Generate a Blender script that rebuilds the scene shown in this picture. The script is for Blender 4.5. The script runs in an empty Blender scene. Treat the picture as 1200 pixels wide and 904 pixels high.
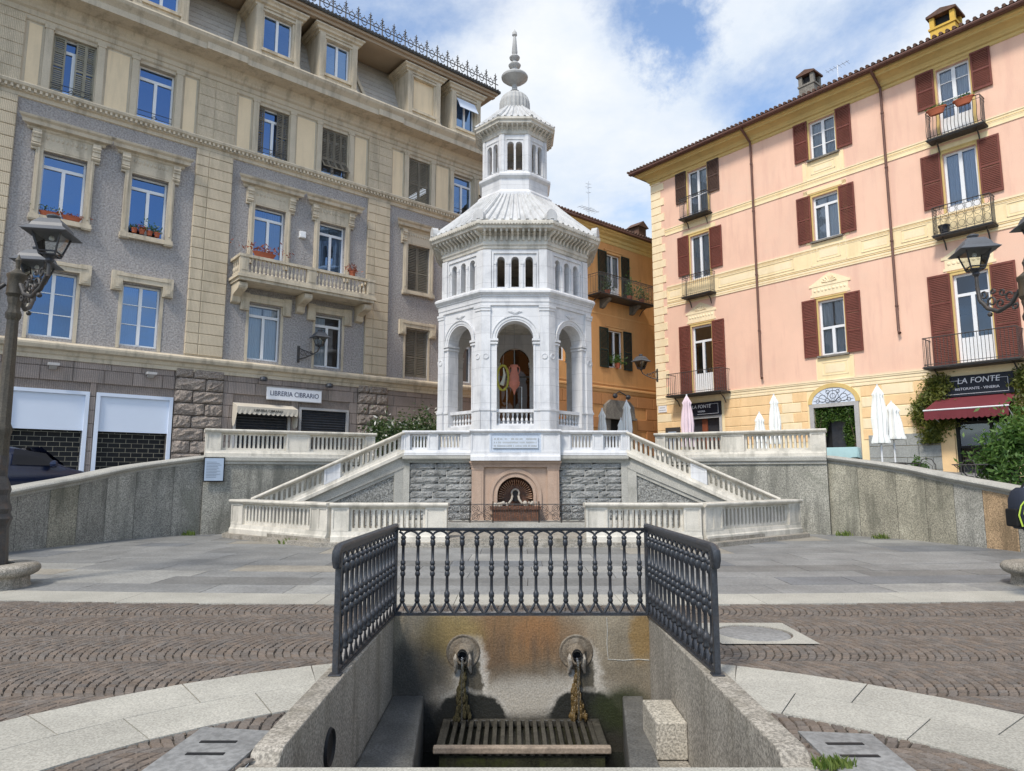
import bpy, math, random
from mathutils import Vector, Matrix
random.seed(7)
R = math.radians
sc = bpy.context.scene
col = sc.collection

# ---------------------------------------------------------------- camera
HC = 1.6
F_PX, CX, CY, HORIZON = 800.0, 600.0, 452.0, 558.0
PITCH = math.atan((HORIZON - CY) / F_PX)
cam_d = bpy.data.cameras.new('camera'); cam = bpy.data.objects.new('camera', cam_d); col.objects.link(cam)
cam_d.sensor_width = 36; cam_d.lens = 36 * F_PX / 1200; cam_d.clip_start = .05; cam_d.clip_end = 2000
cam.location = (0, 0, HC); cam.rotation_euler = (R(90) + PITCH, 0, 0)
sc.camera = cam

# ---------------------------------------------------------------- world: sky with clouds
SUN_EL, SUN_AZ = R(52), R(212)          # compass-like azimuth: 0 = +Y, clockwise
w = bpy.data.worlds.new('World'); sc.world = w; w.use_nodes = True
nt = w.node_tree; nt.nodes.clear()
N = nt.nodes.new; L = nt.links.new
sky = N('ShaderNodeTexSky'); sky.sky_type = 'NISHITA'; sky.sun_disc = False
sky.sun_elevation = SUN_EL; sky.sun_rotation = SUN_AZ; sky.air_density = 1.0; sky.dust_density = .6; sky.ozone_density = 1.6
tc = N('ShaderNodeTexCoord')
sep = N('ShaderNodeSeparateXYZ'); L(tc.outputs['Generated'], sep.inputs[0])
def wm(op, a, b=None, c=None):
    n = N('ShaderNodeMath'); n.operation = op
    for i, x in enumerate((a, b, c)):
        if x is None: continue
        if isinstance(x, (int, float)): n.inputs[i].default_value = x
        else: L(x, n.inputs[i])
    return n.outputs[0]
zz = wm('ADD', wm('MAXIMUM', sep.outputs[2], 0.0), .22)
cmb = N('ShaderNodeCombineXYZ')
L(wm('DIVIDE', sep.outputs[0], zz), cmb.inputs[0]); L(wm('DIVIDE', sep.outputs[1], zz), cmb.inputs[1])
def wnoise(scale, detail, rough, off, dist=0):
    m = N('ShaderNodeMapping'); m.inputs['Location'].default_value = off; L(cmb.outputs[0], m.inputs[0])
    n = N('ShaderNodeTexNoise'); n.inputs['Scale'].default_value = scale; n.inputs['Detail'].default_value = detail
    n.inputs['Roughness'].default_value = rough; n.inputs['Distortion'].default_value = dist
    L(m.outputs[0], n.inputs['Vector']); return n.outputs['Fac']
def pix_dir(x, y):
    a = (x - CX) / F_PX; b = (CY - y) / F_PX
    return Vector((a, math.cos(PITCH) - b * math.sin(PITCH), math.sin(PITCH) + b * math.cos(PITCH))).normalized()
cover = wnoise(1.7, 8, .62, (3.1, 1.7, 0), .25)
ws = N('ShaderNodeTexNoise'); ws.inputs['Scale'].default_value = 9; ws.inputs['Detail'].default_value = 6; ws.inputs['Roughness'].default_value = .7; L(tc.outputs['Generated'], ws.inputs['Vector'])
w1 = N('ShaderNodeVectorMath'); w1.operation = 'SUBTRACT'; L(ws.outputs['Color'], w1.inputs[0]); w1.inputs[1].default_value = (.5, .5, .5)
w2 = N('ShaderNodeVectorMath'); w2.operation = 'MULTIPLY_ADD'; L(w1.outputs[0], w2.inputs[0]); w2.inputs[1].default_value = (.16, .16, .16); L(tc.outputs['Generated'], w2.inputs[2])
# breaks in the cloud deck, each a direction in the sky with an angular size
for (px, py, s, k) in [(765, 25, .12, .30), (800, 62, .07, .22), (540, 15, .10, .12), (860, 110, .10, .06), (1000, 15, .08, .04), (430, 20, .12, .10), (900, 130, .09, .10), (1050, 15, .14, .12), (960, 60, .08, .05), (725, 250, .12, .14), (700, 200, .08, .06), (640, 190, .05, .05)]:
    d = pix_dir(px, py)
    vm = N('ShaderNodeVectorMath'); vm.operation = 'DISTANCE'; L(w2.outputs[0], vm.inputs[0]); vm.inputs[1].default_value = d
    g = wm('MULTIPLY', wm('MAXIMUM', wm('SUBTRACT', 1.0, wm('DIVIDE', vm.outputs['Value'], s)), 0.0), k)
    cover = wm('SUBTRACT', cover, g)
for (px, py, s, k) in [(560, 90, .12, .10), (690, 80, .10, .10), (850, 30, .08, .08), (740, 150, .12, .10)]:
    d = pix_dir(px, py)
    vm = N('ShaderNodeVectorMath'); vm.operation = 'DISTANCE'; L(w2.outputs[0], vm.inputs[0]); vm.inputs[1].default_value = d
    cover = wm('ADD', cover, wm('MULTIPLY', wm('MAXIMUM', wm('SUBTRACT', 1.0, wm('DIVIDE', vm.outputs['Value'], s)), 0.0), k))
# fewer clouds behind the camera
cover = wm('ADD', cover, wm('MULTIPLY', wm('MINIMUM', sep.outputs[1], 0.1), .25))
rmp = N('ShaderNodeMapRange'); rmp.inputs['From Min'].default_value = .26; rmp.inputs['From Max'].default_value = .56
rmp.interpolation_type = 'SMOOTHSTEP'; L(cover, rmp.inputs['Value'])
shade = wnoise(2.6, 6, .6, (9, 4, 0))
sr = N('ShaderNodeMapRange'); sr.inputs['From Min'].default_value = .3; sr.inputs['From Max'].default_value = .7
L(shade, sr.inputs['Value'])
cc = N('ShaderNodeMix'); cc.data_type = 'RGBA'; L(sr.outputs[0], cc.inputs['Factor'])
CLOUD = 8.4
cc.inputs[6].default_value = (.62 * CLOUD, .73 * CLOUD, .88 * CLOUD, 1); cc.inputs[7].default_value = (.93 * CLOUD, .945 * CLOUD, .96 * CLOUD, 1)
skyb = N('ShaderNodeMix'); skyb.data_type = 'RGBA'; skyb.blend_type = 'MULTIPLY'; skyb.inputs['Factor'].default_value = 1
L(sky.outputs[0], skyb.inputs[6]); skyb.inputs[7].default_value = (2.1, 2.05, 2.0, 1)
mx = N('ShaderNodeMix'); mx.data_type = 'RGBA'; L(rmp.outputs[0], mx.inputs['Factor'])
L(skyb.outputs[2], mx.inputs[6]); L(cc.outputs[2], mx.inputs[7])
bg = N('ShaderNodeBackground'); bg.inputs['Strength'].default_value = .088; L(mx.outputs[2], bg.inputs['Color'])
wo = N('ShaderNodeOutputWorld'); L(bg.outputs[0], wo.inputs[0])

sd = bpy.data.lights.new('sun', 'SUN'); sd.energy = 2.4; sd.angle = R(10); sd.color = (1, .93, .82)
so = bpy.data.objects.new('sun', sd); col.objects.link(so)
sdir = Vector((math.sin(SUN_AZ) * math.cos(SUN_EL), math.cos(SUN_AZ) * math.cos(SUN_EL), math.sin(SUN_EL)))
so.rotation_euler = sdir.to_track_quat('Z', 'Y').to_euler(); so.location = (0, -10, 40)
sc.view_settings.view_transform = 'Standard'; sc.view_settings.look = 'None'
sc.view_settings.exposure = 0.56; sc.view_settings.gamma = 1; sc.view_settings.use_curve_mapping = False

# ---------------------------------------------------------------- materials
MAT = {}
class NB:
    def __init__(s, name):
        m = bpy.data.materials.new(name); m.use_nodes = True; s.m = m; s.t = m.node_tree; s.t.nodes.clear()
        s.out = s.t.nodes.new('ShaderNodeOutputMaterial'); s.tc = s.t.nodes.new('ShaderNodeTexCoord')
        s.co = s.tc.outputs['Object']
    def n(s, k): return s.t.nodes.new(k)
    def l(s, a, b): s.t.links.new(a, b)
    def math(s, op, a, b=None, c=None, clamp=False):
        n = s.n('ShaderNodeMath'); n.operation = op; n.use_clamp = clamp
        for i, x in enumerate((a, b, c)):
            if x is None: continue
            if isinstance(x, (int, float)): n.inputs[i].default_value = x
            else: s.l(x, n.inputs[i])
        return n.outputs[0]
    def noise(s, scale, detail=4, rough=.55, stretch=None, loc=(0, 0, 0), dist=0):
        v = s.co
        if stretch or loc != (0, 0, 0):
            m = s.n('ShaderNodeMapping'); m.inputs['Scale'].default_value = stretch or (1, 1, 1); m.inputs['Location'].default_value = loc
            s.l(v, m.inputs[0]); v = m.outputs[0]
        n = s.n('ShaderNodeTexNoise'); n.inputs['Scale'].default_value = scale; n.inputs['Detail'].default_value = detail
        n.inputs['Roughness'].default_value = rough; n.inputs['Distortion'].default_value = dist; s.l(v, n.inputs['Vector'])
        return n.outputs['Fac']
    def ramp(s, f, a, b, lo=0., hi=1.):
        n = s.n('ShaderNodeMapRange'); n.interpolation_type = 'SMOOTHSTEP'
        n.inputs['From Min'].default_value = a; n.inputs['From Max'].default_value = b
        n.inputs['To Min'].default_value = lo; n.inputs['To Max'].default_value = hi; s.l(f, n.inputs['Value']); return n.outputs[0]
    def mix(s, f, a, b, mode='MIX'):
        n = s.n('ShaderNodeMix'); n.data_type = 'RGBA'; n.blend_type = mode
        for k, x in ((0, f), (6, a), (7, b)):
            if isinstance(x, (int, float)): n.inputs[k].default_value = x
            elif isinstance(x, tuple): n.inputs[k].default_value = (*x[:3], 1)
            else: s.l(x, n.inputs[k])
        return n.outputs[2]
    def bump(s, h, strength, dist):
        n = s.n('ShaderNodeBump'); n.inputs['Strength'].default_value = strength; n.inputs['Distance'].default_value = dist
        s.l(h, n.inputs['Height']); return n.outputs[0]
    def finish(s, c, rough=.8, normal=None, metal=0., spec=.35, **k):
        b = s.n('ShaderNodeBsdfPrincipled')
        if isinstance(c, tuple): b.inputs['Base Color'].default_value = (*c[:3], 1)
        else: s.l(c, b.inputs['Base Color'])
        if isinstance(rough, (int, float)): b.inputs['Roughness'].default_value = rough
        else: s.l(rough, b.inputs['Roughness'])
        b.inputs['Metallic'].default_value = metal; b.inputs['Specular IOR Level'].default_value = spec
        for kk, v in k.items(): b.inputs[kk.replace('_', ' ')].default_value = v
        if normal is not None: s.l(normal, b.inputs['Normal'])
        s.l(b.outputs[0], s.out.inputs[0]); MAT[s.m.name] = s.m; return s.m
def mul(c, k): return tuple(x * k for x in c)
def stone(name, c, rough=.85, var=.18, vs=1.3, speck=.0, ss=60, streak=None, sk=.5, bump=.3, bs=35, bd=.01, tint=False, dirt=None, dk=.5, spec=.3, comb=None, metal=0., combs=.6, bed=0):
    b = NB(name)
    f1 = b.noise(vs, 5, .6)
    cc = b.mix(b.ramp(f1, .3, .7), mul(c, 1 - var), mul(c, 1 + var))
    f3 = b.noise(vs * 7, 4, .6); cc = b.mix(.35, cc, b.mix(f3, mul(c, 1 - var), mul(c, 1 + var)))
    if speck: cc = b.mix(1.0, cc, b.mix(b.ramp(b.noise(ss, 3, .7), .35, .65), (1 - speck,) * 3, (1 + speck,) * 3), 'MULTIPLY')
    if dirt: cc = b.mix(b.math('MULTIPLY', b.ramp(b.noise(vs * .8, 8, .7, loc=(5, 2, 9), dist=.5), .48, .72), dk), cc, dirt)
    if streak: cc = b.mix(b.math('MULTIPLY', b.ramp(b.noise(3.2, 6, .65, (1, 1, .13), (3, 3, 3)), .46, .68), sk), cc, streak)
    if tint:
        a = b.n('ShaderNodeAttribute'); a.attribute_name = 'tint'; cc = b.mix(1.0, cc, a.outputs['Color'], 'MULTIPLY')
    if bed:                                            # fine bed joints between the blocks
        sz = b.n('ShaderNodeSeparateXYZ'); b.l(b.co, sz.inputs[0]); fr_ = b.math('FRACT', b.math('DIVIDE', sz.outputs[2], bed))
        cc = b.mix(b.math('MULTIPLY', b.math('LESS_THAN', fr_, .022), .45), cc, (.22, .22, .22))
    h = b.noise(bs, 5, .65)
    if comb:   # fine vertical tooling of dressed stone
        wv = b.n('ShaderNodeTexWave'); wv.bands_direction = 'X'; wv.inputs['Scale'].default_value = comb; wv.inputs['Distortion'].default_value = 1.2
        wv.inputs['Detail'].default_value = 2; b.l(b.co, wv.inputs['Vector'])
        h = b.math('ADD', h, b.math('MULTIPLY', wv.outputs['Fac'], combs)); cc = b.mix(1.0, cc, b.mix(wv.outputs['Fac'], (.8,) * 3, (1.08,) * 3), 'MULTIPLY')
    return b.finish(cc, rough, b.bump(h, bump, bd), spec=spec, metal=metal)

stone('marble', (.63, .63, .635), .5, .07, 1.3, .04, 45, (.30, .31, .33), .40, .18, 30, .006, dirt=(.36, .37, .39), dk=.55, bed=.56)
stone('finial_grey', (.40, .40, .39), .65, .16, 3, .1, 50, (.2, .2, .19), .5, .25, 40, .006)
stone('marble_blue', (.48, .53, .60), .5, .10, 2.2, .08, 30, (.36, .38, .42), .3, .15, 30, .004)
stone('marble_weathered', (.58, .545, .475), .7, .12, 1.4, .08, 40, (.2, .19, .16), .5, .3, 26, .01, dirt=(.30, .29, .25), dk=.6)
stone('marble_roof', (.50, .50, .495), .65, .12, 1.5, .08, 40, (.26, .26, .25), .45, .25, 30, .01, dirt=(.34, .34, .34), dk=.45)
stone('granite', (.26, .25, .225), .85, .28, .9, .42, 34, (.10, .10, .09), .75, .4, 60, .01, tint=True, dirt=(.14, .145, .12), dk=.6)
stone('granite_coping', (.36, .35, .315), .8, .14, 1.2, .2, 45, None, 0, .35, 50, .008, dirt=(.17, .17, .15), dk=.6)
stone('granite_rim', (.29, .265, .225), .82, .22, 1.8, .42, 48, (.13, .115, .085), .6, .4, 60, .008, dirt=(.20, .19, .16), dk=.5)
stone('granite_pale', (.36, .345, .30), .75, .14, 1.6, .22, 70, None, 0, .2, 80, .003, tint=True, dirt=(.27, .26, .23), dk=.4)
stone('slate_slab', (.21, .21, .205), .62, .24, 1.3, .18, 22, None, 0, .3, 12, .012, tint=True, dirt=(.12, .125, .13), dk=.4, spec=.4)
stone('porphyry', (.145, .120, .100), .75, .14, 3, .16, 80, None, 0, .4, 70, .006, tint=True)
stone('joint_sand', (.085, .075, .063), .95, .25, 3, .2, 60, None, 0, .5, 60, .01)
stone('quarry_stone', (.26, .26, .25), .9, .25, 2, .25, 26, (.09, .09, .085), .45, .9, 16, .05, dirt=(.11, .115, .10), dk=.5)
stone('mortar', (.42, .41, .38), .9, .15, 4, .1, 40)
stone('rough_cast_panel', (.25, .25, .235), .9, .2, 2, .5, 22, None, 0, 1.0, 25, .05)
stone('pink_stone', (.40, .29, .22), .7, .12, 2.5, .12, 50, (.28, .18, .13), .4, .3, 40, .006)
stone('shell_stone', (.62, .42, .30), .7, .15, 4, .1, 40)
stone('rust_stone', (.12, .055, .032), .5, .4, 7, .3, 30, None, 0, .6, 25, .02, dirt=(.06, .05, .045), dk=.8)
stone('limescale', (.40, .36, .30), .6, .2, 9, .2, 50, None, 0, .7, 30, .02, dirt=(.25, .16, .08), dk=.8)
stone('stucco_grey', (.345, .325, .315), .95, .05, .5, .24, 17, (.17, .165, .17), .2, 1.0, 17, .05)
stone('beige_stone', (.55, .465, .34), .85, .1, 1.2, .12, 40, (.25, .22, .16), .35, .5, 40, .012, comb=7)
stone('beige_trim', (.53, .46, .35), .8, .10, 1.2, .06, 30, (.17, .145, .11), .45, .25, 30, .01)
stone('beige_plaster', (.74, .595, .40), .9, .05, .7, .02, 30, (.42, .35, .25), .25, .12, 30, .006)
stone('combed_ashlar', (.30, .25, .22), .92, .12, 1.5, .12, 30, (.13, .12, .11), .4, .6, 30, .012, comb=5.5, tint=True)
stone('ashlar_ground', (.24, .20, .175), .92, .15, 2, .15, 30, None, 0, .6, 30, .012, comb=5.5)
stone('rustic_block', (.31, .26, .22), .92, .2, 3, .3, 24, None, 0, 1.0, 18, .06, dirt=(.13, .11, .10), dk=.6)
stone('mansard_slate', (.40, .37, .33), .8, .14, 2, .1, 20, None, 0, .4, 14, .02)
stone('dark_roof', (.07, .068, .065), .7, .2, 3)
stone('soffit', (.36, .28, .20), .85, .08, 1, .03)
stone('pink_plaster', (.79, .515, .385), .92, .07, .5, .04, 40, (.66, .40, .31), .45, .15, 30, .006, dirt=(.74, .52, .40), dk=.6)
stone('yellow_paint', (.84, .68, .41), .9, .07, 1.2, .03, 40, (.62, .46, .24), .3, .1, 30, .004)
stone('yellow_light', (.84, .70, .47), .9, .07, 1.6, .03, 40, (.66, .5, .27), .3, .1, 30, .004)
stone('yellow_dark', (.62, .42, .17), .9, .07, 1.6, .03, 40)
stone('ochre_block', (.82, .57, .31), .9, .10, 1.2, .05, 40, (.6, .38, .18), .3, .15, 30, .006)
stone('cornice_yellow', (.62, .45, .18), .85, .06, 1.2, .03, 40, (.45, .33, .14), .3, .1, 30, .004)
stone('orange_plaster', (.60, .31, .12), .92, .08, .7, .05, 30, (.40, .20, .08), .35, .15, 30, .006)
stone('orange_block', (.46, .22, .09), .92, .08, 1, .06, 30, (.3, .15, .07), .3, .2, 30, .008)
stone('orange_pale', (.64, .36, .15), .92, .08, 1, .06, 30)
stone('roof_tile', (.13, .075, .055), .85, .45, 4, .2, 20, None, 0, .5, 18, .02, dirt=(.05, .045, .04), dk=.6)
stone('maroon_shutter', (.165, .05, .036), .6, .2, 2, .05, 30, (.08, .02, .015), .4, .1)
stone('brown_shutter', (.075, .045, .035), .6, .2, 2, .05, 30)
stone('green_shutter', (.018, .028, .022), .6, .2, 2, .05, 30)
stone('grey_shutter', (.28, .26, .20), .7, .15, 2, .05, 30, (.13, .12, .1), .4)
stone('old_shutter', (.17, .15, .115), .75, .2, 2, .05, 30, (.07, .06, .05), .5)
stone('white_frame', (.72, .73, .74), .45, .03, 2, .02)
stone('blue_white_board', (.60, .66, .76), .6, .02, 1, .01)
stone('iron_dark', (.026, .030, .038), .40, .35, 9, .25, 50, None, 0, .45, 40, .004, spec=.55, dirt=(.075, .06, .05), dk=.5)
stone('iron_old', (.045, .042, .04), .55, .3, 9, .2, 50, None, 0, .4, 40, .004, spec=.5, dirt=(.11, .06, .03), dk=.5)
stone('post_rust', (.055, .047, .033), .6, .3, 6, .25, 40, (.13, .08, .04), .7, .4, 40, .004, spec=.5)
stone('hood_grey', (.085, .09, .10), .5, .15, 4, .05, 40, None, 0, .1, spec=.5)
stone('downpipe', (.13, .065, .05), .5, .2, 2, .05, 30)
stone('black_matt', (.012, .012, .013), .6, .1, 2)
stone('board_navy', (.010, .013, .022), .5, .1, 2)
stone('chimney_grey', (.2, .185, .16), .9, .25, 3, .2, 20, (.09, .08, .07), .6)
stone('chimney_yellow', (.62, .40, .08), .9, .12, 3)
stone('stone_grey_dado', (.30, .31, .30), .85, .16, 2, .15, 25)
stone('door_frame_grey', (.40, .39, .38), .8, .1, 2, .1, 30)
stone('wood_door', (.20, .06, .03), .5, .2, 3)
stone('terracotta', (.35, .10, .05), .8, .15, 4)
stone('urn_pink', (.55, .20, .14), .6, .12, 4)
stone('canvas_white', (.78, .79, .76), .9, .05, 2, .03)
stone('canvas_pink', (.70, .57, .61), .9, .06, 2, .03)
stone('awning_red', (.145, .028, .035), .85, .1, 2, .05)
stone('awning_cream', (.52, .47, .39), .9, .1, 2, .05)
stone('teal_cloth', (.32, .46, .46), .85, .08, 2)
stone('car_paint', (.012, .018, .045), .18, .05, 2, spec=.6)
stone('tyre', (.02, .02, .02), .85, .1)
stone('steel', (.42, .43, .44), .35, .05, 2, metal=.9)
stone('mossy', (.065, .055, .025), .9, .4, 8, .3, 40, None, 0, .8, 30, .03)
stone('bark', (.10, .075, .05), .9, .3, 8)
stone('skin', (.55, .30, .21), .55, .05, 8, bump=.05)
stone('shirt', (.35, .42, .62), .9, .06, 6)
stone('trousers', (.05, .055, .07), .9, .1, 6)
stone('hair', (.045, .028, .018), .7, .3, 30)
stone('pack_navy', (.02, .025, .04), .8, .1, 8)
stone('pack_black', (.008, .008, .009), .75, .1, 8)
stone('lime_trim', (.45, .6, .08), .6, .05)
stone('ink', (.04, .045, .09), .7, .02)
stone('sign_white', (.74, .75, .78), .6, .03)
stone('sign_blue', (.33, .40, .50), .35, .06, 3)
stone('gold_wreath', (.42, .38, .06), .6, .3, 12)
stone('algae', (.13, .085, .03), .22, .4, 14, .3, 60, None, 0, .8, 30, .02, spec=.6)
stone('stage_wet', (.03, .03, .018), .25, .5, 5, .2, 40, None, 0, .5, 20, .02, dirt=(.05, .06, .015), dk=.7, spec=.6)
stone('grate_bar', (.05, .046, .036), .45, .5, 5, .3, 40, None, 0, .5, 30, .01, spec=.5)
stone('block_granite', (.40, .37, .31), .85, .14, 2, .42, 50, None, 0, .5, 60, .012)
stone('boss_stone', (.16, .13, .095), .7, .3, 5, .3, 50, (.1, .09, .07), .5, .6, 40, .01, dirt=(.34, .31, .26), dk=.6)
stone('grate_edge', (.30, .245, .19), .7, .2, 6, .2, 40, (.12, .09, .07), .5)
stone('wet_stone', (.105, .105, .10), .45, .35, 1.6, .35, 45, (.04, .04, .035), .4, .4, 50, .01, dirt=(.17, .165, .15), dk=.7, spec=.5)
def leaf(name, c, c2):
    b = NB(name); oi = b.n('ShaderNodeNewGeometry')
    cc = b.mix(oi.outputs['Random Per Island'], c, c2)
    m = b.finish(cc, .5, spec=.4); bs = [n for n in b.t.nodes if n.type == 'BSDF_PRINCIPLED'][0]
    tr = b.n('ShaderNodeBsdfTranslucent'); b.l(b.mix(1.0, cc, (1.3, 1.5, .6), 'MULTIPLY'), tr.inputs[0])
    ms = b.n('ShaderNodeMixShader'); ms.inputs[0].default_value = .3; b.l(bs.outputs[0], ms.inputs[1]); b.l(tr.outputs[0], ms.inputs[2])
    b.l(ms.outputs[0], b.out.inputs[0]); return m
leaf('leaf_dark', (.02, .045, .015), (.09, .13, .05)); leaf('leaf_yellow', (.07, .10, .02), (.20, .20, .045))
leaf('leaf_green', (.03, .085, .015), (.11, .19, .045)); leaf('leaf_ivy', (.025, .07, .012), (.10, .17, .03))
leaf('petal_white', (.55, .53, .5), (.75, .72, .7)); leaf('petal_red', (.18, .03, .02), (.32, .10, .05)); leaf('weed', (.06, .11, .02), (.16, .2, .05))
def glassy(name, tint, refl, base):
    b = NB(name); g = b.n('ShaderNodeBsdfGlossy'); g.inputs['Roughness'].default_value = .015; oi = b.n('ShaderNodeObjectInfo'); b.l(b.mix(b.math('MULTIPLY', oi.outputs['Random'], .75), tuple(refl), mul(refl, .45)), g.inputs['Color'])
    h = b.noise(.9, 2, .5); b.l(b.bump(h, .05, .05), g.inputs['Normal'])
    t = b.n('ShaderNodeBsdfTransparent'); t.inputs[0].default_value = (*tint, 1)
    fr = b.n('ShaderNodeFresnel'); fr.inputs[0].default_value = 1.5
    f = b.math('ADD', fr.outputs[0], base, clamp=True)
    ms = b.n('ShaderNodeMixShader'); b.l(f, ms.inputs[0]); b.l(t.outputs[0], ms.inputs[1]); b.l(g.outputs[0], ms.inputs[2])
    b.l(ms.outputs[0], b.out.inputs[0]); MAT[name] = b.m
glassy('glass_blue', (.35, .42, .5), (.33, .52, .85), .42)
glassy('glass_dark', (.10, .10, .11), (.5, .5, .55), .02)
glassy('glass_smoked', (.055, .042, .032), (.5, .5, .5), .0)
glassy('glass_clear', (.75, .78, .8), (.8, .88, 1.0), .10)
glassy('glass_lamp', (.9, .93, .92), (1, 1, 1), .03)
def curtain_mat():
    b = NB('curtain'); b.finish((.62, .65, .68), .9)
curtain_mat()
def water_mat():
    b = NB('water'); g = b.n('ShaderNodeBsdfGlossy'); g.inputs['Roughness'].default_value = .08
    t = b.n('ShaderNodeBsdfTransparent'); t.inputs[0].default_value = (.85, .87, .85, 1)
    ms = b.n('ShaderNodeMixShader'); ms.inputs[0].default_value = .45; b.l(t.outputs[0], ms.inputs[1]); b.l(g.outputs[0], ms.inputs[2])
    b.l(b.bump(b.noise(30, 3, .6, (1, 1, .2)), .6, .02), g.inputs['Normal']); b.l(ms.outputs[0], b.out.inputs[0]); MAT['water'] = b.m
water_mat()
def stained_wall():
    # back wall of the hot spring trough: rust, lime and black algae where the water runs
    b = NB('stained_wall'); c0 = (.235, .20, .145)
    n1 = b.noise(1.6, 6, .65, dist=.4); n2 = b.noise(5, 6, .7); sp = b.noise(55, 3, .7)
    cc = b.mix(b.ramp(n1, .3, .7), mul(c0, .75), mul(c0, 1.25))
    s = b.n('ShaderNodeSeparateXYZ'); b.l(b.co, s.inputs[0]); X, Z = s.outputs[0], s.outputs[2]
    dx = b.math('ADD', X, b.math('MULTIPLY', b.math('SUBTRACT', n2, .5), .28)); dz = b.math('ADD', Z, b.math('MULTIPLY', b.math('SUBTRACT', n1, .5), .30))
    def blob(cx, cz, rx, rz, e0=1.15, e1=.45):
        a = b.math('DIVIDE', b.math('SUBTRACT', dx, cx), rx); c = b.math('DIVIDE', b.math('SUBTRACT', dz, cz), rz)
        d = b.math('SQRT', b.math('ADD', b.math('MULTIPLY', a, a), b.math('MULTIPLY', c, c)))
        return b.ramp(d, e1, e0, 1., 0.)
    stv = b.noise(6, 5, .7, (1, 1, .1))
    def over(mask, colr, k): 
        nonlocal cc; cc = b.mix(b.math('MULTIPLY', mask, k), cc, colr)
    over(blob(-.1, -.22, .95, .46), (.20, .105, .04), .85); over(blob(-.75, -.2, .4, .35), (.25, .19, .07), .7)
    over(blob(.16, -.16, .30, .22), (.30, .14, .05), .5)
    over(blob(-.95, -.15, .3, .3), (.21, .15, .06), .6); over(blob(1.36, -.2, .17, .35), (.24, .15, .05), .8)
    over(b.math('MULTIPLY', blob(.1, -.45, .8, .35), b.ramp(stv, .4, .6)), (.10, .07, .045), .7)
    over(blob(-1.2, -.62, .40, .50), (.045, .045, .04), .85); over(blob(.1, -.62, .55, .18), (.13, .11, .08), .6)
    over(b.math('MULTIPLY', blob(.1, -.3, 1.6, .6), b.ramp(b.noise(9, 6, .7, (1, 1, .07)), .52, .68)), (.09, .065, .035), .65)
    over(blob(.10, -.86, 1.2, .28), (.46, .43, .37), .75)
    for x in (-.55, .72):
        over(blob(x, -.62, .21, .44, 1.1, .6), (.55, .52, .46), .8)
        over(blob(x, -.72, .13, .5, 1.1, .7), (.05, .042, .025), .92)
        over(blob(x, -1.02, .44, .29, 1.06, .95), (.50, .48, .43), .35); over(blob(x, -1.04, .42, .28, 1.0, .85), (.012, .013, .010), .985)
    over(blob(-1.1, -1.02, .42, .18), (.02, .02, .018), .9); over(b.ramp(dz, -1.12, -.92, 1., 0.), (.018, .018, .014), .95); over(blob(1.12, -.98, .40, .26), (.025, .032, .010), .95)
    cc = b.mix(1.0, cc, b.mix(b.ramp(sp, .35, .65), (.78,) * 3, (1.2,) * 3), 'MULTIPLY')
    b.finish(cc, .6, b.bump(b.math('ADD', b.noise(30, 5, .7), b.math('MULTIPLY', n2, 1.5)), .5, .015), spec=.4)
stained_wall()

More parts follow.
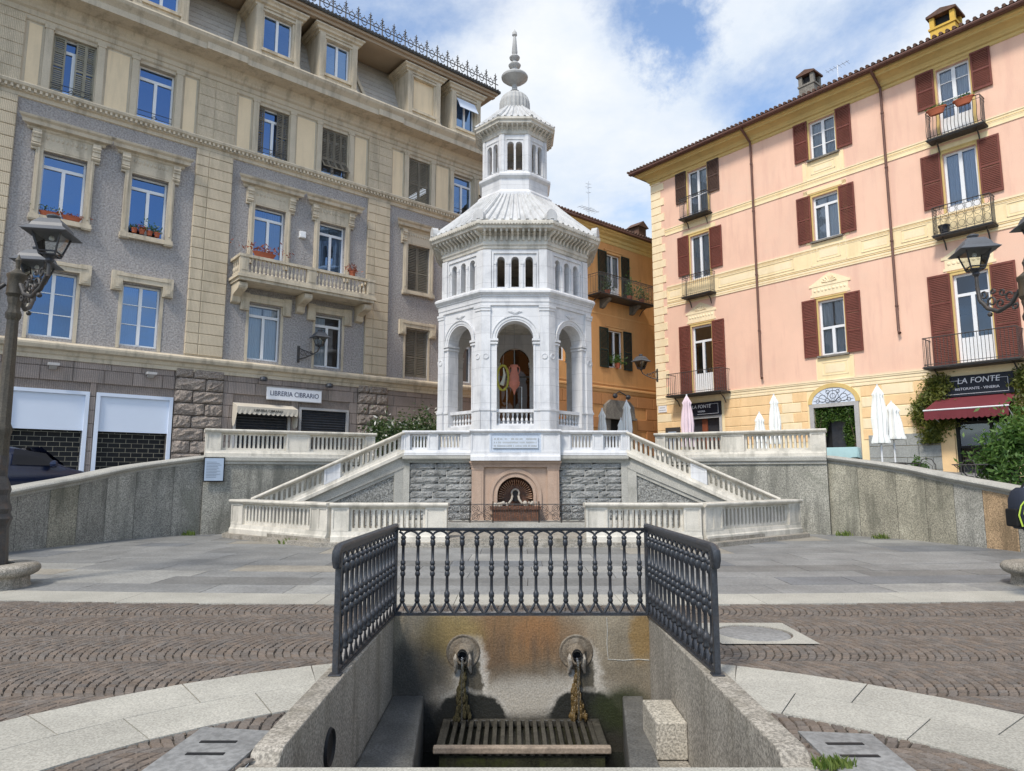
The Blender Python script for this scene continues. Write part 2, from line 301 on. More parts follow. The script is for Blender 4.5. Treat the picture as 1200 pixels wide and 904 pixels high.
# ---------------------------------------------------------------- mesh builder
class MB:
    def __init__(s): s.v = []; s.f = []; s.c = []; s.mi = []; s.col = (1, 1, 1); s.k = 0; s.p = 0; s.pc = []
    def mark(s): s.p += 1; return s
    def add(s, vs, fs):
        o = len(s.v); s.v += [tuple(v) for v in vs]
        for f in fs: s.f.append([o + i for i in f]); s.c.append(s.col); s.mi.append(s.k); s.pc.append(s.p)
    def box(s, x0, y0, z0, x1, y1, z1, T=None):
        if x0 > x1: x0, x1 = x1, x0
        if y0 > y1: y0, y1 = y1, y0
        if z0 > z1: z0, z1 = z1, z0
        vs = [(x0, y0, z0), (x1, y0, z0), (x1, y1, z0), (x0, y1, z0), (x0, y0, z1), (x1, y0, z1), (x1, y1, z1), (x0, y1, z1)]
        if T: vs = [T(*v) for v in vs]
        s.add(vs, [(0, 3, 2, 1), (4, 5, 6, 7), (0, 1, 5, 4), (1, 2, 6, 5), (2, 3, 7, 6), (3, 0, 4, 7)])
    def cbox(s, x0, y0, z0, x1, y1, z1, c, T=None):
        # box with the edges of its -y face chamfered
        vs = [(x0, y1, z0), (x1, y1, z0), (x1, y1, z1), (x0, y1, z1), (x0, y0 + c, z0), (x1, y0 + c, z0), (x1, y0 + c, z1), (x0, y0 + c, z1),
              (x0 + c, y0, z0 + c), (x1 - c, y0, z0 + c), (x1 - c, y0, z1 - c), (x0 + c, y0, z1 - c)]
        if T: vs = [T(*v) for v in vs]
        s.add(vs, [(0, 3, 2, 1), (0, 1, 5, 4), (1, 2, 6, 5), (2, 3, 7, 6), (3, 0, 4, 7), (4, 5, 9, 8), (5, 6, 10, 9), (6, 7, 11, 10), (7, 4, 8, 11), (8, 9, 10, 11)])
    def quarry(s, x0, y0, z0, x1, y1, z1, amp, T=None, nx=6, nz=4):
        # rock-faced block: rough bulging face towards -y
        vs = []; fs = []
        for j in range(nz + 1):
            for i in range(nx + 1):
                e = i in (0, nx) or j in (0, nz)
                y = y0 + amp if e else y0 + random.uniform(0, amp * .8)
                jx = 0 if e else random.uniform(-.3, .3) * (x1 - x0) / nx; jz = 0 if e else random.uniform(-.3, .3) * (z1 - z0) / nz
                vs.append((x0 + (x1 - x0) * i / nx + jx, y, z0 + (z1 - z0) * j / nz + jz))
        for j in range(nz):
            for i in range(nx): a = j * (nx + 1) + i; fs.append((a, a + 1, a + nx + 2, a + nx + 1))
        if T: vs = [T(*v) for v in vs]
        s.add(vs, fs); s.box(x0, y0 + amp, z0, x1, y1, z1, T)
    def poly(s, pts): s.add(pts, [tuple(range(len(pts)))])
    def prism(s, pts, axis, a, b, T=None):
        # pts 2D polygon; axis 'x': pts=(y,z); 'y': (x,z); 'z': (x,y)
        def mk(p, t): return {'x': (t, p[0], p[1]), 'y': (p[0], t, p[1]), 'z': (p[0], p[1], t)}[axis]
        vs = [mk(p, a) for p in pts] + [mk(p, b) for p in pts]; n = len(pts)
        if T: vs = [T(*v) for v in vs]
        s.add(vs, [tuple(range(n))[::-1], tuple(range(n, 2 * n))] + [(i, (i + 1) % n, n + (i + 1) % n, n + i) for i in range(n)])
    def sweep(s, path, prof, closed=False, caps=True):
        # prof: list of (offset to the right of travel, height)
        P = [Vector(p) for p in path]; n = len(P); rows = []
        for i in range(n):
            a = P[i - 1] if (i > 0 or closed) else None; c = P[(i + 1) % n] if (i < n - 1 or closed) else None
            d1 = (P[i] - a) if a is not None else None; d2 = (c - P[i]) if c is not None else None
            if d1 is None: d1 = d2
            if d2 is None: d2 = d1
            n1 = Vector((d1.y, -d1.x, 0)).normalized(); n2 = Vector((d2.y, -d2.x, 0)).normalized()
            m = (n1 + n2).normalized(); m = m / max(.35, m.dot(n1)); rows.append([P[i] + m * o + Vector((0, 0, h)) for o, h in prof])
        k = len(prof); vs = [v for r in rows for v in r]; fs = []
        for i in range(n if closed else n - 1):
            j = (i + 1) % n
            for q in range(k): r = (q + 1) % k; fs.append((i * k + q, j * k + q, j * k + r, i * k + r))
        if not closed and caps: fs.append(tuple(range(k))[::-1]); fs.append(tuple((n - 1) * k + q for q in range(k)))
        s.add(vs, fs)
    def lathe(s, prof, c=(0, 0, 0), n=16, flute=0, fl=0, T=None, caps=True):
        vs = []; k = len(prof)
        for i in range(n):
            a = 2 * math.pi * i / n; m = 1 - (fl if (flute and i % 2) else 0)
            for r, z in prof: vs.append((c[0] + r * m * math.cos(a), c[1] + r * m * math.sin(a), c[2] + z))
        fs = []
        for i in range(n):
            j = (i + 1) % n
            for q in range(k - 1): fs.append((i * k + q, j * k + q, j * k + q + 1, i * k + q + 1))
        if caps: fs.append(tuple(i * k for i in range(n))[::-1]); fs.append(tuple(i * k + k - 1 for i in range(n)))
        if T: vs = [T(*v) for v in vs]
        s.add(vs, fs)
    def tube(s, path, r, n=6, T=None):
        P = [Vector(p) for p in path]; m = len(P); vs = []; up = Vector((0, 0, 1))
        rr = r if isinstance(r, (list, tuple)) else [r] * m
        prevx = None
        for i in range(m):
            d = (P[min(i + 1, m - 1)] - P[max(i - 1, 0)]).normalized()
            if prevx is None:
                x = d.cross(up) if abs(d.z) < .95 else d.cross(Vector((0, 1, 0)))
            else: x = prevx - d * prevx.dot(d)
            if x.length < 1e-6: x = d.orthogonal()
            x.normalize(); prevx = x; y = d.cross(x)
            for q in range(n): a = 2 * math.pi * q / n; vs.append(P[i] + (x * math.cos(a) + y * math.sin(a)) * rr[i])
        fs = [(i * n + q, i * n + (q + 1) % n, (i + 1) * n + (q + 1) % n, (i + 1) * n + q) for i in range(m - 1) for q in range(n)]
        fs += [tuple(range(n)), tuple((m - 1) * n + q for q in range(n))[::-1]]
        if T: vs = [T(*v) for v in vs]
        s.add(vs, fs)
    def sphere(s, c, r, n=10, m=6, sz=1.0): s.lathe([(max(1e-3, r * math.sin(math.pi * i / m)), -r * sz * math.cos(math.pi * i / m)) for i in range(m + 1)], c, n, caps=False)
    def arcade(s, T, x0, x1, z0, z1, slots, t0, t1, ns=7):
        # wall panel from x0..x1, z0..z1 pierced by slots (xc, half width, zbottom, ztop, round bottom?); t0 front, t1 back
        slots = sorted(slots); edges = [x0] + [(slots[i][0] + slots[i + 1][0]) / 2 for i in range(len(slots) - 1)] + [x1]
        for i, (xc, hw, zb, zt, rb) in enumerate(slots):
            a, b = edges[i], edges[i + 1]
            for sg, ex in ((-1, a), (1, b)):
                cur = []
                if rb: cur += [(xc + sg * hw * math.sin(q * math.pi / 2 / ns), zb + hw - hw * math.cos(q * math.pi / 2 / ns)) for q in range(ns + 1)]
                else: cur += [(xc, zb), (xc + sg * hw, zb)]
                cur += [(xc + sg * hw * math.cos(q * math.pi / 2 / ns), zt - hw + hw * math.sin(q * math.pi / 2 / ns)) for q in range(0, ns + 1)]
                out = [(xc, z1), (ex, z1), (ex, z0), (xc, z0)]
                # strips: side band + radial fans
                pts = cur + out; n = len(pts)
                for t, fl in ((t0, 1), (t1, -1)):
                    m = [T(p[0], t, p[1]) for p in pts]
                    s.add(m, [tuple(range(n)) if sg * fl < 0 else tuple(range(n))[::-1]])
                o = [T(p[0], t0, p[1]) for p in cur] + [T(p[0], t1, p[1]) for p in cur]; k = len(cur)
                s.add(o, [(q, q + 1, k + q + 1, k + q) if sg > 0 else (q + 1, q, k + q, k + q + 1) for q in range(k - 1)])
        for xx in (x0, x1): s.add([T(xx, t0, z0), T(xx, t1, z0), T(xx, t1, z1), T(xx, t0, z1)], [(0, 1, 2, 3)])
        for zq in (z0, z1): s.add([T(x0, t0, zq), T(x1, t0, zq), T(x1, t1, zq), T(x0, t1, zq)], [(0, 1, 2, 3)])
    def build(s, name, mats, parent=None, smooth=False, bevel=0, kind=None, angle=35):
        if len(set(s.pc)) > 1:                        # one object per marked piece
            o = None
            for p in sorted(set(s.pc)):
                b = MB(); mp = {}
                for f, c, mi, q in zip(s.f, s.c, s.mi, s.pc):
                    if q != p: continue
                    for i in f:
                        if i not in mp: mp[i] = len(b.v); b.v.append(s.v[i])
                    b.f.append([mp[i] for i in f]); b.c.append(c); b.mi.append(mi); b.pc.append(0)
                o = b.build(name, mats, parent, smooth, bevel, kind, angle)
            return o
        me = bpy.data.meshes.new(name); me.from_pydata(s.v, [], s.f)
        if isinstance(mats, str): mats = [mats]
        for m in mats: me.materials.append(MAT[m])
        if len(mats) > 1: me.polygons.foreach_set('material_index', s.mi)
        ca = me.color_attributes.new('tint', 'FLOAT_COLOR', 'CORNER'); buf = []
        for f, c in zip(s.f, s.c): buf += [c[0], c[1], c[2], 1.0] * len(f)
        ca.data.foreach_set('color', buf)
        me.validate()
        if smooth:
            me.shade_smooth()
            try: me.set_sharp_from_angle(angle=R(angle))
            except Exception: pass
        o = bpy.data.objects.new(name, me); col.objects.link(o)
        if parent: o.parent = parent
        if bevel:
            b = o.modifiers.new('bevel', 'BEVEL'); b.width = bevel; b.segments = 2; b.limit_method = 'ANGLE'; b.angle_limit = R(40)
        if kind: o['kind'] = kind
        return o
def tag(o, label=None, cat=None, group=None, kind=None):
    for k, v in (('label', label), ('category', cat), ('group', group), ('kind', kind)):
        if v: o[k] = v
    return o
def thing(name, label, cat, loc=(0, 0, 0), rz=0, group=None):
    o = bpy.data.objects.new(name, None); o.empty_display_size = .2; col.objects.link(o)
    o.location = loc; o.rotation_euler = (0, 0, rz); return tag(o, label, cat, group)
def kids(o): return [c for c in bpy.data.objects if c.parent == o]
def copy_tree(o, parent=None):
    c = o.copy(); col.objects.link(c)
    if parent: c.parent = parent
    for ch in kids(o): copy_tree(ch, c)
    return c
def jit(k): return tuple(1 + random.uniform(-k, k) for _ in range(1)) * 3
def text_mesh(name, body, size, mat, parent, u, y, z, font_shear=0, extr=.004, sx=1.0):
    cu = bpy.data.curves.new(name, 'FONT'); cu.body = body; cu.size = size; cu.extrude = extr; cu.align_x = 'CENTER'; cu.align_y = 'CENTER'; cu.shear = font_shear
    t = bpy.data.objects.new(name, cu); col.objects.link(t); dg = bpy.context.evaluated_depsgraph_get()
    me = bpy.data.meshes.new_from_object(t.evaluated_get(dg)); bpy.data.objects.remove(t); me.materials.clear(); me.materials.append(MAT[mat])
    o = bpy.data.objects.new(name, me); col.objects.link(o); o.parent = parent; o.location = (u, y, z); o.rotation_euler = (R(90), 0, 0); o.scale = (sx, 1, 1)
    return o
def leaves(mb, pts_fn, n, size, flat=.6):
    for _ in range(n):
        c = Vector(pts_fn()); s_ = size * random.uniform(.6, 1.3)
        d = Vector((random.gauss(0, 1), random.gauss(0, 1), random.gauss(0, 1))).normalized(); e = d.orthogonal().normalized(); e.rotate(Matrix.Rotation(random.uniform(0, 6.28), 3, d))
        f = d.cross(e)
        mb.add([c - e * s_, c + f * s_ * .35 - e * .1 * s_, c + e * s_, c - f * s_ * .35 - e * .1 * s_], [(0, 1, 2, 3)])
# ================================================================ GROUND
XC = .1                                             # axis of the square through temple and trough
HX0, HX1, HY0, HY1 = -1.50, 1.715, 3.55, 8.12
m = MB()
for (a, b, c, d) in [(-400, -400, HX0, 400), (HX1, -400, 400, 400), (HX0, -400, HX1, HY0), (HX0, HY1, HX1, 400)]:
    m.poly([(a, b, -.022), (c, b, -.022), (c, d, -.022), (a, d, -.022)])
m.build('ground', 'joint_sand', kind='structure')

def stone_top(m, q, z0, z1, inset):
    c = Vector((sum(p[0] for p in q) / 4, sum(p[1] for p in q) / 4))
    top = []
    for p in q:
        d = Vector((p[0], p[1])) - c; L_ = d.length; top.append(c + d * max(.3, 1 - inset / max(L_, .001)))
    vs = [(p[0], p[1], z0) for p in q] + [(p.x, p.y, z1 + random.uniform(-.0015, .0015)) for p in top]
    m.add(vs, [(4, 5, 6, 7), (0, 1, 5, 4), (1, 2, 6, 5), (2, 3, 7, 6), (3, 0, 4, 7)])
m = MB(); W_, RR, ST = .96, .76, .076; nst = 13
def yband(x, y0): return y0 + (x - .2) ** 2 / 150.
y = 2.4; lane = 0
while y < 9.4:
    yc = y + W_ / 2; off = random.uniform(0, .08)
    for k in range(-150, 155):
        xk = k * ST + off
        side = -1 if xk < .1 else 1
        for j in range(nst):
            s0, s1 = -W_ / 2 + W_ * j / nst, -W_ / 2 + W_ * (j + 1) / nst
            def X(s, xx): return xx - side * (RR - math.sqrt(RR * RR - s * s))
            jx = random.uniform(-.004, .004); g = .0035
            pts = [(X(s0, xk) + g + jx, yc + s0 + g), (X(s0, xk + ST) - g, yc + s0 + g), (X(s1, xk + ST) - g, yc + s1 - g), (X(s1, xk) + g + jx, yc + s1 - g)]
            pts = [(p[0] + random.uniform(-.005, .005), p[1] + random.uniform(-.005, .005)) for p in pts]
            cx = sum(p[0] for p in pts) / 4; cy = sum(p[1] for p in pts) / 4
            if HX0 - .02 < cx < HX1 + .02 and HY0 - .02 < cy < HY1 + .02: continue
            if cy > yband(cx, 8.84) - .02 or abs(cx) > 11: continue
            r_ = math.hypot(cx - XC, cy - 2.13)
            if 3.32 < r_ < 4.26: continue
            if r_ > 4.6 and cy < 3.4 and abs(cx) > 6: continue
            t = random.uniform(.82, 1.18); w_ = random.uniform(-.06, .06); m.col = (t * (1 + w_), t, t * (1 - w_))
            stone_top(m, pts, -.016, random.uniform(-.006, -.002), .008)
    y += W_; lane += 1
m.build('cobbled_paving', 'porphyry', kind='structure')

def slab(m, q, z, e=.004):
    m.add([(p[0], p[1], z) for p in q] + [(p[0], p[1], z - .02) for p in q], [(0, 1, 2, 3), (0, 4, 5, 1), (1, 5, 6, 2), (2, 6, 7, 3), (3, 7, 4, 0)])
m = MB()                                             # pale granite ring round the trough
for (r0, r1, o_) in [(3.26, 3.765, 0), (3.771, 4.32, .13)]:
    for s in (-1, 1):
        lim0 = (1.722 - XC) if s > 0 else (XC + 1.512)
        a = math.acos(min(1, lim0 / r1)); amax = a; step = .23
        ang = -.6 + o_
        while ang < amax:
            b = min(ang + step, amax + .001); g = .0012
            q = []
            for (rr, aa) in ((r0, ang + g), (r1, ang + g), (r1, (ang + b) / 2), (r1, b - g), (r0, b - g), (r0, (ang + b) / 2)):
                x = rr * math.cos(aa); x = max(x, lim0); yy = math.sin(aa) * rr
                if x == lim0: yy = math.copysign(math.sqrt(max(0, rr * rr - lim0 * lim0)), yy)
                q.append((XC + s * x, 2.13 + yy))
            m.col = jit(.09); z = .004
            m.add([(p[0], p[1], z) for p in q] + [(p[0], p[1], -.02) for p in q], [tuple(range(6))] + [(i, i + 6, (i + 1) % 6 + 6, (i + 1) % 6) for i in range(6)])
            ang += step
m.build('granite_ring_paving', 'granite_pale', kind='structure')
m = MB(); x = -12.
while x < 12:
    L_ = random.uniform(1.7, 2.6); m.col = jit(.08)
    slab(m, [(x + .004, yband(x, 8.84)), (x + L_ - .004, yband(x + L_, 8.84)), (x + L_ - .004, yband(x + L_, 9.57)), (x + .004, yband(x, 9.57))], .002); x += L_
m.build('granite_band_paving', 'granite_pale', kind='structure')
m = MB(); y = 9.575; row = 0
while y < 21:
    h = random.choice([.62, .75, .9, 1.05]) * (1 + (y - 9.5) * .02); x = -12 + random.uniform(0, 1)
    sk = random.uniform(-.03, .03)
    while x < 12:
        L_ = random.uniform(.9, 2.5); t = random.uniform(.86, 1.10); c = random.random()
        if c < .07: col_ = (.72, .75, .80)
        elif c < .14: col_ = (1.32, 1.3, 1.24)
        elif c < .19: col_ = (1.28, 1.17, 1.0)
        elif c < .25: col_ = (.76, .75, .73)
        else: col_ = (t, t * 1.0, t * .99)
        m.col = col_; g = .005; sl = random.uniform(-.12, .12); sl2 = sl
        a = yband(x, y); b = yband(x + L_, y)
        slab(m, [(x + g, a + g), (x + L_ - g, b + g), (x + L_ - g + sk, b + h - g), (x + g + sk, a + h - g)], random.uniform(-.003, .001)); x += L_
    y += h; row += 1
m.build('slate_slab_paving', 'slate_slab', kind='structure')

# manhole with pale frame, right of the railing
t = thing('manhole_cover', 'round stone manhole cover in a square pale granite frame right of the railing', 'manhole', (2.48, 7.27, .006))
m = MB(); n = 32; r = .375
def sqp(a, hx=.47, hy=.47): c, s_ = math.cos(a), math.sin(a); k = min(hx / max(abs(c), 1e-6), hy / max(abs(s_), 1e-6)); return (c * k, s_ * k)
for i in range(n):
    a, b = 2 * math.pi * i / n + math.pi / 4, 2 * math.pi * (i + 1) / n + math.pi / 4
    p, q = sqp(a), sqp(b)
    m.add([(r * math.cos(a), r * math.sin(a), .002), (p[0], p[1], .002), (q[0], q[1], .002), (r * math.cos(b), r * math.sin(b), .002), (r * math.cos(a), r * math.sin(a), -.02), (r * math.cos(b), r * math.sin(b), -.02)], [(0, 1, 2, 3), (0, 3, 5, 4)])
m.build('frame', 'granite_pale', t)
m = MB(); m.lathe([(.001, .0), (.32, .001), (.352, -.006), (.355, -.02)], (0, 0, -.002), 32, caps=False); m.build('lid', 'slate_slab', t, smooth=True)
for (q, lab) in [([(-2.02, 3.95), (-1.55, 3.95), (-1.5, 4.55), (-1.98, 4.62)], 'grey stone slab with two slots set in the cobbles left of the trough'), ([(1.78, 3.95), (2.2, 3.95), (2.24, 4.5), (1.80, 4.55)], 'grey stone slab with two slots set in the cobbles right of the trough')]:
    cx = sum(p[0] for p in q) / 4; cy = sum(p[1] for p in q) / 4
    t = thing('drain_slab', lab, 'drain cover', (cx, cy, 0), group='slotted drain slabs beside the trough')
    m = MB(); q2 = [(p[0] - cx, p[1] - cy) for p in q]; slab(m, q2, .008); m.build('slab', 'slate_slab', t)
    m = MB()
    for yy in (-.08, .10): m.box(-.12, yy - .016, .008, .10, yy + .016, .0115)
    m.build('slot', 'black_matt', t)

# ================================================================ TROUGH
def at(x, y, Y):                                      # point of the photo's pixel (x, y) at depth Y
    d = pix_dir(x, y); k = Y / d.y; return Vector((d.x * k, Y, HC + d.z * k))
ZR = .03; YB = 8.0; XL, XR = -1.335, 1.545
tr = thing('spring_trough', 'sunken granite trough with two running spouts under the iron railing', 'trough', (XC, 6, 0))
def Tw(*v): return (v[0] - XC, v[1] - 6, v[2])
m = MB(); m.box(XL - .19, YB, -1.62, XR + .19, YB + .22, ZR, Tw)
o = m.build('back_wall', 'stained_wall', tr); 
for v in o.data.vertices: pass
m = MB()
for s, xa, xb in ((-1, XL - .18, XL), (1, XR, XR + .18)):
    m.mark()
    m.prism([(YB, -1.7), (4.05, -1.7), (4.05, -.035), (4.17, -.034), (4.20, ZR - .02), (4.26, ZR), (YB, ZR)], 'x', xa, xb, Tw)
m.build('side_wall', 'granite_rim', tr, bevel=.012)
m = MB(); m.box(XL - .20, 3.3, -1.7, XR + .20, 4.07, -.012, Tw); m.build('front_rim', 'granite_pale', tr, bevel=.015)
m = MB(); m.poly([Tw(XL, 3.9, -1.6), Tw(XR, 3.9, -1.6), Tw(XR, YB, -1.6), Tw(XL, YB, -1.6)]); m.build('trough_floor', 'stage_wet', tr)
m = MB(); m.prism([(XL + .003, 3.95), (-.62, 3.95), (-.84, 6.2), (-.98, YB - .005), (XL + .003, YB - .005)], 'z', -1.6, -.82, Tw); m.build('ledge', 'wet_stone', tr, bevel=.03)
m = MB(); m.prism([(1.23, YB - .005), (1.0, 6.2), (.86, 5.2), (1.2, 5.2), (1.262, 6.3), (1.46, YB - .005)], 'z', -1.6, -.825, Tw); m.build('kerb', 'wet_stone', tr, bevel=.02)
m = MB(); m.box(1.265, 6.34, -.865, XR - .003, 6.97, -.55, Tw); m.build('block', 'block_granite', tr, bevel=.012)
m = MB(); m.box(1.25, 5.2, -1.6, XR - .004, 7.2, -.872, Tw); m.build('block', 'granite_rim', tr, bevel=.015)
m = MB(); m.lathe([(.001, .0), (.075, .0), (.085, .004), (.095, 0), (.11, .02), (.12, .0)], (0, 0, 0), 20, caps=False, T=lambda x, y, z: Tw(XL + .002 + z, 5.27 + x * 1.15, -.36 + y * 1.15)); m.build('side_spout', 'black_matt', tr, smooth=True)
for sx in (-.55, .72):                                # spout: round boss, muzzle, pipe; local wall plane y = YB
    zc = -.36
    def Ts(x, y, z): return Tw(sx + x, YB - z, zc + y)
    m = MB(); m.lathe([(.19, .0), (.192, .006), (.18, .014), (.165, .010), (.155, .006), (.14, .014), (.11, .018), (.001, .018)], (0, 0, 0), 32, caps=False, T=Ts)
    sp = m.build('spout', 'boss_stone', tr, smooth=True)
    m = MB(); k = 24
    for rr, z0, z1, dy in ((.095, .02, .07, -.01), (.08, .06, .12, -.02)): m.lathe([(rr * 1.15, z0), (rr * 1.05, (z0 + z1) / 2), (rr * .8, z1), (rr * .62, z1)], (0, dy, 0), k, caps=False, T=lambda x, y, z: Ts(x * (1 + .1 * math.sin(y * 50)), y * (1.25 if y < 0 else 1), z))
    m.build('muzzle', 'boss_stone', sp, smooth=True)
    m = MB(); m.lathe([(.001, .05), (.045, .05), (.047, .14), (.056, .14), (.056, .04)], (0, 0, 0), 20, caps=False, T=Ts); m.build('pipe', 'black_matt', sp, smooth=True)
    m = MB()
    for s in (-1, 1):                                 # pale lime lips below the mouth
        m.tube([Ts(s * .055, .02, .08), Ts(s * .075, -.05, .09), Ts(s * .07, -.12, .07), Ts(s * .09, -.22, .02)], [.02, .03, .028, .012], 8)
    m.build('lime_lip', 'limescale', sp, smooth=True)
    m = MB()                                          # lumpy column of algae and lime left by the falling water
    for i in range(230):
        f = random.random() ** .8; w_ = .018 + .060 * f ** 1.4 + (.02 if f > .93 else 0); r_ = random.uniform(.007, .016) * (1 + f * .5)
        m.sphere(Ts(random.uniform(-1, 1) * w_ + .012 * math.sin(f * 9), -.11 - .58 * f, .02 + random.uniform(0, 1) * w_ * 1.1), r_, 6, 4, sz=random.uniform(1.5, 3.2))
    m.build('algae_column', 'algae' if sx > 0 else 'mossy', sp, smooth=True)
    m = MB(); P = [Ts(0, -.036, .13), Ts(0, -.06, .165), Ts(.003, -.14, .18), Ts(-.003, -.32, .185), Ts(.002, -.50, .19), Ts(0, -.70, .19)]
    m.tube(P, [.016, .014, .009, .006, .007, .010], 8); m.tube([Ts(.012, -.05, .16), Ts(.016, -.3, .17), Ts(.012, -.69, .18)], [.006, .004, .004], 6); m.build('water_stream', 'water', sp, smooth=True)
m = MB(); m.tube([Tw(1.07, YB, ZR - .02), Tw(1.078, YB, -.12), Tw(1.068, YB, -.27), Tw(1.08, YB, -.44), Tw(1.25, YB, -.452), Tw(1.42, YB, -.44), Tw(1.54, YB, -.45)], .006, 5); m.build('joint', 'granite_coping', tr)
# grate in front of the spouts
gr = thing('drain_grate', 'wet slatted stone grate catching the water below the two spouts', 'grate', (.08, 7.45, -1.05))
m = MB()
m.box(-.86, -.32, -.065, .90, -.24, .0); m.build('front_bar', 'grate_edge', gr, bevel=.012); m = MB()
m.box(-.84, .48, -.09, .88, .53, -.01); m.box(-.84, -.24, -.09, -.79, .48, -.01); m.box(.79, -.24, -.09, .88, .48, -.01)
m.build('frame', 'grate_bar', gr, bevel=.012)
m = MB()
for i in range(19):
    x = -.775 + i * .0855; m.col = jit(.3); m.box(x - .022, -.24, -.08, x + .022, .48, -.008)
m.build('bars', 'grate_bar', gr, bevel=.005)
m = MB(); m.box(-.80, -.28, -.55, .84, .5, -.092); m.build('base_block', 'stage_wet', gr)
m = MB(); m.poly([Tw(XL, 4.0, -1.42), Tw(XR, 4.0, -1.42), Tw(XR, YB, -1.42), Tw(XL, YB, -1.42)])
b = NB('dark_water'); b.finish((.012, .014, .011), .06, b.bump(b.noise(14, 3), .3, .01), spec=.6)
m.build('water', 'dark_water', kind='structure').location = (XC, 6, 0)

# ================================================================ IRON RAILING
rail = thing('iron_railing', 'dark cast iron railing with interlaced arches on three sides of the trough', 'railing', (XC, YB, ZR))
H_R = .975; SPC = .168
def baluster_mesh():
    m = MB()
    k = [(.012, .14), (.024, .15), (.026, .17), (.018, .19), (.026, .21), (.027, .25), (.018, .265), (.015, .28), (.0145, .43), (.022, .44), (.026, .46), (.022, .48), (.017, .49), (.026, .51), (.027, .54), (.018, .555), (.024, .57), (.024, .60), (.015, .61), (.0145, .77), (.024, .78), (.025, .83), (.018, .845), (.026, .86), (.024, .88), (.012, .89)]
    m.lathe([(r_ * 1.18, z_) for r_, z_ in k], (0, 0, 0), 8)
    for s in (-1, 1):
        m.tube([(s * .006, 0, .15), (s * .028, 0, .105), (s * .055, 0, .06), (s * .074, 0, .03)], [.013, .017, .018, .015], 6)
    m.tube([(-.06, 0, .035), (0, 0, .028), (.06, 0, .035)], .014, 5)
    return m
def add_arc(m, x0, span, z0, h, r=.0135, a0=0, a1=math.pi, dy=0):
    pts = []
    for i in range(13):
        a = a0 + (a1 - a0) * i / 12; pts.append((x0 + span / 2 - span / 2 * math.cos(a), dy, z0 + h * math.sin(a)))
    m.tube(pts, r, 5)
def railing_side(P0, P1, name_first):
    d = (Vector(P1) - Vector(P0)); L_ = d.length; ang = math.atan2(d.y, d.x); n = round(L_ / SPC) - 0
    sp_ = L_ / n
    base = bpy.data.objects.new('side_panel', MBframe(L_).build('tmp', 'iron_dark').data); bpy.data.objects.remove(bpy.data.objects['tmp'])
    col.objects.link(base); base.parent = rail; base.location = (P0[0] - XC, P0[1] - YB, 0); base.rotation_euler = (0, 0, ang)
    first = None
    for i in range(n):
        x = (i + .5) * sp_
        if first is None:
            m = baluster_mesh(); add_arc(m, 0, 2 * sp_, .885, H_R - .885 - .022); first = m.build('baluster', 'iron_dark', base, smooth=True, angle=50); o = first
        elif i >= n - 1:
            m = baluster_mesh(); add_arc(m, 0, 2 * sp_, .885, H_R - .885 - .022, a1=math.pi * .33); o = m.build('baluster', 'iron_dark', base, smooth=True, angle=50)
        elif i == n - 2:
            m = baluster_mesh(); add_arc(m, 0, 2 * sp_, .885, H_R - .885 - .022, a1=math.pi * .76); o = m.build('baluster', 'iron_dark', base, smooth=True, angle=50)
        else: o = first.copy(); col.objects.link(o)
        o.location = (x, 0, 0)
    m = MB(); add_arc(m, -sp_ * .5, 2 * sp_, .885, H_R - .885 - .022, a0=math.pi * .42); add_arc(m, -sp_ * 1.5, 2 * sp_, .885, H_R - .885 - .022, a0=math.pi * .75)
    m.build('end_arch', 'iron_dark', base, smooth=True)
    return base
def MBframe(L_):
    m = MB(); m.box(0, -.024, .0, L_, .024, .022); m.box(0, -.012, .022, L_, .012, .03)
    m.box(0, -.014, H_R - .026, L_, .014, H_R - .012); m.box(0, -.027, H_R - .012, L_, .027, H_R + .002); return m
XF0, XF1, YF = -1.405, 1.635, 5.70
s1 = railing_side((XL, YB + .03), (XR, YB + .03), 'back_panel'); s1.name = 'back_panel'
s2 = railing_side((XF0, YF), (XL - .005, YB), 'side_panel'); s3 = railing_side((XF1, YF), (XR + .005, YB), 'side_panel')
for (x0, x1) in ((XF0, XL), (XF1, XR)):
    m = MB(); z = H_R + .022
    P = [(x1 - XC, 0, z), (x0 - XC, YF - YB + .05, z), (x0 - XC, YF - YB - .04, z - .005), (x0 - XC, YF - YB - .095, z - .035), (x0 - XC, YF - YB - .11, z - .09), (x0 - XC, YF - YB - .09, z - .14), (x0 - XC, YF - YB - .05, z - .145), (x0 - XC, YF - YB - .035, z - .11)]
    m.tube(P, [.034, .034, .036, .038, .036, .032, .026, .016], 10); m.build('handrail', 'iron_dark', rail, smooth=True)
    m = MB(); m.box(x0 - XC - .024, YF - YB - .035, 0, x0 - XC + .024, YF - YB + .012, H_R + .01); m.box(x0 - XC - .05, YF - YB - .06, 0, x0 - XC + .05, YF - YB + .03, .012); m.build('end_post', 'iron_dark', rail, bevel=.004)
    m = MB(); m.box(x1 - XC - .022, -.0, 0, x1 - XC + .022, .05, H_R + .012); m.build('corner_post', 'iron_dark', rail, bevel=.004)

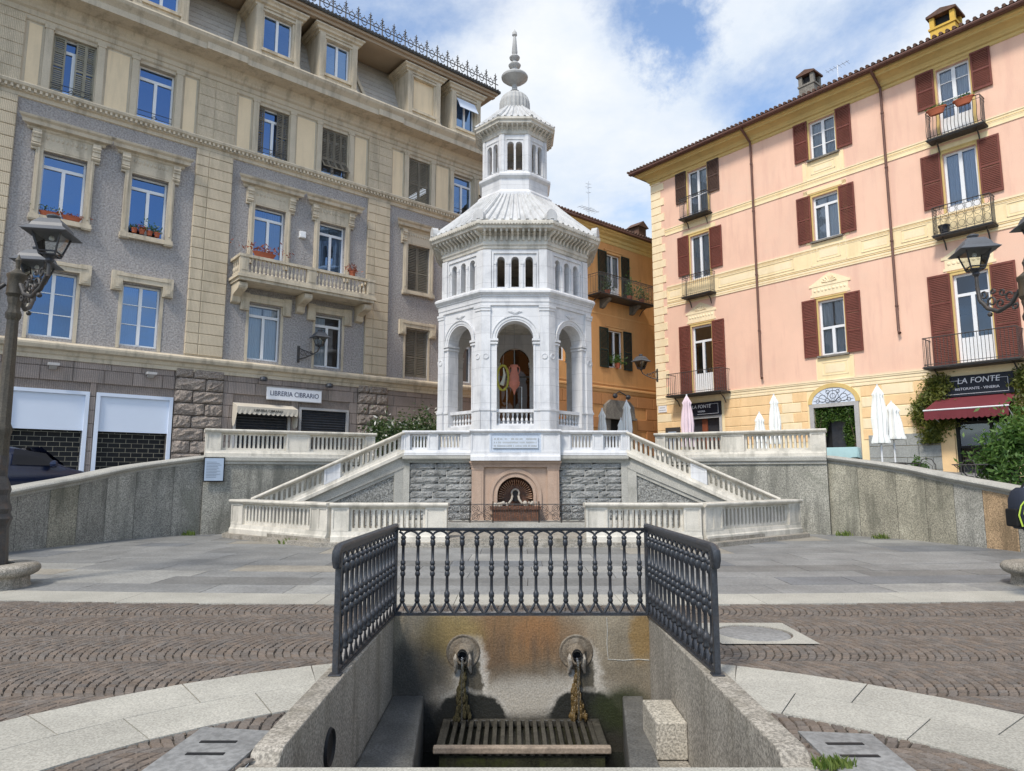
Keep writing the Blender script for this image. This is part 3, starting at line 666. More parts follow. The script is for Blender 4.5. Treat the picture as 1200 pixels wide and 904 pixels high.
# ================================================================ RING WALLS AND TERRACE
RW = [(8.74, 19.27, 2.17), (9.83, 17.86, 1.90), (10.33, 16.32, 1.60), (10.72, 14.87, 1.36), (10.95, 12.6, .98), (10.85, 10.2, .58), (10.4, 7.9, .22)]
def smoothpath(P, k=4):
    out = []
    for i in range(len(P) - 1):
        p0 = Vector(P[max(i - 1, 0)]); p1 = Vector(P[i]); p2 = Vector(P[i + 1]); p3 = Vector(P[min(i + 2, len(P) - 1)])
        for j in range(k):
            t = j / k; out.append(.5 * ((2 * p1) + (-p0 + p2) * t + (2 * p0 - 5 * p1 + 4 * p2 - p3) * t * t + (-p0 + 3 * p1 - 3 * p2 + p3) * t ** 3))
    out.append(Vector(P[-1])); return out
BK = (4.45, 21.5)
stains = {1: {3: (.86, .84, .72), 5: (1.0, 1.05, 1.15), 2: (.80, .86, .80)}, -1: {}}
for s in (-1, 1):
    lab = 'tall curving granite retaining wall with rounded coping on the ' + ('left, below the bookshop' if s < 0 else 'right, below the pink house')
    t = thing('retaining_wall', lab, 'wall', (XC + s * 10, 15, 0), group='curved granite retaining walls')
    def W(p): return (XC + s * p[0] - (XC + s * 10), p[1] - 15, p[2])
    P = smoothpath(RW)
    # coping
    pth = [W(p) for p in P]; sgn = -s
    prof = [(-.02, -.26), (-.02, -.14), (.05, -.13), (.09, -.10), (.11, -.055), (.09, -.015), (.05, 0), (-.40, 0), (-.42, -.26)]
    prof = [(o_ * (1 if s > 0 else -1), z) for o_, z in prof]
    m = MB(); m.sweep(pth, prof); m.build('coping', 'granite_coping', t, smooth=True, angle=45)
    # face slabs: one per joint
    m = MB(); step = 2 if s > 0 else 2
    cols = [1., .92, 1.08, .85, 1.1, .95, 1.05, .9, 1.0, .93, 1.1, 1.]
    for i in range(0, len(P) - 1, step):
        j = min(i + step, len(P) - 1); q = [P[k] for k in range(i, j + 1)]
        c = cols[(i // step) % 12] * random.uniform(.93, 1.07); cc = (c, c, c * .98)
        if s > 0 and i // step == 5: cc = (1.55, 1.12, .74)
        if s > 0 and i // step in (1, 2, 3): cc = (c * 1.22, c * 1.18, c * 1.02)
        if s > 0 and i // step == 0: cc = (1.15, 1.13, 1.0)
        if s < 0 and i // step == 4: cc = (.92, .89, .78)
        m.col = cc; g = .008
        q[0] = q[0].lerp(q[1], g / max(.01, (q[1] - q[0]).length)); 
        for k in range(len(q) - 1):
            a, b = W(q[k]), W(q[k + 1]); dx, dy = b[0] - a[0], b[1] - a[1]; l_ = math.hypot(dx, dy); nx, ny = (-dy / l_ * .3 * s, dx / l_ * .3 * s)
            nx, ny = (.3 * s * abs(dy) / l_, .3 * abs(dx) / l_)
            m.add([(a[0], a[1], -.03), (b[0], b[1], -.03), (b[0], b[1], b[2] - .2), (a[0], a[1], a[2] - .2)], [(0, 1, 2, 3)])
    m.build('wall_face', 'granite', t)
    m = MB()
    for k in range(len(P) - 1):
        a, b = W(P[k]), W(P[k + 1]); e = .014 * s
        m.add([(a[0] + e, a[1] + .012, -.03), (b[0] + e, b[1] + .012, -.03), (b[0] + e, b[1] + .012, b[2] - .2), (a[0] + e, a[1] + .012, a[2] - .2),
               (a[0] + e * 28, a[1] + .02, -.03), (b[0] + e * 28, b[1] + .02, -.03), (b[0] + e * 28, b[1] + .02, b[2] - .1), (a[0] + e * 28, a[1] + .02, a[2] - .1)], [(0, 1, 2, 3), (4, 5, 6, 7)])
    m.build('joint', 'black_matt', t)
# terrace / street behind the ring
def street(Y): 
    pts = [(5, -.01), (12, .35), (14.8, .62), (17.5, .90), (20, 1.2), (22, 1.52), (24, 1.82), (27, 2.06), (32, 2.13), (500, 2.13)]
    for i in range(len(pts) - 1):
        if Y <= pts[i + 1][0]: f = (Y - pts[i][0]) / (pts[i + 1][0] - pts[i][0]); return pts[i][1] + f * (pts[i + 1][1] - pts[i][1])
def tz(X, Y):
    if Y < 19: return max(-.01, street(max(Y, 5.001)))
    f = min(1, max(0, (abs(X - XC) - 8.4) / 3.)); return 2.13 * (1 - f) + street(Y) * f
m = MB(); Pr = smoothpath(RW)[::-1]; rows = [(p.x + .25, p.y) for p in Pr]; rows += [(8.35, 19.55), (6.4, 20.6), (BK[0] - .2, 21.55)]
rows = [(10.5, 5.0)] + rows
for s in (-1, 1):
    ex = [0, .6, 1.5, 3, 6, 14, 60]
    for i in range(len(rows) - 1):
        for j in range(len(ex) - 1):
            q = []
            for (rw, e) in ((rows[i], ex[j]), (rows[i], ex[j + 1]), (rows[i + 1], ex[j + 1]), (rows[i + 1], ex[j])):
                X = rw[0] + e if e < 60 else 80; q.append((XC + s * X, rw[1], tz(XC + s * X, rw[1])))
            m.poly(q)
for i, (ya, yb) in enumerate([(21.55, 23), (23, 25), (25, 27), (27, 32), (32, 60), (60, 200)]):
    xs = [-150, -60, -20, -14, -12, -10, -8.4, -4, 0, 4, 8.4, 10, 12, 14, 20, 60, 150]
    for j in range(len(xs) - 1):
        m.poly([(XC + xs[j], ya, tz(XC + xs[j], ya)), (XC + xs[j + 1], ya, tz(XC + xs[j + 1], ya)), (XC + xs[j + 1], yb, tz(XC + xs[j + 1], yb)), (XC + xs[j], yb, tz(XC + xs[j], yb))])
m.build('street', 'slate_slab', kind='structure')

# ---- stone balustrades
def balustrade(t, org, A, B, segs, h=.75, mats='marble_weathered', base=.16, rail_t=.10, wide=.17, slot=.052, pth=.085, cap0=True):
    A = Vector(A) - Vector(org); B = Vector(B) - Vector(org); d = Vector((B.x - A.x, B.y - A.y, 0)); L_ = d.length; u = d / L_; nn = Vector((-u.y, u.x, 0)); sl = (B.z - A.z) / L_
    def T(s_, t_, z_): p = A + u * s_ + nn * t_; return (p.x, p.y, A.z + sl * s_ + z_)
    tot = sum(q[1] for q in segs); s0 = 0
    m = MB()                                          # plinth with moulding
    m.sweep([T(0, 0, 0), T(L_, 0, 0)], [(wide + .05, 0), (wide + .05, base * .5), (wide + .02, base * .62), (wide, base), (-wide, base), (-wide - .02, base * .62), (-wide - .05, base * .5), (-wide - .05, 0)])
    m.build('plinth', mats, t)
    m = MB()
    m.sweep([T(-.03, 0, 0), T(L_ + .03, 0, 0)], [(wide + .02, h - rail_t), (wide + .06, h - rail_t * .6), (wide + .075, h - rail_t * .5), (wide + .075, h - .02), (wide + .05, h), (-wide - .05, h), (-wide - .075, h - .02), (-wide - .075, h - rail_t * .5), (-wide - .02, h - rail_t)])
    m.build('top_rail', mats, t)
    for kind, ln, *r_ in segs:
        l_ = ln / tot * L_
        if kind == 'post':
            m = MB(); zb, zt_ = base - .005, h - rail_t + .005; a, b = s0 + .0, s0 + l_; c = .05
            m.box(a, -wide + .012, zb, b, wide - .012, zt_, T)
            for (t0, t1) in ((-wide - .006, -wide + .013), (wide - .013, wide + .006)):
                m.box(a, t0, zb, a + c, t1, zt_, T); m.box(b - c, t0, zb, b, t1, zt_, T); m.box(a + c, t0, zb, b - c, t1, zb + c, T); m.box(a + c, t0, zt_ - c, b - c, t1, zt_, T)
            m.build('pedestal', r_[0] if r_ else mats, t)
        else:
            nsl = r_[0]; m = MB(); zb, zt_ = base - .004, h - rail_t + .004; sp = l_ / (nsl + .5)
            hw = min(sp * .27, slot); slots = [(s0 + sp * (.75 + i), hw, zb + .07, zt_ - .06, True) for i in range(nsl)]
            m.arcade(T, s0, s0 + l_, zb, zt_, slots, -pth, pth, 4); m.build('pierced_panel', mats, t)
        s0 += l_
# back straight walls with balustrade on top, under the houses
for s in (-1, 1):
    A = (XC + s * 8.74, 19.27); B = (XC + s * BK[0], BK[1])
    org = ((A[0] + B[0]) / 2, (A[1] + B[1]) / 2, 0)
    t = thing('terrace_balustrade', 'pale pierced stone balustrade on a grey granite wall, behind the ' + ('left stair' if s < 0 else 'right stair'), 'balustrade', org, group='terrace balustrades behind the stairs')
    a, b = (A, B) if s < 0 else (B, A)
    segs = [('post', .45), ('panel', 2.0, 14), ('post', .75), ('panel', 1.9, 13), ('post', .35)]
    if s > 0: segs = segs[::-1]
    balustrade(t, org, (*a, 2.16), (*b, 2.16), segs, h=.76)
    m = MB(); a2 = (a[0] - org[0], a[1] - org[1], 0); b2 = (b[0] - org[0], b[1] - org[1], 0)
    m.sweep([a2, b2], [(.20, -.03), (.20, 1.92), (-.2, 1.92), (-.2, -.03)]); m.col = (1.1, 1.1, 1.04) if s > 0 else (.95, .96, .93); m.c = [m.col] * len(m.f); m.build('wall', 'granite', t)
    m = MB(); m.sweep([a2, b2], [(.20, 1.92), (.25, 1.94), (.25, 2.0), (.30, 2.03), (.31, 2.12), (.28, 2.158), (-.2, 2.158), (-.2, 1.92)]); m.build('coping', 'granite_coping', t)
# information board on the left wall
t = thing('information_board', 'small pale blue information board with dark frame on the left retaining wall', 'sign', (-8.62, 19.22, 1.78))
t.rotation_euler = (0, 0, math.atan2(2.2, 4.2))
m = MB(); m.box(-.02, -.27, -.34, .52, -.235, .34); m.build('frame', 'black_matt', t)
m = MB(); m.box(.01, -.285, -.31, .49, -.272, .31); m.build('board', 'sign_blue', t)
m = MB()
for i in range(11): m.box(.05, -.2885, .20 - i * .042, .05 + random.uniform(.25, .40), -.2845, .208 - i * .042)
m.build('faded_lines', 'hood_grey', t)
# ================================================================ FOUNTAIN TERRACE
PZ = 2.2
ft = thing('fountain_terrace', 'marble and rough stone fountain terrace carrying the temple, with a shell niche between two stairs', 'monument base', (XC, 20.2, 0))
def F_(x, y, z): return (x, y - 20.2, z)           # x relative to the axis
m = MB(); m.prism([(-4.55, 15.75), (4.55, 15.75), (7.75, 18.35), (7.85, 18.95), (4.4, 21.2), (-4.4, 21.2), (-7.85, 18.95), (-7.75, 18.35)], 'z', -.03, .10, F_); m.build('lower_step', 'granite_rim', ft)
m = MB(); m.prism([(-4.4, 15.9), (4.4, 15.9), (7.6, 18.5), (7.72, 18.95), (4.4, 21.2), (-4.4, 21.2), (-7.72, 18.95), (-7.6, 18.5)], 'z', .09, .18, F_); m.build('landing', 'granite_rim', ft)
m = MB(); m.box(-3.2, 18.7, .175, 3.2, 20.3, .33, F_); m.build('step', 'granite_coping', ft)
m = MB(); m.box(-3.2, 20.22, .3, -.95, 20.5, 2.1, F_); m.mark().box(.95, 20.22, .3, 3.2, 20.5, 2.1, F_); m.build('core_wall', 'mortar', ft)
for s in (-1, 1):                                     # rock-faced courses
    m = MB(); nrow = 8; z0 = .33; hh = (1.99 - z0) / nrow
    for r_ in range(nrow):
        x = 1.28; first = True
        while x < 3.1:
            L_ = (.35 if r_ % 2 else .75) if first else random.choice([.62, .72, .8]); first = False
            x2 = min(x + L_, 3.12); 
            if 3.12 - x2 < .25: x2 = 3.12
            a, b = (x + .012, x2 - .012) if s > 0 else (-x2 + .012, -x - .012)
            m.quarry(a, 20.155, z0 + r_ * hh + .012, b, 20.23, z0 + (r_ + 1) * hh - .012, .05, F_); x = x2
    m.build('rock_faced_wall', 'quarry_stone', ft)
    m = MB(); m.box(s * 3.1, 20.15, .18, s * 3.28, 20.4, 2.04, F_); m.build('corner_pier', 'granite_coping', ft)
    m = MB(); x0, x1 = (1.25, 3.3) if s > 0 else (-3.3, -1.25)
    m.box(x0, 20.12, 1.99, x1, 20.5, 2.05, F_); m.box(x0, 20.06, 2.05, x1, 20.5, 2.10, F_); m.box(x0, 20.0, 2.10, x1, 20.5, 2.19, F_); m.build('string_course', 'granite_coping', ft)
m = MB(); m.box(-3.25, 20.1, 2.05, 3.25, 28.5, 2.195, F_); m.build('terrace_floor', 'granite_pale', ft)
m = MB(); m.box(-3.2, 20.5, .0, -3.0, 28.4, 2.05, F_); m.mark().box(3.0, 20.5, 0, 3.2, 28.4, 2.05, F_); m.build('side_wall', 'quarry_stone', ft)
# pink stone aedicule
NY = 20.0
m = MB(); m.arcade(lambda x, t_, z: F_(x, NY + .08 + t_, z), -.93, .93, .33, 1.86, [(0, .52, .34, 1.56, False)], 0, .4, 12); m.build('niche_surround', 'pink_stone', ft)
m = MB()
for s in (-1, 1):
    a, b = (.93, 1.27) if s > 0 else (-1.27, -.93); m.mark()
    m.box(a, NY, .33, b, NY + .3, 1.80, F_); m.box(a - .02, NY - .02, .33, b + .02, NY + .3, .42, F_); m.box(a + .05, NY - .012, .5, b - .05, NY + .002, 1.72, F_); m.box(a - .015, NY - .015, 1.78, b + .015, NY + .3, 1.86, F_)
m.build('pilaster', 'pink_stone', ft)
m = MB(); m.box(-1.30, NY - .03, 1.86, 1.30, NY + .3, 1.92, F_); m.box(-1.34, NY - .08, 1.97, 1.34, NY + .3, 2.03, F_)
x = -1.30
while x < 1.28: m.box(x, NY - .065, 1.925, x + .03, NY, 1.968, F_); x += .052
m.box(-1.31, NY - .04, 1.92, 1.31, NY + .3, 1.97, F_); m.build('entablature', 'pink_stone', ft)
m = MB()
for (r0, r1, p) in ((.53, .60, .05), (.60, .66, .02), (.66, .76, .06)):
    for i in range(24):
        a, b = math.pi * i / 24, math.pi * (i + 1) / 24; q = [(r0 * math.cos(a), 1.04 + r0 * math.sin(a)), (r1 * math.cos(a), 1.04 + r1 * math.sin(a)), (r1 * math.cos(b), 1.04 + r1 * math.sin(b)), (r0 * math.cos(b), 1.04 + r0 * math.sin(b))]
        m.prism(q, 'y', NY + .08 - p, NY + .1, F_)
    for s in (-1, 1): m.box(s * r0, NY + .08 - p, .5, s * r1, NY + .1, 1.04, F_)
m.build('archivolt', 'pink_stone', ft)
m = MB(); n = 23; ctr = F_(0, NY + .50, .92); outer = []   # fluted shell
for i in range(n * 4 + 1):
    a = -.12 + (math.pi + .24) * i / (n * 4); ph = abs(math.sin(math.pi * i / 4)); outer.append((a, ph))
rings = [(.10, .46), (.25, .42), (.40, .28), (.50, .06)]
vs = []; fs = []
for i, (a, ph) in enumerate(outer):
    for r_, dpt in rings: rr = r_ + (0.05 * ph - .025) * (r_ / .5); vs.append(F_(rr * math.cos(a), NY + .08 + dpt + .10 * ph * r_ * 2, 1.0 + rr * math.sin(a)))
k = len(rings)
for i in range(len(outer) - 1):
    for j in range(k - 1): fs.append((i * k + j, (i + 1) * k + j, (i + 1) * k + j + 1, i * k + j + 1))
m.add(vs, fs); m.mi = [1 if (fi // (k - 1)) % 4 in (1, 2) else 0 for fi in range(len(fs))]; m.build('shell', ['shell_stone', 'rust_stone'], ft)  # groove faces coloured darker, ridge faces paler
m = MB(); m.box(-.6, NY + .45, .3, .6, NY + .5, 1.7, F_); m.build('niche_back', 'rust_stone', ft)
m = MB(); n = 16                                      # horseshoe mouth of the spring
for i in range(n):
    a0, a1 = -.5 + (math.pi + 1.) * i / n, -.5 + (math.pi + 1.) * (i + 1) / n; 
    m.tube([F_(.11 * math.cos(a0), NY + .34, 1.10 + .11 * math.sin(a0)), F_(.11 * math.cos(a1), NY + .34, 1.10 + .11 * math.sin(a1))], .03, 6)
for s in (-1, 1): m.tube([F_(s * .09, NY + .33, 1.02), F_(s * .11, NY + .26, .92), F_(s * .20, NY + .2, .80)], [.035, .035, .03], 7)
m.build('spring_mouth', 'limescale', ft, smooth=True)
m = MB(); m.lathe([(.001, 0), (.085, 0)], (0, 0, 0), 16, caps=False, T=lambda x, y, z: F_(x, NY + .36, 1.10 + y)); m.box(-.07, NY + .355, .86, .07, NY + .36, 1.1, F_); m.build('opening', 'black_matt', ft)
m = MB(); m.box(-.66, NY - .42, .33, .66, NY + .1, .66, F_); m.box(-.72, NY - .47, .66, .72, NY + .1, .74, F_)
for i in range(40): m.sphere(F_(random.uniform(-.68, .68), NY - .46 + random.uniform(0, .03), .70 + random.uniform(-.03, .03)), random.uniform(.02, .04), 6, 4)
m.build('basin', 'rust_stone', ft)
m = MB()
for i in range(30):
    s = random.choice((-1, 1)); r_ = random.uniform(.03, .08); m.sphere(F_(s * random.uniform(.25, .62), NY + random.uniform(-.25, .3), .74 + random.uniform(0, .10)), r_, 7, 5)
m.build('lime_crust', 'limescale', ft, smooth=True)
# parapet around the terrace front
org = (XC, 20.2, 0)
def BL(A, B, segs, **k): balustrade(ft, org, A, B, segs, **k)
BL((XC - 3.28, 20.25, PZ), (XC - 1.30, 20.22, PZ), [('post', .18, 'marble'), ('panel', .5, 5), ('post', .3, 'marble'), ('panel', .62, 6), ('post', .3, 'marble')], h=.72, mats='marble')
BL((XC + 1.30, 20.22, PZ), (XC + 3.28, 20.25, PZ), [('post', .3, 'marble'), ('panel', .62, 6), ('post', .3, 'marble'), ('panel', .5, 5), ('post', .18, 'marble')], h=.72, mats='marble')
BL((XC - 1.30, 20.03, PZ - .16), (XC + 1.30, 20.03, PZ - .16), [('post', .55, 'marble'), ('post', 1.5, 'marble_blue'), ('post', .55, 'marble')], h=.90, mats='marble', base=.24)
m = MB(); m.box(-.66, 20.03 - .2, 2.40, .66, 20.03 - .18, 2.72, F_); m.build('inscription_slab', 'marble_blue', ft); m = MB(); m.box(-.66, 20.03 - .199, 2.40, -.655, 20.03 - .19, 2.72, F_)
for i in range(3):
    for q in range(40):
        x = -.62 + q * .031
        if random.random() < .82: m.box(x, 20.03 - .203, 2.66 - i * .1 - .02, x + .018, 20.03 - .199, 2.66 - i * .1 + .025, F_)
m.build('carved_lines', 'stone_grey_dado', ft)
# side parapets running back along the terrace
# ---- stairs
for s in (-1, 1):
    st = thing('stair', ('left' if s < 0 else 'right') + ' marble stair with sloping pierced balustrade climbing to the temple terrace', 'staircase', (XC + s * 5.4, 19.6, 0), group='twin stairs of the fountain')
    ox, oy = XC + s * 5.4, 19.6
    A = (XC + s * 3.3, 20.25); B = (XC + s * 7.15, 18.75); C = (XC + s * 7.8, 19.1); D = (XC + s * 4.5, 21.2); n = 13
    m = MB()
    for i in range(n):
        f0, f1 = i / n, (i + 1) / n; z = .18 + (2.19 - .18) * (1 - f0) - .0
        p = [(A[0] + (B[0] - A[0]) * f0, A[1] + (B[1] - A[1]) * f0), (A[0] + (B[0] - A[0]) * f1, A[1] + (B[1] - A[1]) * f1), (D[0] + (C[0] - D[0]) * f1, D[1] + (C[1] - D[1]) * f1), (D[0] + (C[0] - D[0]) * f0, D[1] + (C[1] - D[1]) * f0)]
        m.prism([(q[0] - ox, q[1] - oy) for q in p], 'z', .1, z - (.155 if i else 0) + .0)
    m.build('steps', 'granite_pale', st)
    org = (ox, oy, 0); a = (*A, 2.2); b = (*B, .30)
    sg = [('post', .12, 'marble'), ('panel', 1.75, 12), ('post', .45, 'marble'), ('panel', 1.7, 12), ('post', .2, 'marble')]
    if s < 0: a, b = b, a; sg = sg[::-1]
    balustrade(st, org, a, b, sg, h=.72, mats='marble_weathered', base=.2)
    # triangular wall under it
    Av = Vector((A[0] - ox, A[1] - oy, 0)); Bv = Vector((B[0] - ox, B[1] - oy, 0)); u = (Bv - Av).normalized(); L_ = (Bv - Av).length; nn = Vector((-u.y, u.x, 0)) * s
    def T(sx_, t_, z_): p = Av + u * sx_ + nn * t_; return (p.x, p.y, z_)
    m = MB(); m.prism([(0, .15), (L_, .15), (L_, .30), (0, 2.2)], 'y', -.02, .2, T); m.build('stair_wall', 'rough_cast_panel', st)
    m = MB()                                          # stone frame round the panel
    m.prism([(0, .15), (.28, .15), (.28, 1.9), (0, 2.05)], 'y', -.09, -.02, T)
    m.prism([(0, 2.2), (L_ + .1, .25), (L_ + .1, -.05), (L_ - .2, .15), (.28, 1.72), (0, 1.85)], 'y', -.11, -.021, T)
    m.prism([(.28, 1.72), (.28, 1.62), (L_ - .5, .15), (L_ - .3, .15)], 'y', -.07, -.021, T)
    m.build('stone_border', 'granite_coping', st)
# ---- low balustrades in front
for s in (-1, 1):
    ox, oy = XC + s * 4.4, 16.6
    lb = thing('fountain_balustrade', ('left' if s < 0 else 'right') + ' low cream stone balustrade with a corner in front of the fountain stair', 'balustrade', (ox, oy, 0), group='low balustrades in front of the fountain'); org = (ox, oy, 0)
    P0 = (XC + s * 1.60, 16.1, .10); P1 = (XC + s * 4.25, 16.1, .10); P2 = (XC + s * 7.5, 18.65, .10)
    sgA = [('post', .55), ('panel', 1.95, 13), ('post', .45)]; sgB = [('post', .3), ('post', .25), ('panel', 2.4, 18), ('post', .45)]
    kw = dict(h=.88, base=.24, rail_t=.10, wide=.16, slot=.06)
    if s > 0: balustrade(lb, org, P0, P1, sgA, **kw); balustrade(lb, org, P1, P2, sgB, **kw)
    else: balustrade(lb, org, P1, P0, sgA[::-1], **kw); balustrade(lb, org, P2, P1, sgB[::-1], **kw)
# ---- iron fence in front of the niche
fe = thing('iron_fence', 'low black lattice iron fence in front of the shell niche', 'fence', (XC, 19.0, .33))
for (a, b, kind) in ((-1.95, -1.25, 0), (-1.25, -.62, 0), (-.62, .64, 1), (.64, 1.25, 0), (1.25, 1.95, 0)):
    m = MB(); m.tube([(a, 0, 0), (a, 0, .58)], .018, 5); m.tube([(b, 0, 0), (b, 0, .58)], .018, 5); m.tube([(a, 0, .5), (b, 0, .5)], .012, 5); m.tube([(a, 0, .04), (b, 0, .04)], .012, 5)
    if kind:
        x = a + .07
        while x < b: m.tube([(x, 0, .04), (x, 0, .5)], .006, 4); x += .07
    else:
        for cx in (a + (b - a) * .25, a + (b - a) * .75):
            for cz in (.16, .38):
                for rr in (.055, .10): m.tube([(cx + rr * math.cos(q * math.pi / 6), 0, cz + rr * math.sin(q * math.pi / 6)) for q in range(13)], .007, 4)
        m.tube([(a, 0, .04), (b, 0, .5)], .006, 4); m.tube([(a, 0, .5), (b, 0, .04)], .006, 4)
    m.build('fence_panel', 'iron_old', fe)
# ================================================================ TEMPLE
TC = (XC, 24.0)
te = thing('marble_temple', 'white marble octagonal temple with arcades, tiered roof and spire, on the fountain terrace', 'temple', (TC[0], TC[1], PZ))
Z0 = PZ
def octo(a, z): return [(a / math.cos(R(22.5)) * math.cos(R(-112.5 + 45 * k)), a / math.cos(R(22.5)) * math.sin(R(-112.5 + 45 * k)), z - Z0) for k in range(8)]
def face(k, a):
    ph = R(-90 + 45 * k); n = (math.cos(ph), math.sin(ph)); tg = (-n[1], n[0])
    return lambda x, t, z: (n[0] * (a - t) + tg[0] * x, n[1] * (a - t) + tg[1] * x, z - Z0)
def ring(m, a, prof, inner=.5): m.sweep(octo(a, Z0), [(o, z) for o, z in prof] + [(-inner, prof[-1][1]), (-inner, prof[0][1])], closed=True)
def ringz(m, a, prof, inner=.5): m.sweep(octo(a, 0), [(o, z) for o, z in prof] + [(-inner, prof[-1][1]), (-inner, prof[0][1])], closed=True)
A1 = 2.56; HW = A1 * math.tan(R(22.5))
m = MB(); m.prism([(p[0], p[1]) for p in octo(2.95, 0)], 'z', 0, .62); m.prism([(p[0], p[1]) for p in octo(2.85, 0)], 'z', .62, .74); m.prism([(p[0], p[1]) for p in octo(2.70, 0)], 'z', .74, .84)
m.build('stylobate', 'marble_weathered', te)
ZB = 3.04
op = .585
for k in range(8):
    T = face(k, A1)
    m = MB(); m.arcade(T, -HW, HW, ZB, 7.02, [(0, op, ZB + .14, 6.53, False)], 0, .42, 12); m.build('arch_wall', 'marble', te)
    m = MB()
    for s in (-1, 1):                                 # corner pilasters
        m.mark()
        a, b = (HW - .27, HW + .02) if s > 0 else (-HW - .02, -HW + .27)
        m.box(a, -.055, ZB + .74, b, .01, 6.86, T); m.box(a - .0, -.075, ZB, b, .01, ZB + .62, T); m.box(a - .02, -.10, ZB + .60, b, .01, ZB + .67, T); m.box(a - .01, -.07, ZB + .67, b, .01, ZB + .74, T)
        m.box(a - .02, -.08, 6.86, b, .01, 6.95, T); m.box(a - .03, -.10, 6.95, b, .01, 7.02, T)
        c = (a + b) / 2                               # medallion
        m.lathe([(.095, .056), (.095, .075), (.075, .08), (.07, .062), (.001, .066)], (0, 0, 0), 16, caps=False, T=lambda x, y, z: T(c + x, -z, 5.38 + y))
        # pier edges and imposts
        a, b = (op, HW - .27) if s > 0 else (-HW + .27, -op)
        m.box(a, -.03, ZB + .60, b, .0, ZB + .66, T)
        m.box(a - .0, -.02, 3.7, a + (.06 if s > 0 else 0) + (0 if s > 0 else .0), .0, 5.8, T) if s > 0 else m.box(b - .06, -.02, 3.7, b, 0, 5.8, T)
        m.box(a - (.03 if s > 0 else 0), -.05, 5.78, b + (.03 if s < 0 else 0), .44, 5.84, T); m.box(a - (.045 if s > 0 else 0), -.07, 5.88, b + (.045 if s < 0 else 0), .44, 5.95, T)
    m.build('pilaster', 'marble', te)
    m = MB()
    for (r0, r1, p) in ((op, op + .06, .03), (op + .06, op + .15, .05), (op + .15, op + .18, .075)):
        for i in range(20):
            a, b = math.pi * i / 20, math.pi * (i + 1) / 20; zc = 6.53 - op
            q = [(r0 * math.cos(a), zc + r0 * math.sin(a)), (r1 * math.cos(a), zc + r1 * math.sin(a)), (r1 * math.cos(b), zc + r1 * math.sin(b)), (r0 * math.cos(b), zc + r0 * math.sin(b))]
            m.prism(q, 'y', -p, .0, T)
    # lozenge above the arch
    for (rr, p) in ((.15, .03), (.10, .045)): m.prism([(-rr * 1.5, 6.84), (0, 6.84 - rr * .62), (rr * 1.5, 6.84), (0, 6.84 + rr * .62)], 'y', -p, .0, T)
    m.build('archivolt', 'marble', te)
    # small balustrade in the arch
    m = MB(); m.box(-op, .12, ZB + .14, op, .34, ZB + .20, T); m.box(-op, .10, ZB + .56, op, .36, ZB + .66, T)
    for i in range(8):
        x = -op + .075 + i * (2 * op - .15) / 7
        m.lathe([(.035, 0), (.035, .03), (.02, .05), (.042, .11), (.04, .15), (.018, .2), (.018, .24), (.034, .30), (.034, .36)], (0, 0, 0), 8, caps=False, T=lambda px, py, pz: T(x + px, .22 + py, ZB + .2 + pz))
    m.build('arch_balusters', 'marble', te)
m = MB(); ringz(m, A1, [(.0, 7.02), (.05, 7.04), (.05, 7.14), (.07, 7.15), (.07, 7.30), (.10, 7.32), (.10, 7.36), (.15, 7.40), (.19, 7.44), (.19, 7.50), (.14, 7.56), (-.02, 7.62)], .42)
m.build('entablature', 'marble', te)
m = MB()
for k in range(8):
    T = face(k, A1); x = -HW - .05
    while x < HW + .05: m.box(x, -.125, 7.362, x + .045, -.09, 7.40, T); x += .085
m.build('dentils', 'marble', te)
A2 = 2.46; HW2 = A2 * math.tan(R(22.5))
for k in range(8):
    T = face(k, A2)
    m = MB(); m.arcade(T, -HW2, HW2, 7.58, 8.98, [(x, .125, 7.68, 8.70, False) for x in (-.46, 0, .46)], 0, .3, 8); m.build('gallery_wall', 'marble', te)
    m = MB()
    for s in (-1, 1):
        a, b = (HW2 - .24, HW2 + .02) if s > 0 else (-HW2 - .02, -HW2 + .24); m.box(a, -.06, 7.58, b, .0, 8.92, T)
    m.box(-.76, -.04, 8.80, .76, 0, 8.86, T); m.box(-.76, -.04, 7.6, -.70, 0, 8.80, T); m.box(.70, -.04, 7.6, .76, 0, 8.80, T)
    for x in (-.23, .23): m.box(x - .04, -.035, 7.62, x + .04, 0, 8.5, T); m.box(x - .055, -.05, 8.44, x + .055, 0, 8.53, T)
    for x in (-.65, .65): m.box(x - .03, -.03, 7.62, x + .03, 0, 8.5, T); m.box(x - .04, -.045, 8.44, x + .04, 0, 8.53, T)
    m.build('gallery_columns', 'marble', te)
m = MB(); ringz(m, A2, [(0, 8.95), (.04, 8.96), (.05, 9.05), (.09, 9.08), (.09, 9.14), (.06, 9.15), (.06, 9.40), (.14, 9.44), (.14, 9.50), (.42, 9.53), (.44, 9.62), (.50, 9.66), (.50, 9.74), (.44, 9.78), (.0, 9.80)], .4)
m.build('main_cornice', 'marble_weathered', te)
m = MB()
for k in range(8):
    T = face(k, A2); nb = 12
    for i in range(nb):
        x = (-1 + 2 * (i + .5) / nb) * (HW2 + .06)
        m.prism([(-.06, 9.20), (-.10, 9.22), (-.16, 9.34), (-.36, 9.44), (-.38, 9.53), (-.06, 9.53)], 'x', x - .035, x + .035, lambda a_, b_, c_: T(a_, b_, c_))
    xx = -HW2 - .1
    while xx < HW2 + .1: m.box(xx, -.50, 9.625, xx + .05, -.43, 9.66, T); xx += .1
m.build('modillions', 'marble_weathered', te)
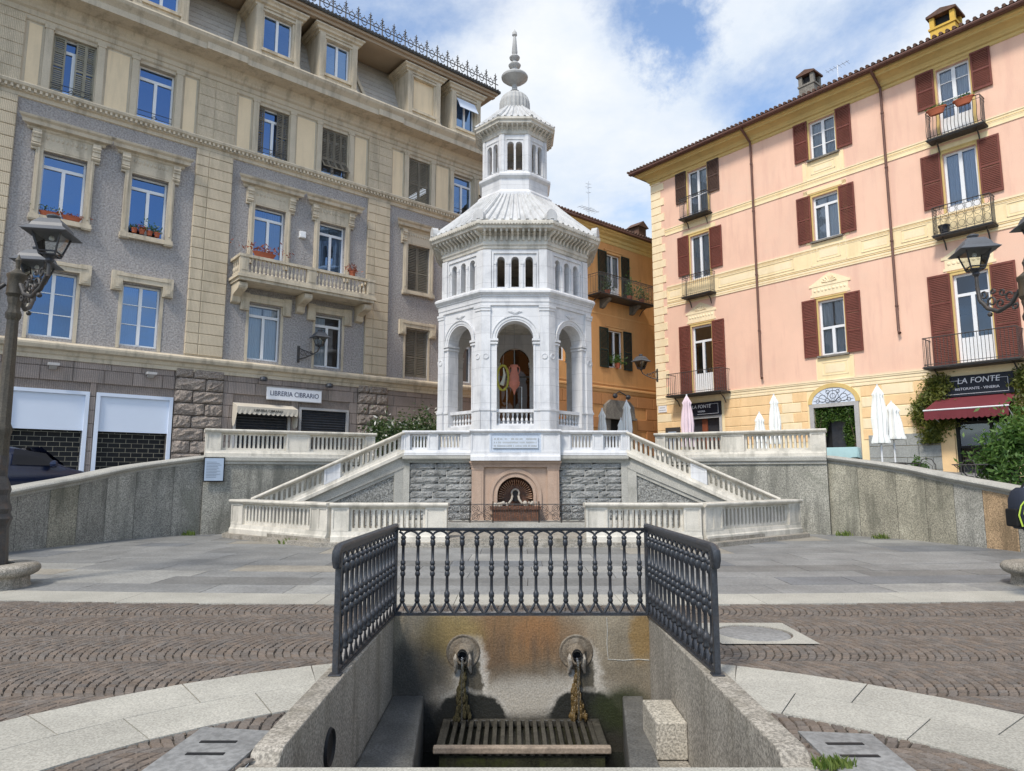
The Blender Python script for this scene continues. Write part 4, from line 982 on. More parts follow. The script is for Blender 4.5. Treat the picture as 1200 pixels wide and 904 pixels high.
def roof(a0, z0, a1, z1, nrib, r0, r1, name, conc=.0):
    m = MB(); steps = 6
    def rad(f): return a0 + (a1 - a0) * f - conc * math.sin(math.pi * f)
    for i in range(steps):
        f0, f1 = i / steps, (i + 1) / steps; P, Q = octo(rad(f0), z0 + (z1 - z0) * f0), octo(rad(f1), z0 + (z1 - z0) * f1)
        for k in range(8): j = (k + 1) % 8; m.add([P[k], P[j], Q[j], Q[k]], [(0, 1, 2, 3)])
    m.build(name, 'marble_roof', te)
    m = MB(); tt = math.tan(R(22.5))
    for k in range(8):
        for i in range(nrib + 1):
            u_ = -1 + 2 * i / nrib; pts = []; rs = []
            for q in range(7):
                f = q / 6; a = rad(f); T = face(k, a); corner = i in (0, nrib); pts.append(T(u_ * a * tt, -.01, z0 + (z1 - z0) * f)); rs.append((r0 + (r1 - r0) * f) * (1.4 if corner else 1))
            if i == nrib: continue
            m.tube(pts, rs, 6)
    m.build(name + '_ribs', 'marble_roof', te, smooth=True)
roof(2.86, 9.79, 1.20, 11.45, 9, .06, .035, 'roof', .05)
m = MB()
for k in range(8):                                    # antefixes
    ph = R(-112.5 + 45 * k); c, s_ = math.cos(ph), math.sin(ph); rr = 2.84 / math.cos(R(22.5))
    m.mark(); pts = [(-.17, 0), (.17, 0), (.19, .12), (.17, .24), (.10, .34), (0, .38), (-.10, .34), (-.17, .24), (-.19, .12)]
    m.prism(pts, 'y', -.10, .10, lambda x, y, z: (c * (rr - .05 + y) - s_ * x, s_ * (rr - .05 + y) + c * x, 9.78 - Z0 + z))
m.build('antefix', 'marble_roof', te)
A3 = 1.13; HW3 = A3 * math.tan(R(22.5))
m = MB(); ringz(m, A3, [(.20, 11.30), (.20, 11.42), (.12, 11.50), (.06, 11.56), (.06, 11.95), (.12, 12.0), (.16, 12.05), (.16, 12.12), (.05, 12.2), (0, 12.26)], .3)
m.build('lantern_base', 'marble', te)
for k in range(8):
    T = face(k, A3); m = MB(); m.arcade(T, -HW3, HW3, 12.2, 13.72, [(x, .115, 12.3, 13.36, False) for x in (-.15, .15)], 0, .16, 8)
    m.build('lantern_wall', 'marble', te)
    m = MB()
    for s in (-1, 1):
        a, b = (HW3 - .10, HW3 + .01) if s > 0 else (-HW3 - .01, -HW3 + .10); m.box(a, -.035, 12.2, b, 0, 13.62, T)
    m.box(-.32, -.02, 13.44, .32, 0, 13.48, T); m.box(-.32, -.02, 12.26, -.29, 0, 13.44, T); m.box(.29, -.02, 12.26, .32, 0, 13.44, T)
    m.lathe([(.035, 0), (.028, .04), (.024, .06), (.022, .78), (.035, .82), (.045, .92)], (0, 0, 0), 8, caps=False, T=lambda x, y, z: T(x, .02 + y, 12.28 + z))
    m.build('lantern_columns', 'marble', te)
m = MB(); ringz(m, A3, [(0, 13.62), (.04, 13.64), (.05, 13.80), (.10, 13.83), (.10, 13.9), (.27, 13.94), (.28, 14.02), (.33, 14.06), (.33, 14.12), (.28, 14.16), (0, 14.17)], .3)
m.build('lantern_cornice', 'marble_weathered', te)
m = MB()
for k in range(8):
    T = face(k, A3)
    for i in range(6): x = (-1 + 2 * (i + .5) / 6) * (HW3 + .07); m.prism([(-.04, 13.72), (-.10, 13.80), (-.23, 13.88), (-.25, 13.94), (-.04, 13.94)], 'x', x - .03, x + .03, T)
m.build('lantern_modillions', 'marble_weathered', te)
roof(1.42, 14.16, .62, 15.0, 5, .045, .025, 'lantern_roof', .03)
m = MB(); m.lathe([(.66, 14.9), (.66, 14.98), (.60, 15.02), (.56, 15.05), (.575, 15.2), (.57, 15.45), (.50, 15.64), (.36, 15.77), (.16, 15.84), (.11, 15.9)], (0, 0, -Z0), 48, flute=1, fl=.05); m.build('cupola', 'finial_grey', te)
m = MB(); m.lathe([(.11, 15.85), (.17, 15.93), (.10, 16.0), (.10, 16.16), (.16, 16.22), (.36, 16.33), (.49, 16.44), (.505, 16.50), (.47, 16.56), (.25, 16.62), (.14, 16.68), (.12, 16.74), (.12, 16.84), (.20, 16.90), (.235, 16.98), (.19, 17.04), (.10, 17.08), (.09, 17.16), (.18, 17.24), (.20, 17.30), (.15, 17.36), (.08, 17.40), (.11, 17.5), (.06, 18.12), (.05, 18.16), (.095, 18.22), (.085, 18.32), (.03, 18.40), (.008, 18.46)], (0, 0, -Z0), 28)
m.build('finial', 'finial_grey', te, smooth=True, angle=30)
m = MB(); m.prism([(p[0], p[1]) for p in octo(A1 - .35, 0)], 'z', 7.05 - Z0, 7.1 - Z0); m.mark().prism([(p[0], p[1]) for p in octo(A1 - .4, 0)], 'z', ZB - Z0 - .02, ZB - Z0 + .12); m.mark().prism([(p[0], p[1]) for p in octo(A2 - .2, 0)], 'z', 9.3 - Z0, 9.35 - Z0)
m.mark().prism([(p[0], p[1]) for p in octo(A3 - .1, 0)], 'z', 13.75 - Z0, 13.8 - Z0); m.mark().prism([(p[0], p[1]) for p in octo(A3 - .1, 0)], 'z', 11.9 - Z0, 12.0 - Z0)
m.build('floor', 'marble_weathered', te)
T = face(4, A1)
m = MB(); m.poly([T(-op - .02, .2, ZB + .6), T(op + .02, .2, ZB + .6), T(op + .02, .2, 6.5), T(-op - .02, .2, 6.5)]); gs = m.build('glass_screen', 'glass_smoked', te)
m = MB(); m.box(-op, .17, 5.4, op, .23, 5.46, T); m.box(-.03, .17, ZB + .6, .03, .23, 6.5, T); m.build('screen_frame', 'iron_old', gs)
# urn on posts and wreath inside the temple
t = thing('hanging_urn', 'pink amphora-shaped urn with two handles hanging inside the temple arch', 'urn', (XC - .02, 23.6, ZB + .1))
m = MB(); SC_ = .82
m = MB(); m.lathe([(r_ * SC_, 1.35 + (z_ - 1.05) * SC_ - .1) for r_, z_ in [(.015, 1.05), (.05, 1.18), (.09, 1.3), (.20, 1.42), (.225, 1.5), (.22, 1.56), (.235, 1.57), (.235, 1.62), (.21, 1.64), (.21, 1.8), (.17, 1.98), (.13, 2.1), (.12, 2.25), (.17, 2.32), (.17, 2.34), (.10, 2.34)]], (0, 0, 0), 20); m.build('body', 'urn_pink', t, smooth=True)
m = MB()
for s in (-1, 1): m.tube([(s * .10, 0, 2.25), (s * .17, 0, 2.24), (s * .19, 0, 2.14), (s * .155, 0, 2.0)], .018, 6)
m.build('handles', 'urn_pink', t, smooth=True)
m = MB()
for s in (-1, 1): m.tube([(s * .26, .1, 0), (s * .26, .1, 1.55)], .014, 6)
m.tube([(0, 0, 2.3), (0, 0, 3.9)], .008, 5); m.tube([(-.26, .1, 1.55), (.26, .1, 1.55)], .012, 5); m.build('support_rods', 'steel', t)
t = thing('wreath', 'yellow green oval wreath with a white flower stem hanging left of the urn', 'wreath', (XC - .42, 23.6, 5.0))
m = MB(); m.tube([(.20 * math.cos(q * math.pi / 8), 0, .44 * math.sin(q * math.pi / 8)) for q in range(17)], [.035 + .012 * (q % 2) for q in range(17)], 6); m.build('ring', 'gold_wreath', t)
m = MB(); m.tube([(.02, 0, .35), (.06, 0, .1), (.02, 0, -.1), (-.04, 0, -.26)], [.02, .05, .06, .09], 8); m.build('flowers', 'petal_white', t, smooth=True)
m = MB(); m.tube([(0, 0, .44), (.1, 0, 2.0)], .006, 4); m.build('cord', 'steel', t)
# ================================================================ FACADE HELPERS (local x along the wall, -y towards the square)
def wall_holes(m, u0, u1, z0, z1, holes, y=0., depth=.34):
    us = sorted({u0, u1, *[h[0] for h in holes], *[h[1] for h in holes]}); zs = sorted({z0, z1, *[h[2] for h in holes], *[h[3] for h in holes]})
    us = [u for u in us if u0 <= u <= u1]; zs = [z for z in zs if z0 <= z <= z1]
    for i in range(len(us) - 1):
        for j in range(len(zs) - 1):
            cu, cz = (us[i] + us[i + 1]) / 2, (zs[j] + zs[j + 1]) / 2
            if any(h[0] < cu < h[1] and h[2] < cz < h[3] for h in holes): continue
            m.poly([(us[i], y, zs[j]), (us[i + 1], y, zs[j]), (us[i + 1], y, zs[j + 1]), (us[i], y, zs[j + 1])])
    for (a, b, c, d) in holes:
        c2, d2 = max(c, z0), min(d, z1)
        m.poly([(a, y, c2), (a, y + depth, c2), (a, y + depth, d2), (a, y, d2)]); m.poly([(b, y, c2), (b, y, d2), (b, y + depth, d2), (b, y + depth, c2)])
        m.poly([(a, y, c2), (b, y, c2), (b, y + depth, c2), (a, y + depth, c2)]); m.poly([(a, y, d2), (a, y + depth, d2), (b, y + depth, d2), (b, y, d2)])
def window(root, u0, u1, z0, z1, y=.16, frame='white_frame', glass='glass_blue', transom=None, bars=(), french=0., curtain=0, vbar=True, fw=.06, mw=.10):
    m = MB(); d = .06; g = .002
    m.box(u0 + g, y, z0 + g, u0 + fw, y + d, z1 - g); m.box(u1 - fw, y, z0 + g, u1 - g, y + d, z1 - g); m.box(u0 + fw, y, z1 - fw, u1 - fw, y + d, z1 - g); m.box(u0 + fw, y, z0 + g, u1 - fw, y + d, z0 + fw * 1.2)
    c = (u0 + u1) / 2; top = z1 - fw
    if transom: zt = z0 + (z1 - z0) * transom; m.box(u0 + fw, y - .01, zt - .05, u1 - fw, y + d, zt + .05); top = zt - .05
    if vbar: m.box(c - mw / 2, y - .015, z0 + fw, c + mw / 2, y + d, top)
    if french: m.box(u0 + fw, y + .005, z0 + fw, u1 - fw, y + d - .01, z0 + (z1 - z0) * french)
    for f in bars: zb = z0 + (z1 - z0) * f; m.box(u0 + fw, y + .008, zb - .014, u1 - fw, y + d - .02, zb + .014)
    w_ = m.build('window', frame, root)
    m = MB(); m.poly([(u0, y + .04, z0), (u1, y + .04, z0), (u1, y + .04, z1), (u0, y + .04, z1)]); m.build('pane', glass, w_)
    if curtain:
        for (a, b) in ([(u0 + .05, c - .04), (c + .04, u1 - .05)] if curtain < 3 else [(u0 + .05, u1 - .05)]):
            if curtain == 1 and a > u0 + .1: continue
            m = MB(); n = 28; zt = z1 - .08; 
            for i in range(n):
                xa, xb = a + (b - a) * i / n, a + (b - a) * (i + 1) / n; ya, yb = y + .12 + .02 * math.sin(i * 1.7), y + .12 + .02 * math.sin((i + 1) * 1.7)
                m.poly([(xa, ya, z0 + .05), (xb, yb, z0 + .05), (xb, yb, zt), (xa, ya, zt)])
            m.build('curtain', 'curtain', w_, smooth=True)
    return w_
def shutter(root, u0, u1, z0, z1, mat, y=-.05, mids=(.5,), T=None, slat=.062, name='shutter', fw=.055):
    m = MB(); d = .04; fw = min(fw, (u1 - u0) * .16)
    m.box(u0, y, z0, u0 + fw, y + d, z1, T); m.box(u1 - fw, y, z0, u1, y + d, z1, T)
    zz_ = [z0] + [z0 + (z1 - z0) * k for k in mids] + [z1]
    for i, zk in enumerate(zz_):
        a, b = (zk, zk + .07) if i == 0 else ((zk - .07, zk) if i == len(zz_) - 1 else (zk - .04, zk + .04)); m.box(u0 + fw, y + .001, a, u1 - fw, y + d - .001, b, T)
    for i in range(len(zz_) - 1):
        z = zz_[i] + .08
        while z < zz_[i + 1] - .07:
            m.prism([(y + .004, z), (y + .012, z - .006), (y + d - .004, z + slat * .62), (y + d - .012, z + slat * .70)], 'x', u0 + fw, u1 - fw, T); z += slat
    return m.build(name, mat, root)
def hmould(m, prof, u0, u1, ret=True):
    # horizontal moulding: prof (projection, z), runs along the wall with returned ends
    k = len(prof); vs = []
    for (u, s) in ((u0, -1), (u1, 1)):
        for p, z in prof: vs.append((u + (s * p if ret else 0), -p, z))
    m.add(vs, [(q, q + 1, k + q + 1, k + q) for q in range(k - 1)])
    if ret:
        for (u, o) in ((u0, 0), (u1, k)):
            b = [(u, 0.0, z) for p, z in prof]; m.add([vs[o + i] for i in range(k)] + b, [(i, i + 1, k + i + 1, k + i) for i in range(k - 1)])
        m.add([vs[0], vs[k], (u1, 0, prof[0][1]), (u0, 0, prof[0][1])], [(0, 1, 2, 3)]); m.add([vs[k - 1], vs[2 * k - 1], (u1, 0, prof[-1][1]), (u0, 0, prof[-1][1])], [(0, 1, 2, 3)])
def shell_building(root, u0, u1, z1, dep, mat, name='rear_wall'):
    m = MB(); m.box(u0 + .002, .36, .0, u0 + .3, dep, z1); m.box(u1 - .3, .36, 0, u1 - .002, dep, z1); m.box(u0, dep - .3, 0, u1, dep, z1); m.build(name, mat, root)

# ================================================================ GREY BUILDING ON THE LEFT
LB = thing('grey_palazzo', 'tall grey and beige apartment building with pedimented windows and mansard dormers on the left', 'building', (-10.7, 24., 0), math.atan2(.65, .76))
U0, U1 = -17.2, 12.5
cols_ = [(-5.45, -4.25), (-2.95, -1.80), (1.22, 2.42), (3.82, 4.97), (7.97, 9.12), (10.45, 11.6)]
xcols = [(-13.0, -11.8), (-10.5, -9.3)]
allc = xcols + cols_
H3 = [(a, b, 13.86, 15.86) for a, b in allc]; H2 = [(a, b, 9.70, 11.78) for a, b in allc]; H1 = [(a, b, 5.88, 7.97) for a, b in allc]
m = MB(); wall_holes(m, U0, U1, 5.6, 13.5, H2 + H1); m.build('rendered_wall', 'stucco_grey', LB)
m = MB(); wall_holes(m, U0, U1, 13.5, 16.6, H3); m.build('attic_wall', 'beige_trim', LB)
SHOPS = [(-13.2, -11.2, .5, 4.15), (-10.6, -8.6, .5, 4.15), (-5.68, -3.76, .5, 4.15), (-3.35, -1.30, .5, 4.15), (.95, 2.88, 1.9, 4.12), (3.40, 5.30, 1.9, 4.14)]
m = MB(); wall_holes(m, U0, U1, .0, 5.62, SHOPS, .06, .5); m.build('ground_floor_wall', 'ashlar_ground', LB)
shell_building(LB, U0, U1, 17.0, 14, 'beige_plaster')
m = MB(); m.box(U0, .4, 5.6, U1, 13.7, 5.65); m.mark().box(U0, .4, 9.4, U1, 13.7, 9.45); m.mark().box(U0, .4, 13.4, U1, 13.7, 13.45); m.build('floor_slab', 'black_matt', LB)
# dressed stone courses of the ground floor
def covered(a, b, z0, z1, hs, pad=.14): return any(a < h[1] + pad and b > h[0] - pad and z0 < h[3] + pad and z1 > h[2] for h in hs)
PIL = [(-8.6, -6.22), (-.95, .33), (5.97, 7.03)]
m = MB(); m2 = MB(); hh = .435; r_ = 0; z = .2
while z < 5.2:
    u = U0 + (r_ % 2) * .45; z1_ = min(z + hh, 5.3)
    while u < U1:
        L_ = random.uniform(.8, 1.15); b = min(u + L_, U1)
        segs = [(u, b)]
        for h in SHOPS:                                # cut by openings
            ns = []
            for (p, q) in segs:
                if z < h[3] + .12 and p < h[1] + .12 and q > h[0] - .12:
                    if p < h[0] - .12: ns.append((p, h[0] - .12))
                    if q > h[1] + .12: ns.append((h[1] + .12, q))
                else: ns.append((p, q))
            segs = ns
        for (p0, p1) in PIL:
            p0, p1 = p0 - .21, p1 + .12; ns = []
            for (p, q) in segs:
                if p < p1 and q > p0:
                    if p < p0: ns.append((p, p0))
                    if q > p1: ns.append((p1, q))
                else: ns.append((p, q))
            segs = ns
        for (p, q) in segs:
            if q - p > .08: m.p = sum(p > P_[0] for P_ in PIL); m.col = jit(.10); m.cbox(p + .006, 0, z + .006, q - .006, .07, z1_ - .006, .012)
        u = b
    for pi_, (p0, p1) in enumerate(PIL):
        m2.p = pi_
        a, b = p0 - .21, p1 + .12; mid = a + (b - a) * (.36 if r_ % 2 else .62)
        if not any(p0 < h[1] and p1 > h[0] for h in SHOPS):
            for (q0, q1) in ((a, mid), (mid, b)): m2.quarry(q0 + .015, -.13, z + .015, q1 - .015, .07, z1_ - .015, .08, nx=7, nz=5)
    z += hh; r_ += 1
m.build('dressed_stone', 'combed_ashlar', LB); m2.build('rusticated_pier', 'rustic_block', LB)
m = MB(); m.box(U0, -.05, 5.2, U1, .1, 5.32)
hmould(m, [(.03, 5.30), (.10, 5.36), (.12, 5.46), (.26, 5.50), (.30, 5.60), (.30, 5.66), (.22, 5.72), (.05, 5.76), (0, 5.77)], U0, U1); m.build('ledge', 'beige_trim', LB)
m = MB(); hmould(m, [(.0, 13.36), (.05, 13.38), (.06, 13.5), (.13, 13.53), (.13, 13.62), (.22, 13.68), (.24, 13.76), (.22, 13.80), (.0, 13.84)], U0, U1)
u = U0 + .1
while u < U1 - .1: m.box(u, -.20, 13.555, u + .07, -.12, 13.66); u += .15
m.build('string_course', 'beige_trim', LB)
# pilasters in blocks
for (p0, p1) in PIL:
    m = MB(); z = 5.80; i = 0
    while z < 13.3:
        z1_ = min(z + .385, 13.36); sp = p0 + (p1 - p0) * (.34 if p0 > -6 else .8)
        w_ = .06 if i % 2 else 0
        m.cbox(p0 + .0, -.10, z + .010, sp - .006, .02, z1_ - .010, .015); m.cbox(sp + .006, -.10, z + .010, p1 + .0, .02, z1_ - .010, .015); z += .385; i += 1
    m.box(p0 + .01, -.07, 5.77, p1 - .01, .01, 13.36); m.build('pilaster', 'beige_stone', LB)
    m = MB(); z = 13.84
    while z < 16.0:
        z1_ = min(z + .40, 16.1); sp = p0 + (p1 - p0) * .4
        m.cbox(p0 - .05, -.09, z + .008, sp - .006, .02, z1_ - .008, .012); m.cbox(sp + .006, -.09, z + .008, p1, .02, z1_ - .008, .012); z += .40
    m.box(p0 - .04, -.07, 13.82, p1 - .01, .01, 16.1); m.build('attic_pilaster', 'beige_stone', LB)
# attic storey: flat beige fields, window posts and frieze
m = MB(); edges = [U0] + [e for c in allc for e in (c[0] - .30, c[1] + .30)] + [U1]
for i in range(0, len(edges), 2):
    a, b = edges[i], edges[i + 1]; parts_ = [(a, b)]
    for (p0, p1) in PIL:
        ns = []
        for (p, q) in parts_:
            if p < p1 + .08 and q > p0 - .12:
                if p < p0 - .12: ns.append((p, p0 - .12))
                if q > p1 + .08: ns.append((p1 + .08, q))
            else: ns.append((p, q))
        parts_ = ns
    for (p, q) in parts_:
        if q - p > .15: m.mark().box(p + .02, -.012, 13.9, q - .02, .0, 15.92)
m.build('plaster_panel', 'beige_plaster', LB)
m = MB()
for (a, b) in allc:
    for (p, q) in ((a - .24, a - .03), (b + .03, b + .24)): m.mark().box(p, -.07, 13.84, q, .0, 15.98); m.box(p - .03, -.09, 15.9, q + .03, 0, 16.02)
m.build('window_post', 'beige_trim', LB)
m = MB(); hmould(m, [(.02, 15.98), (.06, 16.02), (.06, 16.14), (.10, 16.16), (.10, 16.32), (.18, 16.38), (.2, 16.46), (.28, 16.56), (.34, 16.70), (.92, 16.74), (.93, 16.95), (.97, 17.0), (1.08, 17.12), (1.12, 17.22), (1.10, 17.28), (.9, 17.33), (-.1, 17.40)], U0, U1 - .15)
for (p0, p1) in PIL[1:]: m.box(p0 - .1, -.99, 16.745, p1 + .05, -.3, 17.0)
m.build('main_cornice', 'beige_trim', LB)
# pedimented second floor and hooded first floor surrounds
for ci, (a, b) in enumerate(allc):
    m = MB(); balc = ci in (4, 5); zb = 9.62 if not balc else 9.5
    for (p, q) in ((a - .20, a), (b, b + .20)):
        m.box(p, -.09, zb, q, .0, 12.05); e = .05; m.box(p + (e if q == a else .1), -.12, zb + .2, q - (.1 if q == a else e), -.08, 12.0)
        if not balc: m.box(p - .04, -.14, zb - .14, q + .04, .0, zb + .06)
    m.box(a, -.09, 11.80, b, .0, 12.05); m.box(a + .0, -.10, 11.86, b, -.08, 11.92)
    m.box(a - .13, -.06, 12.05, b + .13, 0, 12.42)
    k = 9
    for i in range(k): u = a + .02 + (b - a - .04) * (i + .5) / k; m.lathe([(.052, 0), (.03, .022), (.001, .03)], (0, 0, 0), 7, caps=False, T=lambda x, y, z: (u + x, -.06 - z, 12.24 + y * 1.6))
    if not balc: m.box(a - .25, -.16, zb - .10, b + .25, .0, zb - .03); m.box(a, -.12, zb - .04, b, .05, zb + .07)
    hmould(m, [(.06, 12.40), (.10, 12.44), (.10, 12.50), (.24, 12.53), (.26, 12.64), (.33, 12.70), (.35, 12.76), (.30, 12.78), (0, 12.84)], a - .38, b + .38)
    sur = m.build('window_surround', 'beige_trim', LB)
    m = MB()
    for uu in (a - .33, b + .10):
        m.mark()
        for (z0_, z1_, p) in ((12.14, 12.40, .20), (11.98, 12.14, .17), (11.86, 11.98, .14), (11.78, 11.86, .10)): m.box(uu, -p, z0_, uu + .23, 0, z1_ - .006)
        m.tube([(uu - .006, -.18, 12.26), (uu + .236, -.18, 12.26)], .055, 8); m.tube([(uu - .006, -.13, 11.92), (uu + .236, -.13, 11.92)], .045, 8)
    m.build('console', 'beige_trim', sur)
    m = MB(); z = 8.02                                # first floor hood
    m.box(a - .30, -.13, z, b + .30, 0, z + .28); m.box(a - .22, -.16, z + .16, b + .22, 0, z + .24)
    for uu in (a - .36, b + .04): m.box(uu, -.14, z - .34, uu + .32, 0, z + .31); m.box(uu + .05, -.17, z - .30, uu + .27, 0, z - .02); m.box(uu + .10, -.19, z - .24, uu + .22, 0, z - .10)
    m.box(a - .10, -.02, 5.78, a, .0, z); m.box(b, -.02, 5.78, b + .10, 0, z)
    m.build('window_hood', 'beige_trim', LB)
# windows
for ci, (a, b) in enumerate(allc):
    if ci in (1, 6):    # closed shutters on the second column from the temple
        for (z0_, z1_) in ((9.7, 11.78), (5.88, 7.97)) + (((13.86, 15.86),) if ci == 6 else ()):
            c = (a + b) / 2
            for (p, q) in ((a + .01, c - .005), (c + .005, b - .01)): shutter(LB, p, q, z0_ + .01, z1_ - .01, 'old_shutter', .06, (.42,), slat=.075)
    else:
        window(LB, a, b, 9.7, 11.78, transom=.80, curtain=0 if ci < 4 else 2, bars=(), glass='glass_blue')
        window(LB, a, b, 5.88, 7.97, transom=None if ci < 4 else .80, bars=(.36, .68) if ci < 4 else (), curtain=[2, 2, 2, 1, 2, 1, 0, 2][ci], glass='glass_blue' if ci < 4 else 'glass_clear')
    if ci == 6: continue
    window(LB, a, b, 13.86, 15.86, y=.20, transom=.78, glass='glass_blue', frame='white_frame')
    m = MB(); m.tube([(a + .02, .05, 14.18), (b - .02, .05, 14.18)], .012, 5); m.tube([(a + .02, .05, 14.0), (b - .02, .05, 14.0)], .012, 5); m.tube([((a + b) / 2 - .1, .05, 14.0), ((a + b) / 2, .05, 14.1), ((a + b) / 2 + .1, .05, 14.0)], .012, 5); m.build('window_rail', 'iron_dark', LB)
    if ci == 2:
        for (p, q) in ((a, a + .36), (b - .56, b - .28), (b - .28, b)): shutter(LB, p, q, 13.87, 15.85, 'grey_shutter', .09, (.5,), slat=.07)
    if ci == 4:
        for (p, q) in ((a, a + .24), (b - .46, b - .23), (b - .23, b)): shutter(LB, p, q, 13.87, 15.85, 'old_shutter', .09, (.5,), slat=.07)
    if ci == 5:
        n4 = 4
        for i in range(n4):
            p = a + (b - a) * i / n4; q = a + (b - a) * (i + 1) / n4 - .01
            shutter(LB, p, q, 14.55, 15.85, 'old_shutter', .06, (), slat=.07)
            TT = lambda x, y_, z_: (x, .06 - (14.55 - z_) * .62 + (y_ - .06), 14.55 - (14.55 - z_) * .78)
            shutter(LB, p, q, 13.95, 14.55, 'old_shutter', .06, (), TT, slat=.07)
# shops
for i, (a, b, c, d) in enumerate(SHOPS[:4]):
    fr = MB(); fr.box(a - .11, -.05, c, a, .25, d + .11); fr.box(b, -.05, c, b + .11, .25, d + .11); fr.box(a, -.05, d, b, .25, d + .11); w_ = fr.build('shop_window', 'blue_white_board', LB)
    m = MB(); m.box(a, .02, 3.02, b, .08, d); m.build('blind', 'blue_white_board', w_)
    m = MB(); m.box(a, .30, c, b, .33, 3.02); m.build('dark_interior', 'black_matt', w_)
    m = MB(); z = 1.0; r_ = 0                         # brick-bond roller grille
    while z < 3.02:
        m.box(a, .10, z, b, .112, z + .009); u = a + (.16 if r_ % 2 else .33)
        while u < b: m.box(u, .099, z, u + .009, .113, z + .15); u += .34
        z += .15; r_ += 1
    m.build('roller_grille', 'grey_shutter', w_)
for i, (a, b, c, d) in enumerate(SHOPS[4:]):
    fr = MB(); fr.box(a - .09, -.03, c, a, .2, d + .09); fr.box(b, -.03, c, b + .09, .2, d + .09); fr.box(a, -.03, d, b, .2, d + .09); w_ = fr.build('shop_window', 'door_frame_grey', LB)
    m = MB(); z = c
    while z < d: m.prism([(.10, z), (.06, z + .05), (.10, z + .098)], 'x', a, b); z += .1
    m.box(a, .10, c, b, .14, d); m.build('roller_shutter', 'iron_dark', w_)
# mansard, dormers and roof
m = MB(); m.add([(U0, .10, 17.38), (U1 - .3, .10, 17.38), (U1 - .3, 1.35, 20.4), (U0, 1.35, 20.4)], [(0, 1, 2, 3)])
z = 17.4
while z < 20.3:
    f = (z - 17.38) / 3.02; yy = .10 + 1.25 * f; m.box(U0, yy - .02, z, U1 - .3, yy + .05, z + .02); z += .28
m.add([(U1 - .3, .1, 17.38), (U1 - .3, 13, 17.38), (U1 - .3, 13, 20.4), (U1 - .3, 1.35, 20.4)], [(0, 1, 2, 3)]); m.build('mansard_roof', 'mansard_slate', LB)
m = MB(); m.box(U0, -.62, 20.34, U1 + .15, 13, 20.44); m.box(U0, -.50, 20.2, U1 + .05, -.3, 20.34); m.build('eaves', 'soffit', LB)
m = MB(); m.box(U0, -.70, 20.44, U1 + .25, 13, 20.56)
u = U0
while u < U1 + .2: m.tube([(u, -.74, 20.52), (u, .2, 20.62)], .06, 6); u += .17
m.build('roof_edge', 'dark_roof', LB)
dm = [(-12.8, -11.6), (-10.3, -9.1), (-5.5, -4.3), (-3.0, -1.9), (1.16, 2.30), (3.76, 4.82), (8.0, 9.12), (10.42, 11.5)]
for i, (a, b) in enumerate(dm):
    m = MB(); z0_, z1_ = 18.12, 19.62; f = .34
    wall_holes(m, a - f, b + f, 17.36, 20.02, [(a, b, z0_, z1_)], -.22, .25)
    m.add([(a - f, -.22, 17.36), (a - f, 1.4, 17.36), (a - f, 1.4, 20.1), (a - f, -.22, 20.02)], [(0, 1, 2, 3)]); m.add([(b + f, -.22, 17.36), (b + f, 1.4, 17.36), (b + f, 1.4, 20.1), (b + f, -.22, 20.02)], [(0, 1, 2, 3)])
    for (p, q) in ((a - f + .02, a - .08), (b + .08, b + f - .02)):
        m.box(p, -.28, 17.75, q, -.22, 19.85)
        for k in (.25, .5, .75): x = p + (q - p) * k; m.box(x - .012, -.295, 17.9, x + .012, -.28, 19.7)
        m.box(p - .02, -.31, 17.55, q + .02, -.22, 17.85)
    m.box(a - .08, -.27, z1_ + .02, b + .08, -.22, z1_ + .10); m.box(a - .10, -.29, z0_ - .14, b + .10, -.20, z0_ - .03)
    d_ = m.build('dormer', 'beige_trim', LB)
    m = MB(); hm = [(.0, 19.78), (.05, 19.80), (.05, 19.88), (.14, 19.92), (.16, 20.0), (.24, 20.06), (.24, 20.12), (0, 20.16)]
    k = len(hm); vs = [(u_ + s_ * p, -.22 - p, z) for (u_, s_) in ((a - f, -1), (b + f, 1)) for p, z in hm] + [(u_ + s_ * p, 1.4, z) for (u_, s_) in ((a - f, -1), (b + f, 1)) for p, z in hm]
    m.add(vs, [(q, q + 1, k + q + 1, k + q) for q in range(k - 1)] + [(q, 2 * k + q, 2 * k + q + 1, q + 1) for q in range(k - 1)] + [(k + q, k + q + 1, 3 * k + q + 1, 3 * k + q) for q in range(k - 1)] + [(k - 1, 2 * k - 1, 4 * k - 1, 3 * k - 1), (0, k, 3 * k, 2 * k)])
    m.build('dormer_cornice', 'beige_trim', d_)
    if i == 6:
        m = MB(); m.box(a, -.10, z0_, b, -.06, z1_); m.build('blind_panel', 'beige_plaster', d_)
    else: window(LB, a, b, z0_, z1_, y=-.06, glass='glass_blue', frame='white_frame')
    if i == 7:
        m = MB(); m.add([(a, -.2, z1_ - .02), (b, -.2, z1_ - .02), (b, -.52, z1_ - .62), (a, -.52, z1_ - .62), (a, -.19, z1_ - .02), (b, -.19, z1_ - .02), (b, -.51, z1_ - .64), (a, -.51, z1_ - .64)], [(0, 1, 2, 3), (4, 5, 6, 7), (0, 1, 5, 4), (3, 2, 6, 7)])
        m.build('sun_blind', 'blue_white_board', LB)
# struts on the mansard
m = MB()
for (u, du) in ((.05, -.55), (5.9, .55), (-3.9, .4)):
    m.mark().add([(u, .02, 17.5), (u + .16, .02, 17.5), (u + .16 - du, 1.22, 20.25), (u - du, 1.22, 20.25), (u, .12, 17.5), (u + .16, .12, 17.5), (u + .16 - du, 1.32, 20.25), (u - du, 1.32, 20.25)], [(0, 1, 2, 3), (0, 3, 7, 4), (1, 5, 6, 2)])
m.build('roof_rib', 'beige_trim', LB)
